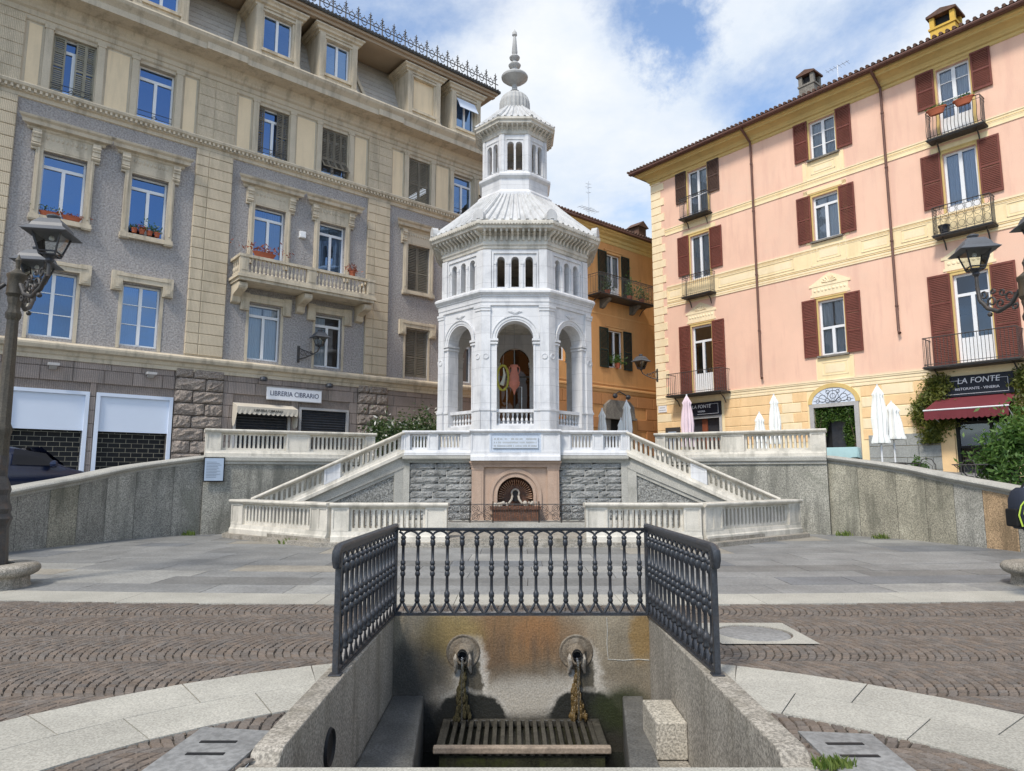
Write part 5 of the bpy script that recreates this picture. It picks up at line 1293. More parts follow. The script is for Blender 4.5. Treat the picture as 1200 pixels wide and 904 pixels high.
# iron cresting: each scroll unit is a piece
m = MB(); u = 1.5; cnt = 0
m.tube([(u - .2, -.55, 20.60), (U1 + .2, -.55, 20.60)], .03, 5); m.tube([(u - .2, -.55, 20.86), (U1 + .2, -.55, 20.86)], .02, 5)
while u < U1 + .3:
    m.tube([(u, -.55, 20.56), (u, -.55, 21.28)], [.034, .018], 5); m.sphere((u, -.55, 21.12), .05, 6, 4)
    m.tube([(u - .10, -.55, 21.08), (u, -.55, 21.0), (u + .10, -.55, 21.08)], .020, 4); m.tube([(u - .07, -.55, 21.19), (u + .07, -.55, 21.19)], .018, 4)
    uc = u + .29
    if uc < U1 + .2:
        m.tube([(uc + .13 * math.cos(q * math.pi / 5), -.55, 20.86 + .13 * math.sin(q * math.pi / 5)) for q in range(11)], .020, 4)
        m.tube([(u + .02, -.55, 20.95), (u + .1, -.55, 21.0), (u + .16, -.55, 20.9)], .018, 4); m.tube([(u + .56, -.55, 20.95), (u + .48, -.55, 21.0), (u + .42, -.55, 20.9)], .018, 4)
        m.tube([(uc, -.55, 20.98), (uc, -.55, 21.08)], .012, 4)
    u += .58
m.v = [(x, y_, 20.56 + (z - 20.56) * 1.3) for x, y_, z in m.v]; m.build('iron_cresting', 'iron_old', LB)
# balcony
bl = MB(); a, b = .47, 5.86
pr = [(.10, 8.52), (.16, 8.56), (.16, 8.66), (.24, 8.70), (.24, 8.80), (0, 8.80)]
bl.box(a, -1.0, 8.55, b, .0, 8.66); bl.box(a - .06, -1.06, 8.66, b + .06, .0, 8.76); bl.box(a - .02, -1.02, 8.76, b + .02, 0, 8.80)
bal = bl.build('balcony', 'beige_trim', LB)
m = MB(); zt = 9.50
m.box(a - .03, -1.04, zt - .10, b + .03, -.82, zt); m.box(a - .03, -.82, zt - .10, a + .2, -.0, zt); m.box(b - .2, -.82, zt - .10, b + .03, 0, zt); m.box(a, -1.01, 8.80, b, -.86, 8.86)
for (p, q) in ((a, a + .32), (2.98, 3.36), (b - .32, b)): m.box(p, -1.01, 8.86, q, -.85, zt - .10); m.box(p + .05, -1.025, 8.92, q - .05, -1.01, zt - .16)
m.build('balcony_rail', 'beige_trim', bal)
def balu(mm, x, y_, z, h, r): mm.lathe([(r, 0), (r, .08 * h), (r * .5, .14 * h), (r * .95, .32 * h), (r * .95, .42 * h), (r * .42, .6 * h), (r * .42, .7 * h), (r * .85, .9 * h), (r * .85, h)], (x, y_, z), 8, caps=False)
first = None
for (p, q, n) in ((a + .38, 2.92, 14), (3.42, b - .38, 13)):
    for i in range(n):
        x = p + (q - p) * (i + .5) / n
        if first is None: mm = MB(); balu(mm, 0, 0, 0, zt - .10 - 8.86, .052); first = mm.build('baluster', 'beige_trim', bal, smooth=True); first.location = (x, -.93, 8.86)
        else: c = first.copy(); col.objects.link(c); c.location = (x, -.93, 8.86)
for i in range(4):
    for x in (a + .08, b - .08): c = first.copy(); col.objects.link(c); c.location = (x, -.15 - i * .18, 8.86)
for uu in (a + .05, 2.98, b - .35):
    m = MB(); m.prism([(0, 7.86), (-.12, 7.9), (-.20, 8.0), (-.22, 8.12), (-.45, 8.2), (-.78, 8.26), (-.88, 8.36), (-.86, 8.5), (-.6, 8.54), (0, 8.54)], 'x', uu, uu + .30)
    m.tube([(uu - .01, -.10, 7.98), (uu + .31, -.10, 7.98)], .10, 9); m.tube([(uu - .01, -.76, 8.38), (uu + .31, -.76, 8.38)], .115, 9); m.build('bracket', 'beige_trim', bal)
# shop sign, awning, number plates, lamps on the facade
def on_L(u, y_, z): c, s_ = math.cos(LB.rotation_euler.z), math.sin(LB.rotation_euler.z); return (LB.location.x + u * c - y_ * s_, LB.location.y + u * s_ + y_ * c, z)
rzL = LB.rotation_euler.z
t = thing('shop_sign', 'long white shop sign with dark blue capitals LIBRERIA CIBRARIO above the awning', 'sign', on_L(3.08, -.05, 4.67), rzL)
m = MB(); m.box(-1.08, -.04, -.23, 1.08, .02, .23); m.build('board', 'sign_white', t); m = MB(); m.box(-1.10, -.046, -.25, 1.10, -.03, -.22); m.box(-1.10, -.046, .22, 1.10, -.03, .25); m.build('edge', 'door_frame_grey', t)
text_mesh('lettering', 'LIBRERIA CIBRARIO', .26, 'ink', t, 0, -.045, 0, sx=.86)
t = thing('shop_awning', 'cream scalloped awning lettered LIBRERIA CIBRARIO over the dark bookshop opening', 'awning', on_L(1.92, 0, 3.9), rzL)
m = MB(); hw_ = 1.12; pj = .55; n = 13
m.add([(-hw_, -.02, .34), (hw_, -.02, .34), (hw_, -pj, .16), (-hw_, -pj, .16)], [(0, 1, 2, 3)])
for s in (-1, 1): m.add([(s * hw_, -.02, .34), (s * hw_, -pj, .16), (s * hw_, -pj, -.05), (s * (hw_ + .03), -pj * .8, -.45), (s * (hw_ + .02), -.25, -.55), (s * hw_, -.1, -.5), (s * hw_, -.02, -.3)], [tuple(range(7))])
m.build('canopy', 'awning_cream', t)
m = MB()
for i in range(n):
    a_, b_ = -hw_ + 2 * hw_ * i / n, -hw_ + 2 * hw_ * (i + 1) / n; P = [(a_, -pj - .004, .165), (b_, -pj - .004, .165)] + [(b_ + (a_ - b_) * q / 6, -pj - .004 - .01 * math.sin(q), -.06 - .05 * math.sin(math.pi * q / 6)) for q in range(7)]
    m.poly(P)
m.build('valance', 'awning_cream', t); text_mesh('lettering', 'LIBRERIA CIBRARIO', .125, 'black_matt', t, 0, -pj - .012, .045)
for (u, z, lab) in ((1.75, 5.1, 'left'), (4.35, 5.08, 'right')):
    t = thing('spotlight', 'small dark spotlight on a stem above the %s end of the white shop sign' % lab, 'spotlight', on_L(u, 0, z), rzL, 'spotlights above the bookshop sign')
    m = MB(); m.tube([(0, .0, .1), (0, -.3, .1)], .02, 6); m.lathe([(.02, .12), (.13, .08), (.15, -.02), (.12, -.06)], (0, -.36, .02), 12); m.build('lamp_head', 'iron_dark', t)
for (u, z, lab) in ((-4.7, 5.0, 'first from the left'), (-1.95, 4.98, 'second from the left')):
    t = thing('floodlight', 'small pale box floodlight on the rusticated wall above the shop windows, %s' % lab, 'floodlight', on_L(u, 0, z), rzL, 'floodlights on the ground floor')
    m = MB(); m.box(-.15, -.3, -.02, .15, -.02, .06); m.prism([(-.02, -.02), (-.28, -.02), (-.02, -.12)], 'x', -.1, .1); m.build('housing', 'door_frame_grey', t)
def wall_lantern(loc, rz, lab, dirx=1, s_=1.0):
    t = thing('wall_lantern', lab, 'wall lamp', loc, rz, 'scrolled iron wall lanterns')
    m = MB(); m.box(-.05, -.03, -.35, .05, 0, .30)
    P = [(0, -.02, -.22), (dirx * .2, -.15, -.16), (dirx * .45, -.3, -.02), (dirx * .60, -.4, .1), (dirx * .66, -.44, .26)]
    m.tube(P, .026, 6); m.tube([(0, -.02, .22), (dirx * .2, -.14, .12), (dirx * .4, -.27, .04), (dirx * .5, -.33, .0)], .018, 5)
    for (cx, cz, r_) in ((.13, .02, .09), (.28, -.02, .07), (.40, .05, .05)): m.tube([(dirx * (cx + r_ * math.cos(q * .785)), -.07 - cx * .5, cz + r_ * math.sin(q * .785)) for q in range(8)], .013, 4)
    m.build('bracket', 'iron_old', t)
    lantern_head(t, (dirx * .66, -.44, .26), .62 * s_); return t
def lantern_head(t, o_, k):
    # four-sided lantern: k is its hood width in metres
    x, y_, z = o_; m = MB(); h = k * .62; b0, b1 = k * .17, k * .31
    for (sx_, sy_) in ((-1, -1), (1, -1), (1, 1), (-1, 1)): m.tube([(x + sx_ * b0, y_ + sy_ * b0, z + .10 * k), (x + sx_ * b1, y_ + sy_ * b1, z + h)], .017 * k / .7, 5)
    for (w_, zz_) in ((b0, .10 * k), (b0 * 1.15, .17 * k)):
        P = [(x - w_, y_ - w_, z + zz_), (x + w_, y_ - w_, z + zz_), (x + w_, y_ + w_, z + zz_), (x - w_, y_ + w_, z + zz_), (x - w_, y_ - w_, z + zz_)]; m.tube(P, .016 * k / .7, 5)
    m.lathe([(.03, -.02), (.05 * k, .0), (.12 * k, .05 * k), (.16 * k, .10 * k), (.02, .10 * k)], (x, y_, z), 10)
    m.build('cage', 'iron_dark', t)
    m = MB(); e = .004
    q = [(x - b0 + e, y_ - b0 + e), (x + b0 - e, y_ - b0 + e), (x + b0 - e, y_ + b0 - e), (x - b0 + e, y_ + b0 - e)]; p = [(x - b1 + e, y_ - b1 + e), (x + b1 - e, y_ - b1 + e), (x + b1 - e, y_ + b1 - e), (x - b1 + e, y_ + b1 - e)]
    for i in range(4): j = (i + 1) % 4; m.poly([(*q[i], z + .1 * k), (*q[j], z + .1 * k), (*p[j], z + h), (*p[i], z + h)])
    m.build('glass', 'glass_lamp', t)
    m = MB(); w0, w1, w2 = k * .5, k * .34, k * .22
    def lv(w_, zz_): return [(x - w_, y_ - w_, z + zz_), (x + w_, y_ - w_, z + zz_), (x + w_, y_ + w_, z + zz_), (x - w_, y_ + w_, z + zz_)]
    lev = [lv(w0 * .94, h - .01), lv(w0, h), lv(w0, h + .012 * k), lv(w1 * 1.06, h + .13 * k), lv(w1 * .96, h + .22 * k), lv(w2, h + .36 * k), lv(w2 * .6, h + .39 * k)]
    for a_, b_ in zip(lev[:-1], lev[1:]): m.add(a_ + b_, [(i, (i + 1) % 4, 4 + (i + 1) % 4, 4 + i) for i in range(4)])
    m.add(lev[0], [(3, 2, 1, 0)]); m.add(lev[-1], [(0, 1, 2, 3)])
    m.lathe([(.10 * k, .38 * k), (.12 * k, .42 * k), (.15 * k, .46 * k), (.15 * k, .49 * k), (.08 * k, .52 * k), (.001, .53 * k)], (x, y_, z + h), 14, caps=False)
    m.build('hood', 'hood_grey', t)
    m = MB(); m.lathe([(.03 * k, 0), (.05 * k, -.03 * k), (.06 * k, -.08 * k), (.04 * k, -.11 * k), (.001, -.12 * k)], (x, y_, z + h - .012), 12, caps=False); m.build('bulb', 'white_frame', t, smooth=True)
wall_lantern(on_L(3.18, 0, 6.3), rzL, 'scrolled iron wall lantern below the stone balcony of the grey building', 1, 1.0)
# flower pots on window sills and the balcony
def pot(loc, s_, lab, grp='flower pots on sills and balconies', flower='leaf_green', wide=False, nl=26, spread=1.0):
    t = thing('flower_pot', lab, 'flower pot', loc, 0, grp)
    m = MB()
    if wide: m.lathe([(.07, 0), (.095, .12), (.10, .14), (.085, .14)], (0, 0, 0), 12); m.v = [(x * 3.0, y_ * .9, z) for x, y_, z in m.v]
    else: m.lathe([(.07, 0), (.095, .13), (.105, .13), (.105, .16), (.085, .16)], (0, 0, 0), 12)
    m.v = [(x * s_, y_ * s_, z * s_) for x, y_, z in m.v]; m.build('pot', 'terracotta', t, smooth=True)
    m = MB(); w_ = .28 if wide else .1
    leaves(m, lambda: (random.gauss(0, w_ * s_), random.gauss(0, .06 * s_), (.16 + abs(random.gauss(0, .10 * spread))) * s_), nl * 3, .05 * s_); m.build('plant', flower, t); t.rotation_euler = (0, 0, rzL); return t
for i, (u, sp_, fl) in enumerate(((-2.75, .6, 'leaf_dark'), (-2.52, .8, 'petal_red'), (-2.28, 1.6, 'leaf_green'), (-2.05, .9, 'leaf_dark'))):
    pot(on_L(u, -.02, 9.75), 1.0, ['small dark plant in the leftmost terracotta pot of the sill of four pots', 'reddish plant in the second terracotta pot of the sill of four pots', 'tall leafy plant in the third terracotta pot of the sill of four pots', 'dark bushy plant in the rightmost terracotta pot of the sill of four pots'][i], flower=fl, spread=sp_)
pot(on_L(-5.15, -.02, 9.72), 1.0, 'long terracotta trough, left one on the sill behind the street lamp', wide=True, flower='leaf_dark'); pot(on_L(-4.55, -.02, 9.72), 1.0, 'long terracotta trough with red plants, right one behind the street lamp', wide=True, flower='petal_red', spread=.3)
pot(on_L(1.35, -.9, 9.50), 1.5, 'wide planter of dry reddish flowers on the left of the stone balcony', wide=True, flower='petal_red', nl=40); pot(on_L(4.9, -.9, 9.50), 1.3, 'planter of reddish flowers near the right end of the stone balcony', flower='petal_red', nl=40)
# air vent between the second floor windows
t = thing('wall_box', 'small white electrical box on the grey wall between the balcony windows', 'electrical box', on_L(3.12, 0, 11.05), rzL); m = MB(); m.box(-.12, -.14, -.13, .12, 0, .13); m.box(-.10, -.15, -.11, .10, -.14, .11); m.build('box', 'white_frame', t, bevel=.01)
# ================================================================ PINK HOUSE ON THE RIGHT
RB = thing('pink_house', 'pink and yellow painted townhouse with dark red louvred shutters and iron balconies on the right', 'building', (7.14, 33.44, 0), -R(50.7))
rzR = RB.rotation_euler.z
def on_R(u, y_, z): c, s_ = math.cos(rzR), math.sin(rzR); return (RB.location.x + u * c - y_ * s_, RB.location.y + u * s_ + y_ * c, z)
V1 = 24.; ZG = 5.10
T_ = [(2.24, 3.34, 13.95, 16.30), (8.37, 9.44, 14.62, 16.28), (13.17, 14.22, 13.62, 16.28), (18.6, 19.7, 14.6, 16.28)]
S_ = [(2.27, 3.33, 10.05, 13.02), (8.33, 9.38, 11.12, 13.02), (13.16, 14.20, 10.05, 13.06), (18.6, 19.7, 11.1, 13.02)]
F1_ = [(2.19, 3.27, 5.38, 8.60), (8.32, 9.34, 6.36, 8.62), (13.14, 14.22, 5.38, 8.58), (18.6, 19.7, 6.36, 8.6)]
G_ = [(1.72, 3.52, 1.6, 4.22), (7.90, 9.50, 1.5, 4.30), (12.84, 14.55, 1.5, 4.35)]
m = MB(); wall_holes(m, 0, V1, ZG, 16.5, T_ + S_ + F1_, depth=.30); m.build('pink_wall', 'pink_plaster', RB)
m = MB(); wall_holes(m, 0, V1, 0, ZG, G_, depth=.4); m.build('ground_floor_wall', 'yellow_paint', RB)
shell_building(RB, 0, V1, 17.2, 12, 'yellow_paint')
m = MB(); m.box(0, .35, 5.0, V1, 11.7, 5.05); m.mark().box(0, .35, 9.5, V1, 11.7, 9.55); m.mark().box(0, .35, 13.4, V1, 11.7, 13.45); m.build('floor_slab', 'black_matt', RB)
# painted stone decoration, each a shallow relief
m = MB(); z = ZG + .0; i = 0                           # corner quoins
while z < 16.4:
    m.mark().cbox(-.012, -.035, z + .012, (.80 if i % 2 else .60), .01, min(z + .40, 16.45) - .012, .012); z += .40; i += 1
m.build('quoin', 'yellow_light', RB)
m = MB(); z = ZG
while z < 16.4: m.mark().cbox(15.95 + (.1 if int(z / .4) % 2 else 0), -.035, z + .012, 16.7, .01, min(z + .4, 16.45) - .012, .012); z += .4
m.build('quoin', 'yellow_light', RB)
def bands(m, rows, u0=.82, u1=V1, p=.012):
    for (za, zb, pp) in rows: m.box(u0, -pp, za, u1, .0, zb)
m = MB(); bands(m, [(9.98, 10.80, .010), (13.50, 13.76, .012)]); m.build('painted_band', 'yellow_paint', RB)
m = MB(); bands(m, [(9.86, 9.98, .02), (10.06, 10.09, .028), (9.80, 9.86, .035), (10.80, 10.86, .03), (10.70, 10.73, .022), (13.46, 13.50, .03), (13.76, 13.80, .03), (13.62, 13.64, .02)]); m.build('painted_moulding', 'yellow_light', RB)
m = MB(); bands(m, [(9.99, 10.0, .032), (10.74, 10.752, .026), (13.66, 13.672, .02), (9.88, 9.89, .03)]); m.build('painted_line', 'yellow_dark', RB)
m = MB()
u = .95; panels = [(.9, 1.7), (3.75, 7.4), (10.15, 11.2), (11.6, 12.5), (14.9, 15.9), (20, 23)]
for (a, b) in panels:
    m.mark(); z0_, z1_ = 10.18, 10.66; t_ = .025
    for (aa, bb, cc_, dd) in ((a, b, z0_, z0_ + t_), (a, b, z1_ - t_, z1_), (a, a + t_, z0_, z1_), (b - t_, b, z0_, z1_)): m.box(aa, -.03, cc_, bb, -.0, dd)
    m.box(a + .10, -.016, z0_ + .10, b - .10, 0, z1_ - .10)
m.build('painted_panel', 'yellow_dark' if 0 else 'yellow_light', RB)
m = MB(); bands(m, [(5.02, 5.10, .03), (5.16, 5.20, .03), (5.28, 5.34, .045), (5.34, 5.38, .06)], 0); bands(m, [(5.10, 5.16, .012), (5.20, 5.28, .02)], 0)
m.build('string_course', 'yellow_light', RB)
# ground floor painted ashlar
m = MB(); m2 = MB(); z = 2.95; i = 0; G2 = [(g[0] - .25, g[1] + .25, g[2], g[3] + (1.0 if k != 1 else .85)) for k, g in enumerate(G_)]
while z < 4.95:
    u = .02 + (0 if i % 2 else .0); kk = 0
    while u < V1:
        L_ = [2.4, .85][(kk + i) % 2] if i % 2 else [1.1, 1.6, .8][kk % 3]; b = min(u + L_, V1); kk += 1
        m.p = m2.p = sum(u > g[0] for g in G2)
        if not any(u < g[1] and b > g[0] and z < g[3] for g in G2):
            (m if (i + kk) % 2 else m2).cbox(u + .012, -.022, z + .012, b - .012, .01, z + .385, .010)
        else:
            for g in G2:
                if u < g[0] - .1 < b and z < g[3]: m.cbox(u + .012, -.022, z + .012, g[0] - .02, .01, z + .385, .010)
                if u < g[1] + .1 < b and z < g[3]: m.cbox(g[1] + .02, -.022, z + .012, b - .012, .01, z + .385, .010)
        u = b
    z += .41; i += 1
m.build('painted_ashlar', 'ochre_block', RB); m2.build('painted_ashlar', 'yellow_light', RB)
m = MB(); z = 1.4; i = 0
while z < 2.9:
    u = 9.95 - (.4 if i % 2 else 0)
    while u < 12.55: b = min(u + .85, 12.6); m.col = jit(.15); m.cbox(max(u, 9.95) + .006, -.05, z + .006, b - .006, .01, z + .42, .008); u += .85
    z += .43; i += 1
m.build('stone_dado', 'stone_grey_dado', RB)
# cornice, gutter, tiled roof
m = MB(); hmould(m, [(.02, 16.36), (.05, 16.40), (.05, 16.48), (.12, 16.52), (.14, 16.58), (.20, 16.66), (.34, 16.74), (.48, 16.78), (.50, 16.84), (.58, 16.88), (.60, 16.96), (0, 17.0)], 0, V1); m.build('cornice', 'cornice_yellow', RB)
m = MB(); m.box(-.72, -.74, 16.96, V1, 12.2, 17.0); m.box(-.74, -.80, 16.93, V1, -.68, 17.02)
m.tube([(-.76, -.80, 17.0), (V1, -.80, 17.0)], .06, 7); m.build('gutter', 'downpipe', RB)
def tiled_roof(root, u0, u1, y0, z0, y1, z1, pitch=.21, rows=26, name='tiled_roof'):
    m = MB(); n = int((u1 - u0) / pitch); k = 6; vs = []; fs = []; L_ = math.hypot(y1 - y0, z1 - z0); W_n = n * k + 1
    for r_ in range(rows):
        for e in (0, 1):
            f = (r_ + e) / rows; lift = .035 if e == 0 else .0
            for i in range(W_n):
                ph = (i % k) / k * 2 * math.pi; vs.append((u0 + i * pitch / k, y0 + (y1 - y0) * f, z0 + (z1 - z0) * f + lift + .045 * math.cos(ph) + (math.sin(i // k * 12.9 + r_ * 7.7) * .008)))
    for r_ in range(2 * rows - 1):
        for i in range(W_n - 1): a = r_ * W_n + i; fs.append((a, a + 1, a + W_n + 1, a + W_n))
    m.add(vs, fs)
    for i in range(n):                                # rounded tile noses at the eaves
        c = u0 + i * pitch; m.tube([(c, y0 - .06, z0 + .02), (c, y0 + .12, z0 + .06)], .062, 7)
    return m.build(name, 'roof_tile', root, smooth=False)
tiled_roof(RB, -.80, V1, -.80, 17.10, 5.8, 19.3)
m = MB(); m.add([(-.8, 12.4, 17.1), (V1, 12.4, 17.1), (V1, 5.8, 19.3), (-.8, 5.8, 19.3)], [(0, 1, 2, 3)]); m.add([(-.78, -.8, 17.05), (-.78, 12.4, 17.05), (-.78, 5.8, 19.28)], [(0, 1, 2)]); m.build('roof_back', 'roof_tile', RB)
# windows and shutters
RS = 'maroon_shutter'
def row_windows(row, sh, frs, mids, col0=None):
    for i, (a, b, c, d) in enumerate(row):
        frn, tr_, bars, fr_ = frs[i]
        window(RB, a, b, c, d, y=.12, glass='glass_clear', transom=tr_, bars=bars, french=fr_, curtain=[2, 2, 2, 2][i] if row is not F1_ else [0, 2, 0, 2][i], mw=.12, fw=.08)
        m = MB(); m.box(a - .10, -.010, c, a, .0, d + .12); m.box(b, -.010, c, b + .10, 0, d + .12); m.box(a, -.010, d, b, 0, d + .12); m.box(a - .14, -.03, d + .10, b + .14, 0, d + .15); m.build('window_surround', 'cornice_yellow', RB)
        if frn == 0: m = MB(); m.box(a - .12, -.12, c - .07, b + .12, .08, c); m.build('sill', 'chimney_grey', RB)
        wl, hl, hr = sh[i]; mt = col0 if (col0 and i == 0) else RS
        s1 = shutter(RB, a - .06 - wl, a - .06, hl, d + .10, mt, -.075, mids); s2 = shutter(RB, b + .06, b + .06 + wl, hr, d + .10, mt, -.075, mids)
row_windows(T_, [(.62, 14.85, 14.85), (.60, 14.68, 14.68), (.60, 14.95, 14.95), (.6, 14.6, 14.6)], [(1, None, (.45,), 0), (0, None, (.35, .68), 0), (1, None, (.55, .8), .30), (0, None, (.5,), 0)], (.5,), 'brown_shutter')
row_windows(S_, [(.64, 11.18, 11.18), (.60, 11.14, 11.14), (.64, 11.15, 11.15), (.6, 11.1, 11.1)], [(1, None, (), .30), (0, .78, (), 0), (1, None, (), .36), (0, .78, (), 0)], (.5,))
row_windows(F1_, [(.64, 5.44, 5.44), (.60, 6.36, 6.36), (.72, 5.44, 5.44), (.6, 6.3, 6.3)], [(1, .77, (), .30), (0, .5, (), 0), (1, .77, (), .30), (0, .5, (), 0)], (.36, .68))
# painted frames and overdoors
def deco(uc, z, w_, h):
    m = MB()
    m.box(uc - w_, -.02, z, uc + w_, 0, z + .10); m.box(uc - w_ * .92, -.014, z + .10, uc + w_ * .92, 0, z + h * .45); m.box(uc - w_ * 1.05, -.03, z + h * .45, uc + w_ * 1.05, 0, z + h * .55)
    m.prism([(uc - w_, z + h * .55), (uc + w_, z + h * .55), (uc + w_ * .35, z + h * .86), (uc, z + h), (uc - w_ * .35, z + h * .86)], 'y', -.014, 0)
    for k in range(9): x = uc + w_ * .85 * (k - 4) / 4.5; m.lathe([(.07, 0), (.04, .02), (.001, .025)], (0, 0, 0), 7, caps=False, T=lambda X, Y, Z: (x + X, -.014 - Z, z + h * .27 + Y))
    for k in range(7): a_ = math.pi * (k + .5) / 7; m.tube([(uc + .05 * math.cos(a_), -.018, z + h * .58), (uc + .30 * math.cos(a_), -.022, z + h * .58 + .24 * math.sin(a_))], [.03, .045], 6)
    m.build('painted_overdoor', 'yellow_light', RB)
for (a, b, c, d) in (F1_[0], F1_[1], F1_[2]): deco((a + b) / 2, d + .18, .80, .92)
def frame_panel(u0, u1, z0, z1, bw=.16, inner=True):
    m = MB(); m.box(u0, -.011, z0, u1, 0, z1); m.build('painted_frame', 'yellow_paint', RB)
    m = MB(); t_ = .03
    for (aa, bb, cc_, dd) in ((u0, u1, z0, z0 + t_), (u0, u1, z1 - t_, z1), (u0, u0 + t_, z0, z1), (u1 - t_, u1, z0, z1)): m.box(aa, -.024, cc_, bb, -.0, dd)
    if inner:
        a, b, c, d = u0 + bw + .08, u1 - bw - .08, z0 + .18, z1 - .18
        for (aa, bb, cc_, dd) in ((a, b, c, c + t_), (a, b, d - t_, d), (a, a + t_, c, d), (b - t_, b, c, d)): m.box(aa, -.024, cc_, bb, -.0, dd)
        m.box(a + .12, -.02, c + .10, b - .12, 0, d - .10)
    m.build('painted_frame_edge', 'yellow_light', RB)
frame_panel(8.12, 9.60, 13.80, 14.55); frame_panel(8.15, 9.60, 10.10, 11.03); frame_panel(8.10, 9.6, 5.38, 6.28)
for (a, b, z0_, z1_) in ((7.98, 8.14, 11.05, 13.35), (9.58, 9.74, 11.05, 13.35), (7.98, 9.74, 13.2, 13.36), (8.0, 8.12, 13.8, 14.6), (9.6, 9.72, 13.8, 14.6), (1.9, 3.7, 13.16, 13.36), (12.8, 14.6, 13.18, 13.38)):
    m = MB(); m.box(a, -.018, z0_, b, 0, z1_); m.build('painted_frame', 'yellow_paint', RB)
# iron balconies
def iron_balcony(root, u0, u1, z, proj, h, style, slab_mat='iron_old'):
    m = MB(); m.box(u0, -proj, z - .09, u1, .0, z); m.box(u0 - .03, -proj - .03, z - .05, u1 + .03, 0, z - .03); s_ = m.build('balcony', slab_mat, root)
    m = MB()
    for uu in (u0 + .25, u1 - .25): m.mark().tube([(uu, -.03, z - .50), (uu, -proj * .25, z - .26), (uu, -proj * .6, z - .11)], [.02, .028, .028], 6)
    m.build('bracket', 'iron_old', s_)
    m = MB(); P = [(u0 + .03, -.01), (u0 + .03, -proj + .03), (u1 - .03, -proj + .03), (u1 - .03, -.01)]
    for zz_, r_ in ((z + h, .018), (z + .07, .012)) + (((z + h - .12, .010),) if style != 1 else ()): m.tube([(x, y_, zz_) for x, y_ in P], r_, 5)
    def bar(x, y_, ny):
        if style == 2: m.tube([(x, y_, z), (x, y_ - ny * .07, z + .12), (x, y_ - ny * .09, z + .3), (x, y_ - ny * .02, z + .6), (x, y_, z + h)], .010, 4)
        else: m.tube([(x, y_, z), (x, y_, z + h)], .009, 4)
    n = max(4, int((u1 - u0) / (.11 if style != 3 else .24)))
    for i in range(n + 1): bar(u0 + .03 + (u1 - u0 - .06) * i / n, -proj + .03, 1 if style == 2 else 0)
    for i in range(1, 5):
        for uu in (u0 + .03, u1 - .03): m.tube([(uu, -proj * i / 5, z), (uu, -proj * i / 5, z + h)], .009, 4)
    if style == 3:
        for i in range(n):
            xc = u0 + .03 + (u1 - u0 - .06) * (i + .5) / n
            for zc in (z + .22, z + .5, z + .78): m.tube([(xc + .10 * math.cos(q * math.pi / 4), -proj + .03, zc + .12 * math.sin(q * math.pi / 4)) for q in range(9)], .007, 4)
    if style == 0:
        for i in range(n): xc = u0 + .03 + (u1 - u0 - .06) * (i + .5) / n; m.tube([(xc + .04 * math.cos(q * math.pi / 3), -proj + .03, z + h - .06 + .04 * math.sin(q * math.pi / 3)) for q in range(7)], .006, 4)
    m.build('balcony_railing', 'iron_old', s_); return s_
iron_balcony(RB, 2.0, 3.55, 13.90, .45, .98, 0); iron_balcony(RB, 2.0, 3.60, 10.02, .45, .98, 0); iron_balcony(RB, 1.15, 4.15, 5.36, .75, 1.0, 1)
iron_balcony(RB, 12.85, 14.60, 13.58, .48, 1.0, 2); iron_balcony(RB, 12.80, 14.62, 10.02, .50, 1.0, 3); iron_balcony(RB, 12.25, 15.05, 5.36, .75, 1.0, 1)
# downpipes
for (u, z0_) in ((5.72, 5.9), (11.30, 6.95)):
    m = MB(); m.tube([(u - .05, -.78, 16.98), (u - .03, -.5, 16.75), (u, -.12, 16.45), (u, -.09, 16.2), (u + .0, -.09, z0_), (u + .02, -.12, z0_ - .1), (u + .06, -.16, z0_ - .16)], [.06, .055, .05, .05, .05, .05, .06], 8)
    for z in (7.8, 10.3, 13.2, 15.4): m.lathe([(.065, 0), (.065, .06)], (u, -.09, z), 8)
    m.build('downpipe', 'downpipe', RB, smooth=True)
# chimneys
for (u, y_, w_, z0_, z1_, mt, lab) in ((8.05, 1.0, .34, 17.5, 19.0, 'chimney_grey', 0), (13.35, 1.0, .42, 17.5, 18.85, 'chimney_yellow', 0)):
    m = MB(); m.box(u - w_, y_ - w_, z0_, u + w_, y_ + w_, z1_ - .55); m.box(u - w_ * 1.1, y_ - w_ * 1.1, z1_ - .62, u + w_ * 1.1, y_ + w_ * 1.1, z1_ - .54)
    for sx_ in (-1, 1):
        for sy_ in (-1, 1): m.box(u + sx_ * w_ - sx_ * .16 - .0, y_ + sy_ * w_ - sy_ * .16, z1_ - .55, u + sx_ * w_, y_ + sy_ * w_, z1_ - .12)
    ch = m.build('chimney', mt, RB)
    m = MB(); m.prism([(u - w_ * 1.2, z1_ - .12), (u + w_ * 1.2, z1_ - .12), (u + w_ * 1.2, z1_ - .04), (u, z1_ + .10), (u - w_ * 1.2, z1_ - .04)], 'y', y_ - w_ * 1.2, y_ + w_ * 1.2); m.build('chimney_cap', 'roof_tile', ch)
    m = MB(); m.box(u - w_ * .6, y_ - w_ * .6, z1_ - .54, u + w_ * .6, y_ + w_ * .6, z1_ - .13); m.build('flue', 'black_matt', ch)
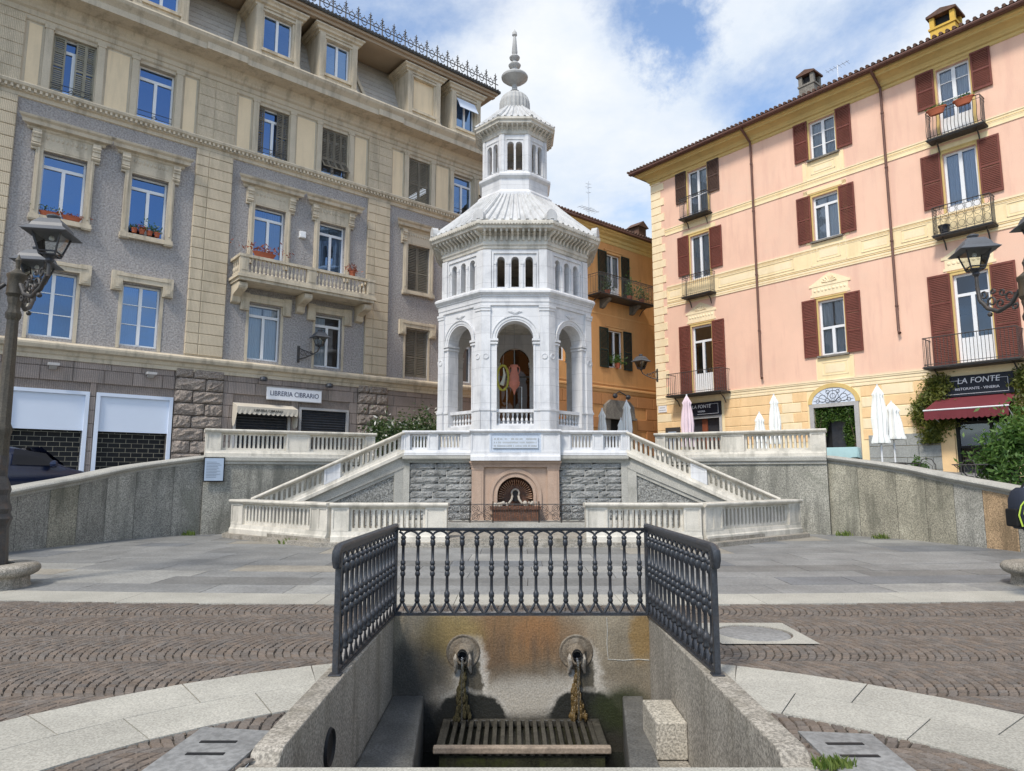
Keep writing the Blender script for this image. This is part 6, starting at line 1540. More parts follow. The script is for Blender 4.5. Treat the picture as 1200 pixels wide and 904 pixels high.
# ground floor openings
a, b, c, d = G_[0]
m = MB(); m.box(a - .12, -.05, c, a, .3, d + .12); m.box(b, -.05, c, b + .12, .3, d + .12); m.box(a, -.05, d, b, .3, d + .12); dr = m.build('door_frame', 'door_frame_grey', RB)
m = MB(); m.box(a, .2, c, b, .26, d); m.build('door', 'iron_dark', dr); m = MB(); m.box(2.48, .14, c, 2.76, .2, d); m.box(a, .15, 3.2, b, .2, 3.3); m.build('door_post', 'wood_door', dr)
a, b, c, d = G_[1]; uc = (a + b) / 2; rr = .86
m = MB(); m.box(a - .17, -.06, c, a, .4, d + .14); m.box(b, -.06, c, b + .17, .4, d + .14); m.box(a, -.06, d, b, .4, d + .14); dr = m.build('doorway_frame', 'door_frame_grey', RB)
m = MB(); P = [(uc + rr * math.cos(math.pi * i / 20), d + .15 + .62 * math.sin(math.pi * i / 20)) for i in range(21)]; m.prism(P, 'y', -.03, .0); m.build('fanlight', 'blue_white_board', dr)
m = MB()
for i in range(20):
    q = [(uc + (rr + e) * math.cos(math.pi * j / 20), d + .15 + (.62 + e) * math.sin(math.pi * j / 20)) for e, j in ((0, i), (.16, i), (.16, i + 1), (0, i + 1))]; m.prism(q, 'y', -.05, 0)
m.build('arch_border', 'cornice_yellow', dr)
m = MB()
for (x, z, r_) in [(uc + dx, d + .15 + dz, r0) for dx, dz, r0 in ((0, .28, .22), (-.42, .2, .15), (.42, .2, .15), (0, .28, .10), (-.62, .1, .07), (.62, .1, .07), (-.22, .1, .09), (.22, .1, .09), (-.2, .45, .07), (.2, .45, .07))]:
    m.tube([(x + r_ * math.cos(q * math.pi / 6), -.035, z + r_ * math.sin(q * math.pi / 6)) for q in range(13)], .010, 4)
for k in range(9): a_ = math.pi * (k + .5) / 9; m.tube([(uc, -.035, d + .17), (uc + rr * .93 * math.cos(a_), -.035, d + .17 + .56 * math.sin(a_))], .007, 4)
m.build('fanlight_grille', 'hood_grey', dr)
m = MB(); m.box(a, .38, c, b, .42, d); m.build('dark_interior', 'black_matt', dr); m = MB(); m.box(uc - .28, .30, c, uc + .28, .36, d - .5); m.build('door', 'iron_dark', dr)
a, b, c, d = G_[2]
m = MB(); m.box(a - .45, -.10, 1.4, a - .02, .05, 3.85); m.build('door_pier', 'ochre_block', RB)
fr = MB(); fr.box(a, .02, c, a + .10, .10, d); fr.box(b - .10, .02, c, b, .10, d); fr.box(a + .1, .02, 3.35, b - .1, .10, 3.45); fr.box(a + .1, .02, 2.55, b - .1, .1, 2.62); fr.box(a + 1.0, .02, c, a + 1.08, .1, 3.35); sf = fr.build('shop_front', 'black_matt', RB)
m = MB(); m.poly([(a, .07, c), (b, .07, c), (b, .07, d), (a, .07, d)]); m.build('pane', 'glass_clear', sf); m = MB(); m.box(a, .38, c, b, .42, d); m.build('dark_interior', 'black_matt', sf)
# signs and awning of the restaurant
t = thing('restaurant_sign', 'black sign lettered LA FONTE RISTORANTE VINERIA above the dark red awning', 'sign', on_R(13.62, 0, 4.64), rzR, None)
m = MB(); m.box(-1.12, -.14, -.34, 1.05, .0, .36); m.build('board', 'board_navy', t)
m = MB()
for (x0, x1, z0_, z1_) in ((-.95, -.32, .19, .20), (.42, .90, .19, .20), (-.95, .9, -.27, -.26), (-.95, -.94, -.27, .20), (.89, .90, -.27, .20)): m.box(x0, -.146, z0_, x1, -.139, z1_)
m.build('border_line', 'sign_white', t)
text_mesh('lettering', 'LA FONTE', .27, 'sign_white', t, .05, -.145, .17, .15); text_mesh('lettering', 'RISTORANTE - VINERIA', .125, 'sign_white', t, .0, -.145, -.10)
t = thing('restaurant_sign', 'smaller black sign lettered LA FONTE under the leftmost low balcony, beside the pink parasol', 'sign', on_R(2.72, 0, 4.66), rzR, None)
m = MB(); m.box(-.92, -.12, -.32, .92, .0, .30); m.build('board', 'board_navy', t)
m = MB()
for (x0, x1, z0_, z1_) in ((.35, .82, .19, .20), (-.3, .82, -.25, -.24), (.81, .82, -.25, .20)): m.box(x0, -.126, z0_, x1, -.119, z1_)
m.build('border_line', 'sign_white', t)
text_mesh('lettering', 'LA FONTE', .22, 'sign_white', t, -.08, -.125, .10, .15); text_mesh('lettering', 'VINERIA', .11, 'sign_white', t, -.08, -.125, -.12)
t = thing('awning', 'dark red canvas awning with white stripe over the restaurant entrance', 'awning', on_R(13.45, 0, 4.25), rzR)
m = MB(); hw_ = 1.22; m.add([(-hw_ + .2, -.06, .05), (hw_, -.06, .05), (hw_, -.95, -.42), (-hw_, -.95, -.42), (-hw_ + .2, -.06, .03), (hw_, -.06, .03), (hw_, -.94, -.44), (-hw_, -.94, -.44)], [(0, 1, 2, 3), (4, 5, 6, 7), (1, 2, 6, 5), (0, 3, 7, 4)])
m.build('canopy', 'awning_red', t)
m = MB(); m.tube([(-hw_ - .02, -.955, -.43), (hw_ + .02, -.955, -.43)], .028, 6); m.build('front_bar', 'white_frame', t)
m = MB(); n = 15
for i in range(n):
    a_, b_ = -hw_ + 2 * hw_ * i / n, -hw_ + 2 * hw_ * (i + 1) / n; m.poly([(a_, -.96, -.44), (b_, -.96, -.44)] + [(b_ + (a_ - b_) * q / 5, -.965 - .01 * math.sin(i * 1.3), -.72 - .05 * math.sin(math.pi * q / 5)) for q in range(6)])
m.build('valance', 'awning_red', t)
m = MB(); m.tube([(hw_ - .05, -.06, -.9), (hw_ - .05, -.92, -.45)], .018, 5); m.mark().tube([(-hw_ + .25, -.06, -.9), (-hw_ + .1, -.92, -.45)], .018, 5); m.build('arm', 'white_frame', t)
t = thing('menu_board', 'dark framed menu board on the yellow wall left of the pink parasol', 'menu board', on_R(.95, 0, 3.35), rzR)
m = MB(); m.box(-.42, -.08, -.60, .42, 0, .55); m.build('frame', 'iron_old', t); m = MB(); m.box(-.26, -.09, -.52, .22, -.08, .35); m.build('sheet', 'sign_blue', t)
t = thing('street_plate', 'small white marble street name plate on the yellow corner', 'sign', on_R(.36, 0, 4.83), rzR); m = MB(); m.box(-.25, -.05, -.16, .25, -.02, .16); m.build('plate', 'sign_white', t)
m = MB(); m.box(-.16, -.054, .04, .16, -.05, .08); m.box(-.20, -.054, -.08, .20, -.05, -.04); m.build('worn_line', 'door_frame_grey', t)
wall_lantern(on_R(.10, -.02, 6.55), rzR, 'scrolled iron wall lantern on the yellow corner of the pink house', -1, 1.15)
t = thing('balcony_planter', 'dark blue pot on the floor of the middle right balcony', 'flower pot', on_R(13.1, -.25, 10.03), rzR); m = MB(); m.lathe([(.12, 0), (.17, .28), (.19, .28), (.19, .33), (.16, .33)], (0, 0, 0), 12); m.build('pot', 'board_navy', t, smooth=True)
for (u, lab) in ((13.25, 'left'), (14.1, 'right')):
    t = thing('balcony_planter', 'brown planter with green plants hanging on the topmost right balcony rail, %s one' % lab, 'flower box', on_R(u, -.50, 14.38), rzR, 'planters on the topmost right balcony')
    m = MB(); m.lathe([(.20, 0), (.30, .2), (.32, .2), (.32, .24), (.28, .24)], (0, 0, 0), 14); m.v = [(x * 1.05, y_ * .35, z) for x, y_, z in m.v]; m.build('pot', 'terracotta', t, smooth=True)
    m = MB(); leaves(m, lambda: (random.gauss(0, .17), random.gauss(0, .06), .26 + abs(random.gauss(0, .05))), 90, .05); m.build('plant', 'leaf_green', t)

# ================================================================ ORANGE HOUSE BEHIND THE TEMPLE
OB = thing('orange_house', 'narrow orange house with dark green shutters standing between the temple and the pink house', 'building', (7.36, 36., 0), math.atan2(.65, .76))
def on_O(u, y_, z): c, s_ = math.cos(rzL), math.sin(rzL); return (7.36 + u * c - y_ * s_, 36 + u * s_ + y_ * c, z)
O1, O2 = -9.3, 1.4
TW = (-3.32, -2.25, 10.62, 12.95); LW = (-3.30, -2.20, 7.02, 8.95); MW = [(-7.4, -6.4, 10.6, 12.9), (-7.4, -6.4, 7.0, 8.95)]; DW = (-3.35, -2.05, 1.6, 4.55)
m = MB(); wall_holes(m, O1, O2, 5.9, 14.0, [TW, LW] + MW, depth=.28); m.build('orange_wall', 'orange_plaster', OB)
m = MB(); wall_holes(m, O1, O2, 0, 5.9, [DW], depth=.28); m.build('ground_floor_wall', 'orange_plaster', OB)
shell_building(OB, O1, O2, 14.2, 9, 'orange_plaster')
m = MB(); m.box(O1, .35, 5.9, O2, 8.7, 5.95); m.mark().box(O1, .35, 9.7, O2, 8.7, 9.75); m.build('floor_slab', 'black_matt', OB)
m = MB(); z = 1.6; i = 0
while z < 5.6:
    u = O1 - (.6 if i % 2 else 0)
    while u < O2:
        a, b = max(u, O1), min(u + 1.35, O2)
        if not (a < DW[1] + .5 and b > DW[0] - .5 and z < 5.0) and b - a > .2: m.cbox(a + .014, -.04, z + .014, b - .014, .01, z + .56, .014)
        u += 1.35
    z += .58; i += 1
m.build('painted_ashlar', 'orange_block', OB)
m = MB(); hmould(m, [(.02, 5.72), (.04, 5.76), (.04, 5.86), (.09, 5.9), (.09, 5.98), (0, 6.02)], O1, O2, False); m.box(O1, -.03, 6.12, O2, 0, 6.18); m.box(O1, -.015, 9.65, O2, 0, 9.72); m.build('string_course', 'orange_pale', OB)
m = MB(); hmould(m, [(.02, 13.45), (.05, 13.5), (.05, 13.62), (.12, 13.66), (.14, 13.78), (.30, 13.86), (.34, 13.92), (.44, 13.96), (.46, 14.04), (0, 14.08)], O1, O2); m.build('cornice', 'cornice_yellow', OB)
m = MB(); m.box(O1 - .2, -.55, 14.05, O2, 9, 14.09); m.tube([(O1 - .2, -.58, 14.08), (O2, -.58, 14.08)], .05, 6); m.build('gutter', 'downpipe', OB)
tiled_roof(OB, O1 - .3, O2, -.56, 14.18, 4.4, 15.6, rows=18)
m = MB(); m.add([(O1 - .3, 9.2, 14.15), (O2, 9.2, 14.15), (O2, 4.4, 15.6), (O1 - .3, 4.4, 15.6)], [(0, 1, 2, 3)]); m.build('roof_back', 'roof_tile', OB)
m = MB(); m.box(.1, .6, 14.3, .75, 1.3, 15.4); m.prism([(-.05, 15.4), (.9, 15.4), (.42, 15.75)], 'y', .5, 1.4); m.build('chimney', 'roof_tile', OB)
for q, (a, b, c, d) in enumerate([TW, LW] + MW):
    window(OB, a, b, c, d, y=.12, glass='glass_clear', curtain=2 if q == 0 else 0, transom=None, french=.28 if q == 0 else 0)
    m = MB(); m.box(a - .12, -.02, c, a, 0, d + .12); m.box(b, -.02, c, b + .12, 0, d + .12); m.box(a, -.02, d, b, 0, d + .12); m.box(a - .18, -.05, d + .14, b + .18, 0, d + .2); m.build('window_surround', 'orange_pale', OB)
    zc = c + (.0 if q % 2 else .0)
    shutter(OB, a - .68, a - .04, c - .05, d + .05, 'green_shutter', -.07, (.45,)); shutter(OB, b + .04, b + .68, c - .05, d + .05, 'green_shutter', -.07, (.45,))
iron_balcony(OB, -4.75, -.55, 10.50, .85, 1.0, 0)
m = MB()
for uu in (-3.9, -1.6): m.mark().prism([(0, 9.95), (-.15, 9.98), (-.3, 10.15), (-.55, 10.3), (-.6, 10.40), (0, 10.40)], 'x', uu, uu + .25)
m.build('balcony_bracket', 'chimney_grey', OB)
a, b, c, d = DW
m = MB(); m.box(a - .35, -.12, c, a, .1, 4.45); m.box(b, -.12, c, b + .35, .1, 4.45); m.prism([(a - .5, 4.45), (b + .5, 4.45), (b + .4, 5.1), (b + .05, 5.35), (a - .05, 5.35), (a - .4, 5.1)], 'y', -.22, .05); m.box(a - .55, -.28, 4.40, b + .55, .0, 4.50); dr = m.build('stone_portal', 'chimney_grey', OB)
m = MB(); m.box(a, .2, c, b, .26, d); m.build('door', 'black_matt', dr)
t = thing('twin_spotlight', 'pair of dark spotlights on a bar above the stone portal of the orange house', 'spotlight', on_O(-2.7, -.1, 5.6), rzL)
m = MB(); m.tube([(-.5, -.15, 0), (0, -.05, .22), (.5, -.15, 0)], .03, 6); m.sphere((-.5, -.2, -.05), .13, 8, 6); m.sphere((.5, -.2, -.05), .13, 8, 6); m.build('lamp', 'iron_dark', t)
t = thing('tv_antenna', 'thin television antenna on the orange house roof right of the temple', 'antenna', on_O(-2.2, 2.2, 14.8), rzL)
m = MB(); m.tube([(0, 0, 0), (0, 0, 3.1)], .022, 5)
for (z, w_) in ((2.9, .22), (2.7, .26), (2.4, .2), (1.5, .5), (1.35, .45)): m.tube([(-w_, 0, z), (w_, 0, z + .08)], .009, 4); m.tube([(0, -w_ * .4, z), (0, w_ * .4, z)], .009, 4)
m.tube([(-.8, 0, 1.42), (.8, 0, 1.5)], .010, 4)
for k in range(7): m.tube([(-.7 + k * .22, -.2, 1.44), (-.7 + k * .22, .2, 1.44)], .007, 4)
m.build('aerial', 'steel', t)
t = thing('tv_antenna', 'small television antenna behind the grey chimney of the pink house', 'antenna', on_R(8.75, 2.2, 18.0), rzR)
m = MB(); m.tube([(0, 0, 0), (0, 0, 1.6)], .018, 5); m.tube([(-.5, 0, 1.5), (.5, 0, 1.58)], .009, 4)
for k in range(6): m.tube([(-.45 + k * .18, -.18, 1.52), (-.45 + k * .18, .18, 1.52)], .007, 4)
m.build('aerial', 'steel', t)
for k, (u, z, lab) in enumerate(((-3.9, 10.5, 'dark leafy plant at the left end of the orange house balcony'), (-2.2, 10.5, 'tall green plant in the middle of the orange house balcony'), (-1.25, 10.5, 'bushy green plant at the right end of the orange house balcony'), (-2.75, 7.0, 'green plant on the lower window sill of the orange house'))):
    t = thing('potted_plant', lab, 'plant', on_O(u, -.55 if k < 3 else -.12, z), rzL, 'plants on the orange house'); w_ = (.16, .12, .34, .3)[k]; h_ = (.3, .42, .35, .22)[k]
    m = MB(); m.lathe([(.10, 0), (.15, .22), (.16, .26), (.12, .26)], (0, 0, 0), 10); m.build('pot', 'terracotta', t, smooth=True)
    m = MB(); leaves(m, lambda: (random.gauss(0, w_), random.gauss(0, .10), .25 + abs(random.gauss(0, h_))), 260, .07); m.build('foliage', 'leaf_green' if k else 'leaf_dark', t)
# ================================================================ STREET LAMPS ON ROUND STONE SEATS
def street_lamp(loc, rot, lab, arms, group='iron street lamps with several lanterns'):
    t = thing('street_lamp', lab, 'street lamp', loc, 0, group)
    m = MB(); m.lathe([(.30, 0), (.30, .10), (.26, .14), (.24, .22), (.22, .5), (.20, .85), (.22, .92), (.24, .98), (.20, 1.05), (.22, 1.12), (.19, 1.2), (.17, 1.32), (.19, 1.4), (.16, 1.5), (.12, 1.6), (.12, 1.9)], (0, 0, 0), 8); m.build('base', 'iron_old', t)
    m = MB(); m.lathe([(.115, 1.6), (.11, 2.2), (.125, 2.25), (.125, 2.32), (.10, 2.38), (.088, 3.2), (.075, 3.95), (.10, 4.0), (.105, 4.06), (.08, 4.12), (.08, 4.2), (.10, 4.28), (.09, 4.34)], (0, 0, 0), 20, flute=1, fl=.06); m.build('post', 'post_rust', t, smooth=True, angle=25)
    m = MB(); m.lathe([(.09, 4.3), (.125, 4.36), (.12, 4.42), (.118, 4.60), (.135, 4.63), (.135, 4.67), (.08, 4.71), (.03, 4.76), (.03, 4.84), (.045, 4.9), (.02, 4.95), (.001, 5.0)], (0, 0, 0), 16, caps=False); m.build('collar', 'post_rust', t, smooth=True, angle=30)
    for k, (ang, r_, zl) in enumerate(arms):
        c, s_ = math.cos(R(ang)), math.sin(R(ang))
        arm = bpy.data.objects.new('arm', None)
        m = MB(); Q = lambda r0, z, o=0: (r0 * c - o * s_, r0 * s_ + o * c, z)
        m.tube([Q(.14, 4.5), Q(.3, 4.32), Q(.55, 4.25), Q(.8 * r_, 4.34), Q(.97 * r_, 4.52), Q(r_, zl - .25), Q(r_, zl)], [.03, .034, .036, .036, .034, .03, .026], 8)
        for (x, z, rr) in ((.32, 4.46, .10), (.50, 4.38, .08), (.66, 4.44, .09), (.80, 4.58, .07), (.45, 4.55, .06), (.62, 4.60, .05), (.25, 4.27, .06)):
            m.tube([Q(x + rr * math.cos(q * .8 + x * 9) * (1 - q * .07), z + rr * math.sin(q * .8 + x * 9) * (1 - q * .07)) for q in range(9)], .017, 5)
        m.sphere(Q(.78 * r_, 4.24), .04, 7, 5)
        o = m.build('arm', 'iron_old', t, smooth=True, angle=50)
        h = bpy.data.objects.new('lantern', None); 
        lm = MB(); lm.lathe([(.03, -.06), (.06, -.02), (.05, .02)], (0, 0, 0), 10); lo = lm.build('lantern', 'iron_dark', t); lo.location = Q(r_, zl); lo.rotation_euler = (0, 0, rot[k])
        lantern_head(lo, (0, 0, 0), .60)
    for o in [o for o in bpy.data.objects if o.name.startswith(('arm', 'lantern')) and o.data is None and not o.users_collection]: bpy.data.objects.remove(o)
    return t
street_lamp((-7.62, 10.2, .0), [R(12), R(12), R(12)], 'old iron street lamp with a rusty fluted post at the left', [(-32, 1.0, 4.74), (112, 1.0, 4.76), (222, 1.0, 4.74)])
street_lamp((8.0, 10.3, .0), [R(-14), R(-14), R(-14)], 'old iron street lamp at the right whose lantern hangs in front of the pink house', [(99, .92, 5.0), (246, 1.02, 4.80), (350, .95, 4.9)])
for (x, y_, lab) in ((-7.62, 10.2, 'round stone seat with a rounded rim around the left street lamp'), (7.95, 10.3, 'round stone seat with a rounded rim around the right street lamp')):
    t = thing('stone_seat', lab, 'seat', (x, y_, 0), 0, 'round stone seats around the lamps')
    m = MB(); n = 40
    def annulus(prof, n=40):
        vs = []; k = len(prof)
        for i in range(n): a = 2 * math.pi * i / n; vs += [(r_ * math.cos(a), r_ * math.sin(a), z) for r_, z in prof]
        m.add(vs, [(i * k + q, ((i + 1) % n) * k + q, ((i + 1) % n) * k + (q + 1) % k, i * k + (q + 1) % k) for i in range(n) for q in range(k)])
    annulus([(.31, .16), (.56, .16), (.61, .19), (.64, .235), (.635, .28), (.60, .315), (.54, .33), (.31, .33)]); m.build('seat', 'granite_rim', t, smooth=True, angle=50)
    m = MB(); annulus([(.31, -.01), (.54, -.01), (.52, .03), (.51, .13), (.53, .16), (.31, .16)]); m.build('base', 'granite_rim', t)

# ================================================================ CLOSED PARASOLS
def parasol(loc, h, r_, lab, mat='canvas_white', tilt=0, skirt=.35, low=.45):
    t = thing('closed_parasol', lab, 'parasol', loc, 0, 'closed parasols on the terrace'); t.rotation_euler = (0, R(tilt), random.uniform(0, 1))
    m = MB(); n = 24; prof = [(.02, h), (r_ * .25, h - .06), (r_ * .75, h - .28), (r_ * .62, h - .36), (r_ * .85, h - .7), (r_ * 1.0, h - 1.1), (r_ * .85, h * skirt + .1), (r_ * 1.15, h * skirt - .15), (r_ * 1.1, h * skirt - .2)]
    m.lathe(prof, (0, 0, 0), n, flute=1, fl=.22, caps=False); m.build('canopy', mat, t, smooth=True, angle=60)
    m = MB(); m.tube([(0, 0, 0), (0, 0, h + .05)], .03, 8); m.build('pole', 'white_frame', t)
    m = MB(); m.box(-.25, -.25, 0, .25, .25, .10); m.build('base_plate', 'iron_old', t); return t
parasol((6.69, 26., 2.13), 2.52, .25, 'closed pale pink parasol beside the small black sign', 'canvas_pink', 0, .3)
parasol((9.80, 25.4, 2.1), 2.5, .22, 'tall closed white parasol between the pink parasol and the ivy door')
parasol((9.30, 25.6, 2.1), 1.85, .24, 'short closed white parasol left of the tall white one')
parasol((12.35, 22.9, 1.9), 2.72, .26, 'tallest closed white parasol with a flared skirt, right of the ivy door', skirt=.36)
parasol((12.95, 23.2, 1.95), 2.15, .34, 'white parasol with a wide drooping canopy, just right of the tallest one', skirt=.5)
parasol((3.60, 27.2, 2.15), 2.1, .20, 'closed white parasol half hidden by the right side of the temple')
parasol((4.62, 27.4, 2.15), 2.45, .22, 'closed white parasol in front of the orange house, the taller of two'); parasol((4.22, 27.2, 2.15), 1.75, .16, 'thin leaning white parasol beside the taller one of the orange house', tilt=9)

# ================================================================ PLANTS
def bush(name, lab, cat, loc, size, n, leaf_, ls=.07, stems=5, mat2=None, n2=0, group=None):
    t = thing(name, lab, cat, loc, 0, group); sx_, sy_, sz_ = size; cl = []
    for i in range(16): a = random.uniform(0, 6.28); r_ = math.sqrt(random.random()); cl.append((sx_ * r_ * math.cos(a), sy_ * r_ * math.sin(a), sz_ * random.uniform(.25, 1.) * (1 - .35 * r_), random.uniform(.16, .30) * (sx_ + sz_) / 2))
    def f():
        c = random.choice(cl); return (random.gauss(c[0], c[3] * .7), random.gauss(c[1], c[3] * .7), max(.05, random.gauss(c[2], c[3] * .7)))
    m = MB(); leaves(m, f, n, ls); m.build('foliage', leaf_, t)
    if mat2: m = MB(); leaves(m, f, n2, ls * 1.0); m.build('flowers', mat2, t)
    m = MB()
    for i in range(stems): c = cl[i]; m.mark().tube([(c[0] * .15, c[1] * .15, 0), (c[0] * .5, c[1] * .5, c[2] * .5), (c[0], c[1], c[2])], [.03, .022, .01], 5)
    m.build('stem', 'bark', t); return t
bush('oleander', 'dark green oleander with white flowers left of the temple', 'shrub', (-4.0, 25.0, 2.1), (1.25, .7, 1.95), 5200, 'leaf_dark', .085, 6, 'petal_white', 420)
bush('oleander', 'smaller dark shrub just left of the temple, behind the flowering oleander', 'shrub', (-3.0, 26.6, 2.1), (.5, .5, 2.3), 1300, 'leaf_dark', .08, 4)
bush('laurel_bush', 'large glossy green bush behind the right wall beside the restaurant door', 'shrub', on_R(15.3, -2.4, .9), (1.0, .9, 2.35), 7500, 'leaf_green', .095, 6)
bush('laurel_bush', 'small green plant between the cafe chairs behind the right wall', 'shrub', on_R(12.1, -1.2, 1.5), (.22, .22, .75), 520, 'leaf_green', .06, 2)
def vine(lab, u0, u1, z0, z1, n, mat, bias=None, ls=.07, name='climbing_vine', y0=-.05):
    t = thing(name, lab, 'vine', on_R((u0 + u1) / 2, 0, z0), rzR); cl = []
    for i in range(26):
        f = random.random(); w_ = bias(f) if bias else 1; cl.append(((u0 - (u0 + u1) / 2) * -1 * random.uniform(-1, 1) * w_, f * (z1 - z0), random.uniform(.10, .2)))
    m = MB()
    def fn(): c = random.choice(cl); return (random.gauss(c[0], c[2]), y0 - abs(random.gauss(0, .13)), max(.02, random.gauss(c[1], c[2])))
    leaves(m, fn, n, ls); m.build('foliage', mat, t)
    m = MB()
    for i in range(3): m.mark().tube([(random.uniform(-.1, .1), -.05, 0), (random.uniform(-.25, .25), -.06, (z1 - z0) * .5), (random.uniform(-.3, .3), -.06, z1 - z0)], [.03, .02, .01], 5)
    m.build('stem', 'bark', t); return t
vine('yellow green climbing vine on the wall left of the red awning', 11.75, 12.75, 2.75, 4.95, 5200, 'leaf_yellow')
vine('tall climbing vine on the wall right of the red awning', 14.75, 15.6, 2.2, 5.2, 5200, 'leaf_yellow')
t = thing('ivy', 'thick ivy hanging around the arched doorway behind the right balustrade', 'vine', on_R(8.70, 0, 1.6), rzR); m = MB()
def ivf():
    while True:
        x, z = random.uniform(-.86, .86), random.uniform(.2, 2.72)
        if (z > 2.15 - .2 * abs(x)) or x < -.42 + .1 * math.sin(z * 4) or x > .38 + .12 * math.sin(z * 3): return (x, random.uniform(-.02, .22), z)
leaves(m, ivf, 3600, .06); m.build('foliage', 'leaf_ivy', t)
m = MB()
for s in (-1, 1): m.mark().tube([(s * .7, .05, 0), (s * .72, .02, 1.4), (s * .5, .05, 2.5)], [.03, .02, .01], 5)
m.build('stem', 'bark', t)
for (x, y_, lab, n) in ((8.95, 18.75, 'weed tuft at the foot of the right granite wall near the stair', 50), (-5.3, 16.55, 'small weed tuft at the foot of the left low balustrade', 40), (9.5, 17.95, 'tiny weed tuft along the right granite wall', 40), (1.78, 4.02, 'green weed tuft at the front end of the right trough wall', 200), (-8.75, 18.9, 'weed tuft in the corner of the left granite wall', 35)):
    t = thing('weed_tuft', lab, 'weed', (x, y_, 0), 0, 'weeds in the joints'); m = MB(); w_ = .05 + n * .0004; sc_ = .35 if y_ < 5 else 1.
    for i in range(n):
        a = random.uniform(0, 6.28); r_ = random.uniform(0, .12) * (sc_ + .3); c_ = (r_ * math.cos(a) * 1.6, r_ * math.sin(a) * .6); h = random.uniform(.05, .16) * (sc_ + .1) ; tip = (c_[0] + random.gauss(0, .04) * sc_, c_[1] + random.gauss(0, .04) * sc_, h)
        m.add([(c_[0] - .012 * sc_, c_[1], 0), (c_[0] + .012 * sc_, c_[1], 0), (c_[0] + .012 * sc_, c_[1], h * .5), tip], [(0, 1, 2, 3)])
    m.build('blades', 'weed', t)

# ================================================================ CAFE FURNITURE
def cafe_table(loc, rz, lab, cloth=False):
    t = thing('cafe_table', lab, 'table', loc, rz, 'cafe tables on the terrace')
    m = MB(); m.box(-.45, -.35, .70, .45, .35, .73); m.build('table_top', 'iron_old', t)
    m = MB()
    for s in (-1, 1): m.mark().tube([(s * .4, -.28, .7), (s * .1, 0, .35), (s * .4, .28, 0)], .014, 5); m.tube([(s * .4, .28, .7), (s * .1, 0, .35), (s * .4, -.28, 0)], .014, 5)
    m.build('legs', 'iron_old', t)
    return t
def cafe_chair(loc, rz, lab):
    t = thing('cafe_chair', lab, 'chair', loc, rz, 'iron cafe chairs on the terrace')
    m = MB(); m.lathe([(.001, .44), (.20, .44), (.21, .46), (.001, .465)], (0, 0, 0), 14, caps=False); m.build('seat', 'iron_old', t)
    for (x, y_) in ((-.15, -.15), (.15, -.15), (.15, .15), (-.15, .15)): m = MB(); m.tube([(x, y_, .45), (x * 1.25, y_ * 1.25, 0)], .012, 5); m.build('leg', 'iron_old', t)
    m = MB(); m.tube([(-.19, .17, .45), (-.2, .22, .75), (-.12, .24, .9), (0, .25, .94), (.12, .24, .9), (.2, .22, .75), (.19, .17, .45)], .013, 6)
    m.tube([(-.1, .19, .5), (-.12, .225, .72), (0, .24, .82), (.12, .225, .72), (.1, .19, .5)], .009, 5); m.build('backrest', 'iron_old', t); return t
for (x, y_, z, rz, lab) in ((11.55, 20.3, 1.25, .6, 'iron cafe table nearest the closed white parasols behind the right wall'), (13.7, 20.5, 1.22, -.7, 'iron cafe table with crossed legs in front of the restaurant door')): cafe_table((x, y_, z), rz, lab)
for (x, y_, z, rz, lab) in ((11.9, 19.6, 1.16, 2.4, 'iron cafe chair with a round back right of the white parasols'), (12.75, 19.4, 1.13, -1.1, 'iron cafe chair with a looped back next to the small green plant')): cafe_chair((x, y_, z), rz, lab)
t = thing('covered_table', 'table under a pale teal cloth in front of the ivy doorway', 'table', (11.0, 23.0, 1.84), -.6)
m = MB(); m.box(-.55, -.35, .0, .55, .35, .66); m.build('table_frame', 'iron_old', t)
m = MB(); n = 40; vs = []
for i in range(n):
    a = 2 * math.pi * i / n; k = 1 / max(abs(math.cos(a)) / .60, abs(math.sin(a)) / .40); x, y_ = k * math.cos(a), k * math.sin(a)
    vs += [(x * .97, y_ * .97, .70), (x, y_, .68), (x * (1.05 + .04 * math.sin(i * 1.9)), y_ * (1.05 + .04 * math.sin(i * 1.9)), .34 + .03 * math.sin(i * 1.1))]
m.add(vs, [(i * 3 + q, ((i + 1) % n) * 3 + q, ((i + 1) % n) * 3 + q + 1, i * 3 + q + 1) for i in range(n) for q in range(2)] + [tuple(i * 3 for i in range(n))]); tag(m.build('tablecloth', 'teal_cloth', None, smooth=True, angle=50), 'pale teal cloth draped over the table before the ivy doorway', 'tablecloth').location = (11.0, 23.0, 1.84)
bpy.data.objects['tablecloth'].rotation_euler = (0, 0, -.6)

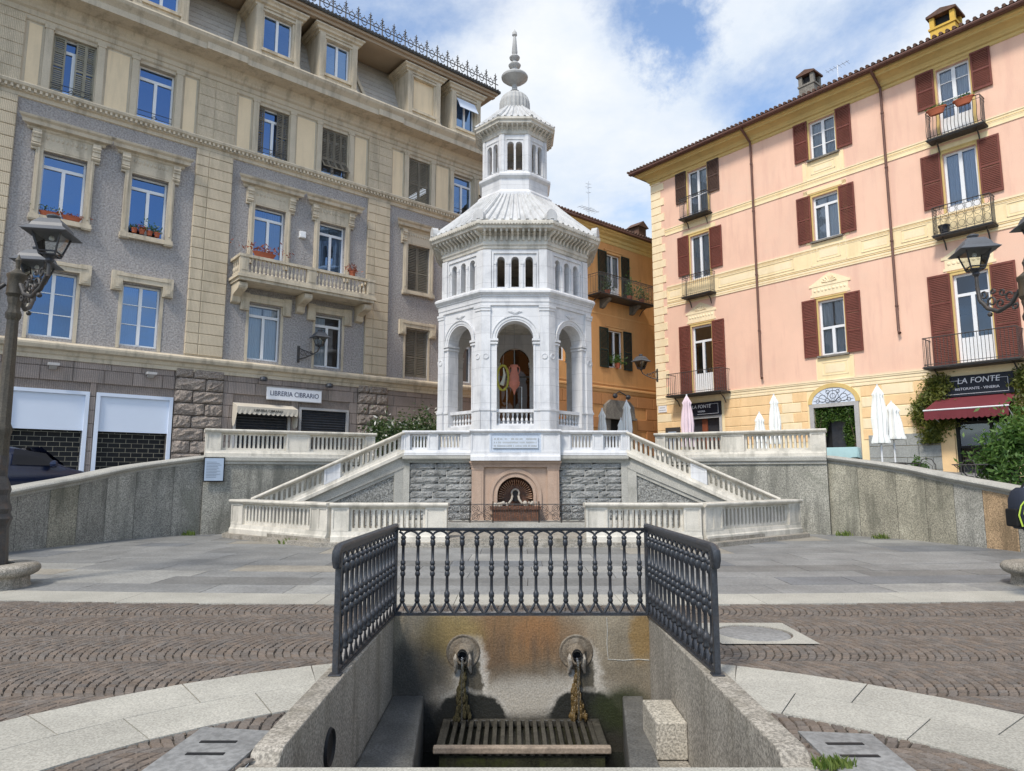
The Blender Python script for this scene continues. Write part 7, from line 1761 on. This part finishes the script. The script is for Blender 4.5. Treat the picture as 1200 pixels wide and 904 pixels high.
# ================================================================ PARKED CAR BEHIND THE LEFT WALL
def car(loc, rz):
    t = thing('parked_car', 'dark blue hatchback parked behind the left wall in front of the shuttered shops', 'car', loc, rz)
    # side profile stations: x, z of (sill, waist, roof), half widths
    st = [(-1.95, .35, .72, .72, .66, .60), (-1.85, .22, .86, .90, .80, .66), (-1.45, .2, .92, 1.22, .84, .66), (-1.0, .2, .93, 1.44, .85, .62), (-.3, .2, .92, 1.50, .86, .62), (.4, .2, .90, 1.42, .86, .62), (.95, .2, .88, 1.05, .85, .70), (1.1, .2, .86, .90, .85, .74), (1.7, .2, .76, .78, .82, .72), (1.92, .25, .62, .64, .74, .66), (2.0, .32, .5, .5, .66, .6)]
    m = MB(); vs = []; k = 8
    for (x, zs, zw, zr, hw_, hr_) in st:
        vs += [(x, -hw_ * .96, zs), (x, -hw_, zs + (zw - zs) * .55), (x, -hw_ * .97, zw), (x, -hr_, zr), (x, hr_, zr), (x, hw_ * .97, zw), (x, hw_, zs + (zw - zs) * .55), (x, hw_ * .96, zs)]
    m.add(vs, [(i * k + q, (i + 1) * k + q, (i + 1) * k + (q + 1) % k, i * k + (q + 1) % k) for i in range(len(st) - 1) for q in range(k)] + [tuple(range(k)), tuple((len(st) - 1) * k + q for q in range(k))[::-1]])
    o = m.build('body', 'car_paint', t, smooth=True, angle=40); s_ = o.modifiers.new('sub', 'SUBSURF'); s_.levels = s_.render_levels = 1
    for s in (-1, 1):
        for (x0, x1, h0, h1) in ((-1.3, -.35, 1.36, 1.42), (-.27, .55, 1.42, 1.32)):
            m = MB(); m.add([(x0, s * .85, .96), (x1 + (.25 if x1 > 0 else 0), s * .855, .94), (x1, s * .66, h1 - .06), (x0 + .1, s * .66, h0 - .06)], [(0, 1, 2, 3)]); m.build('side_window', 'glass_dark', t)
        for x in (-1.25, 1.25):
            m = MB(); m.lathe([(.16, -.1), (.30, -.1), (.32, -.06), (.32, .06), (.30, .1), (.16, .1)], (0, 0, 0), 20, T=lambda a_, b_, c_: (x + a_, s * .78 + c_, .31 + b_)); w_ = m.build('wheel', 'tyre', t, smooth=True, angle=40)
            m = MB(); m.lathe([(.001, s * .10), (.20, s * .10), (.21, s * .06)], (0, 0, 0), 12, flute=1, fl=.15, T=lambda a_, b_, c_: (x + a_, s * .78 + c_, .31 + b_)); m.build('rim', 'steel', w_)
        m = MB(); m.sphere((1.88, s * .56, .62), .11, 8, 6); m.build('headlight', 'glass_lamp', t); m = MB(); m.sphere((-1.9, s * .58, .78), .09, 8, 6); m.build('tail_light', 'awning_red', t)
        m = MB(); m.sphere((.62, s * .98, .98), .10, 8, 6); m.build('wing_mirror', 'car_paint', t)
    m = MB(); m.add([(1.0, -.70, .97), (1.0, .70, .97), (.48, .58, 1.42), (.48, -.58, 1.42)], [(0, 1, 2, 3)]); m.build('windscreen', 'glass_dark', t)
    return t
car((-12.9, 17.6, .92), R(58))

# ================================================================ PASSER-BY AT THE RIGHT EDGE
def skin_body(name, verts, edges, radii, mat, parent, root=0, sub=2):
    me = bpy.data.meshes.new(name); me.from_pydata(verts, edges, []); o = bpy.data.objects.new(name, me); col.objects.link(o); o.parent = parent
    sk = o.modifiers.new('skin', 'SKIN'); sk.use_smooth_shade = True
    for i, r_ in enumerate(radii):
        v = me.skin_vertices[0].data[i]; v.radius = (r_, r_) if isinstance(r_, (int, float)) else r_; v.use_root = (i == root)
    s_ = o.modifiers.new('sub', 'SUBSURF'); s_.levels = s_.render_levels = sub
    dg = bpy.context.evaluated_depsgraph_get(); em = bpy.data.meshes.new_from_object(o.evaluated_get(dg)); o.modifiers.clear(); o.data = em; em.materials.clear(); em.materials.append(MAT[mat]); em.shade_smooth(); return o
def person():
    t = thing('person', 'person in light blue shirt and dark trousers standing at the right edge', 'person', (6.86, 9.0, 0), R(0))
    V = [(0, 0, .95), (0, 0, 1.08), (.01, 0, 1.25), (.0, 0, 1.40), (.01, 0, 1.50), (.03, 0, 1.57), (.045, 0, 1.66), (.04, 0, 1.73),   # spine, neck, head
         (.0, -.17, 1.42), (-.03, -.22, 1.16), (.06, -.23, .94), (0, .17, 1.42), (-.05, .22, 1.16), (.02, .24, .93),                # arms
         (0, -.09, .90), (.03, -.10, .50), (-.02, -.10, .09), (.08, -.11, .04), (0, .09, .90), (.06, .10, .50), (.10, .10, .09), (.20, .11, .04)]
    E_ = [(0, 1), (1, 2), (2, 3), (3, 4), (4, 5), (5, 6), (6, 7), (3, 8), (8, 9), (9, 10), (3, 11), (11, 12), (12, 13), (0, 14), (14, 15), (15, 16), (16, 17), (0, 18), (18, 19), (19, 20), (20, 21)]
    Rr = [(.12, .15), (.11, .14), (.12, .16), (.11, .16), .055, .07, (.098, .082), (.08, .07), .065, .044, .028, .065, .044, .028, .09, .058, .042, .035, .09, .058, .042, .035]
    skin_body('body', V, E_, Rr, 'skin', t)
    # clothes follow the body
    k = lambda q, e: tuple(x + e for x in q) if isinstance(q, tuple) else q + e
    iv = [0, 1, 2, 3, 8, 11]; vv = [V[i] for i in iv] + [(-.015, -.20, 1.29), (-.025, .20, 1.29)]
    skin_body('shirt', vv, [(0, 1), (1, 2), (2, 3), (3, 4), (3, 5), (4, 6), (5, 7)], [k(Rr[0], .012), k(Rr[1], .014), k(Rr[2], .014), k(Rr[3], .012), .078, .078, .066, .066], 'shirt', t)
    iv = [0, 14, 15, 16, 18, 19, 20]; skin_body('trousers', [V[i] for i in iv], [(0, 1), (1, 2), (2, 3), (0, 4), (4, 5), (5, 6)], [k(Rr[0], .02), .105, .074, .06, .105, .074, .06], 'trousers', t)
    for s, (x, z0_) in ((-1, (.02, 0)), (1, (.14, 0))):
        skin_body('shoe', [(x - .08, s * .10, .05), (x + .04, s * .105, .045), (x + .14, s * .11, .035)], [(0, 1), (1, 2)], [(.045, .042), (.05, .04), (.045, .03)], 'pack_black', t)
    m = MB(); m.lathe([(.001, .10), (.06, .09), (.095, .05), (.105, .0), (.10, -.05), (.07, -.08)], (.03, 0, 1.70), 14, caps=False); o = m.build('hair', 'hair', t, smooth=True)
    m = MB(); m.tube([(.135, 0, 1.68), (.16, 0, 1.645), (.135, 0, 1.635)], [.012, .016, .012], 6); m.build('nose', 'skin', t, smooth=True)
    for s in (-1, 1):
        m = MB(); m.sphere((.122, s * .034, 1.675), .013, 8, 6); m.build('eye', 'black_matt', t, smooth=True); m = MB(); m.lathe([(.001, -.008), (.03, -.008), (.034, 0), (.03, .008), (.001, .008)], (0, 0, 0), 10, caps=False, T=lambda a_, b_, c_: (.04 + a_ * .7, s * .092 + c_, 1.66 + b_)); m.build('ear', 'skin', t, smooth=True)
    m = MB(); m.tube([(.128, -.025, 1.60), (.138, 0, 1.598), (.128, .025, 1.60)], .007, 5); m.build('mouth', 'awning_red', t, smooth=True)
    for s, w_ in ((-1, V[10]), (1, V[13])):           # hands: palm, four fingers and a thumb
        P0 = Vector(w_); d = Vector((.25, 0, -1)).normalized(); VV = [tuple(P0), tuple(P0 + d * .05), tuple(P0 + d * .09)]; EE = [(0, 1), (1, 2)]; RR_ = [(.028, .02), (.02, .036), (.018, .036)]
        hand = skin_body('hand', VV, EE, RR_, 'skin', t, sub=2)
        for i, (off, ln) in enumerate(((-.028, .062), (-.010, .074), (.009, .07), (.026, .055))):
            b0 = P0 + d * .085 + Vector((off, 0, 0)); m = MB(); m.tube([b0, b0 + d * ln * .45 + Vector((0, -s * .004, 0)), b0 + d * ln * .8 + Vector((0, -s * .016, 0)), b0 + d * ln + Vector((0, -s * .028, 0))], [.0095, .009, .008, .005], 8); m.build('finger', 'skin', hand, smooth=True)
        b0 = P0 + d * .03 + Vector((.025, 0, 0)); m = MB(); m.tube([b0, b0 + Vector((.03, -s * .005, -.025)), b0 + Vector((.04, -s * .012, -.055))], [.012, .0105, .006], 8); m.build('thumb', 'skin', hand, smooth=True)
    return t
person()
t = thing('backpack', 'dark navy backpack with lime green zip trim worn at the right edge', 'backpack', (6.68, 9.0, .92))
m = MB(); n = 16; vs = []; lv = [(.0, .10, .13), (.05, .15, .16), (.2, .165, .165), (.38, .15, .16), (.48, .11, .13), (.53, .05, .07)]
for (z, dx, dy) in lv:
    for i in range(n): a = 2 * math.pi * i / n; c, s_ = math.cos(a), math.sin(a); vs.append((-.04 + math.copysign(abs(c) ** .6, c) * dx * .8, math.copysign(abs(s_) ** .6, s_) * dy, z))
m.add(vs, [(i * n + q, i * n + (q + 1) % n, (i + 1) * n + (q + 1) % n, (i + 1) * n + q) for i in range(len(lv) - 1) for q in range(n)] + [tuple(range(n))[::-1], tuple((len(lv) - 1) * n + q for q in range(n))]); m.build('pack', 'pack_navy', t, smooth=True, angle=60)
m = MB(); m.box(-.215, -.10, .03, -.12, .10, .26); m.build('pocket', 'pack_black', t, bevel=.02)
m = MB(); m.tube([(-.17, -.14, .04), (-.19, -.12, .18), (-.16, -.13, .30), (-.10, -.165, .40)], .010, 5); m.tube([(-.10, -.165, .10), (-.15, -.16, .20), (-.12, -.17, .33)], .010, 5); m.build('zip_trim', 'lime_trim', t)
for s in (-1, 1): m = MB(); m.tube([(.03, s * .09, .10), (.24, s * .16, .16), (.31, s * .13, .34), (.24, s * .11, .52), (.08, s * .10, .58), (.0, s * .09, .48)], [.018] * 6, 6); m.build('strap', 'pack_black', t, smooth=True)
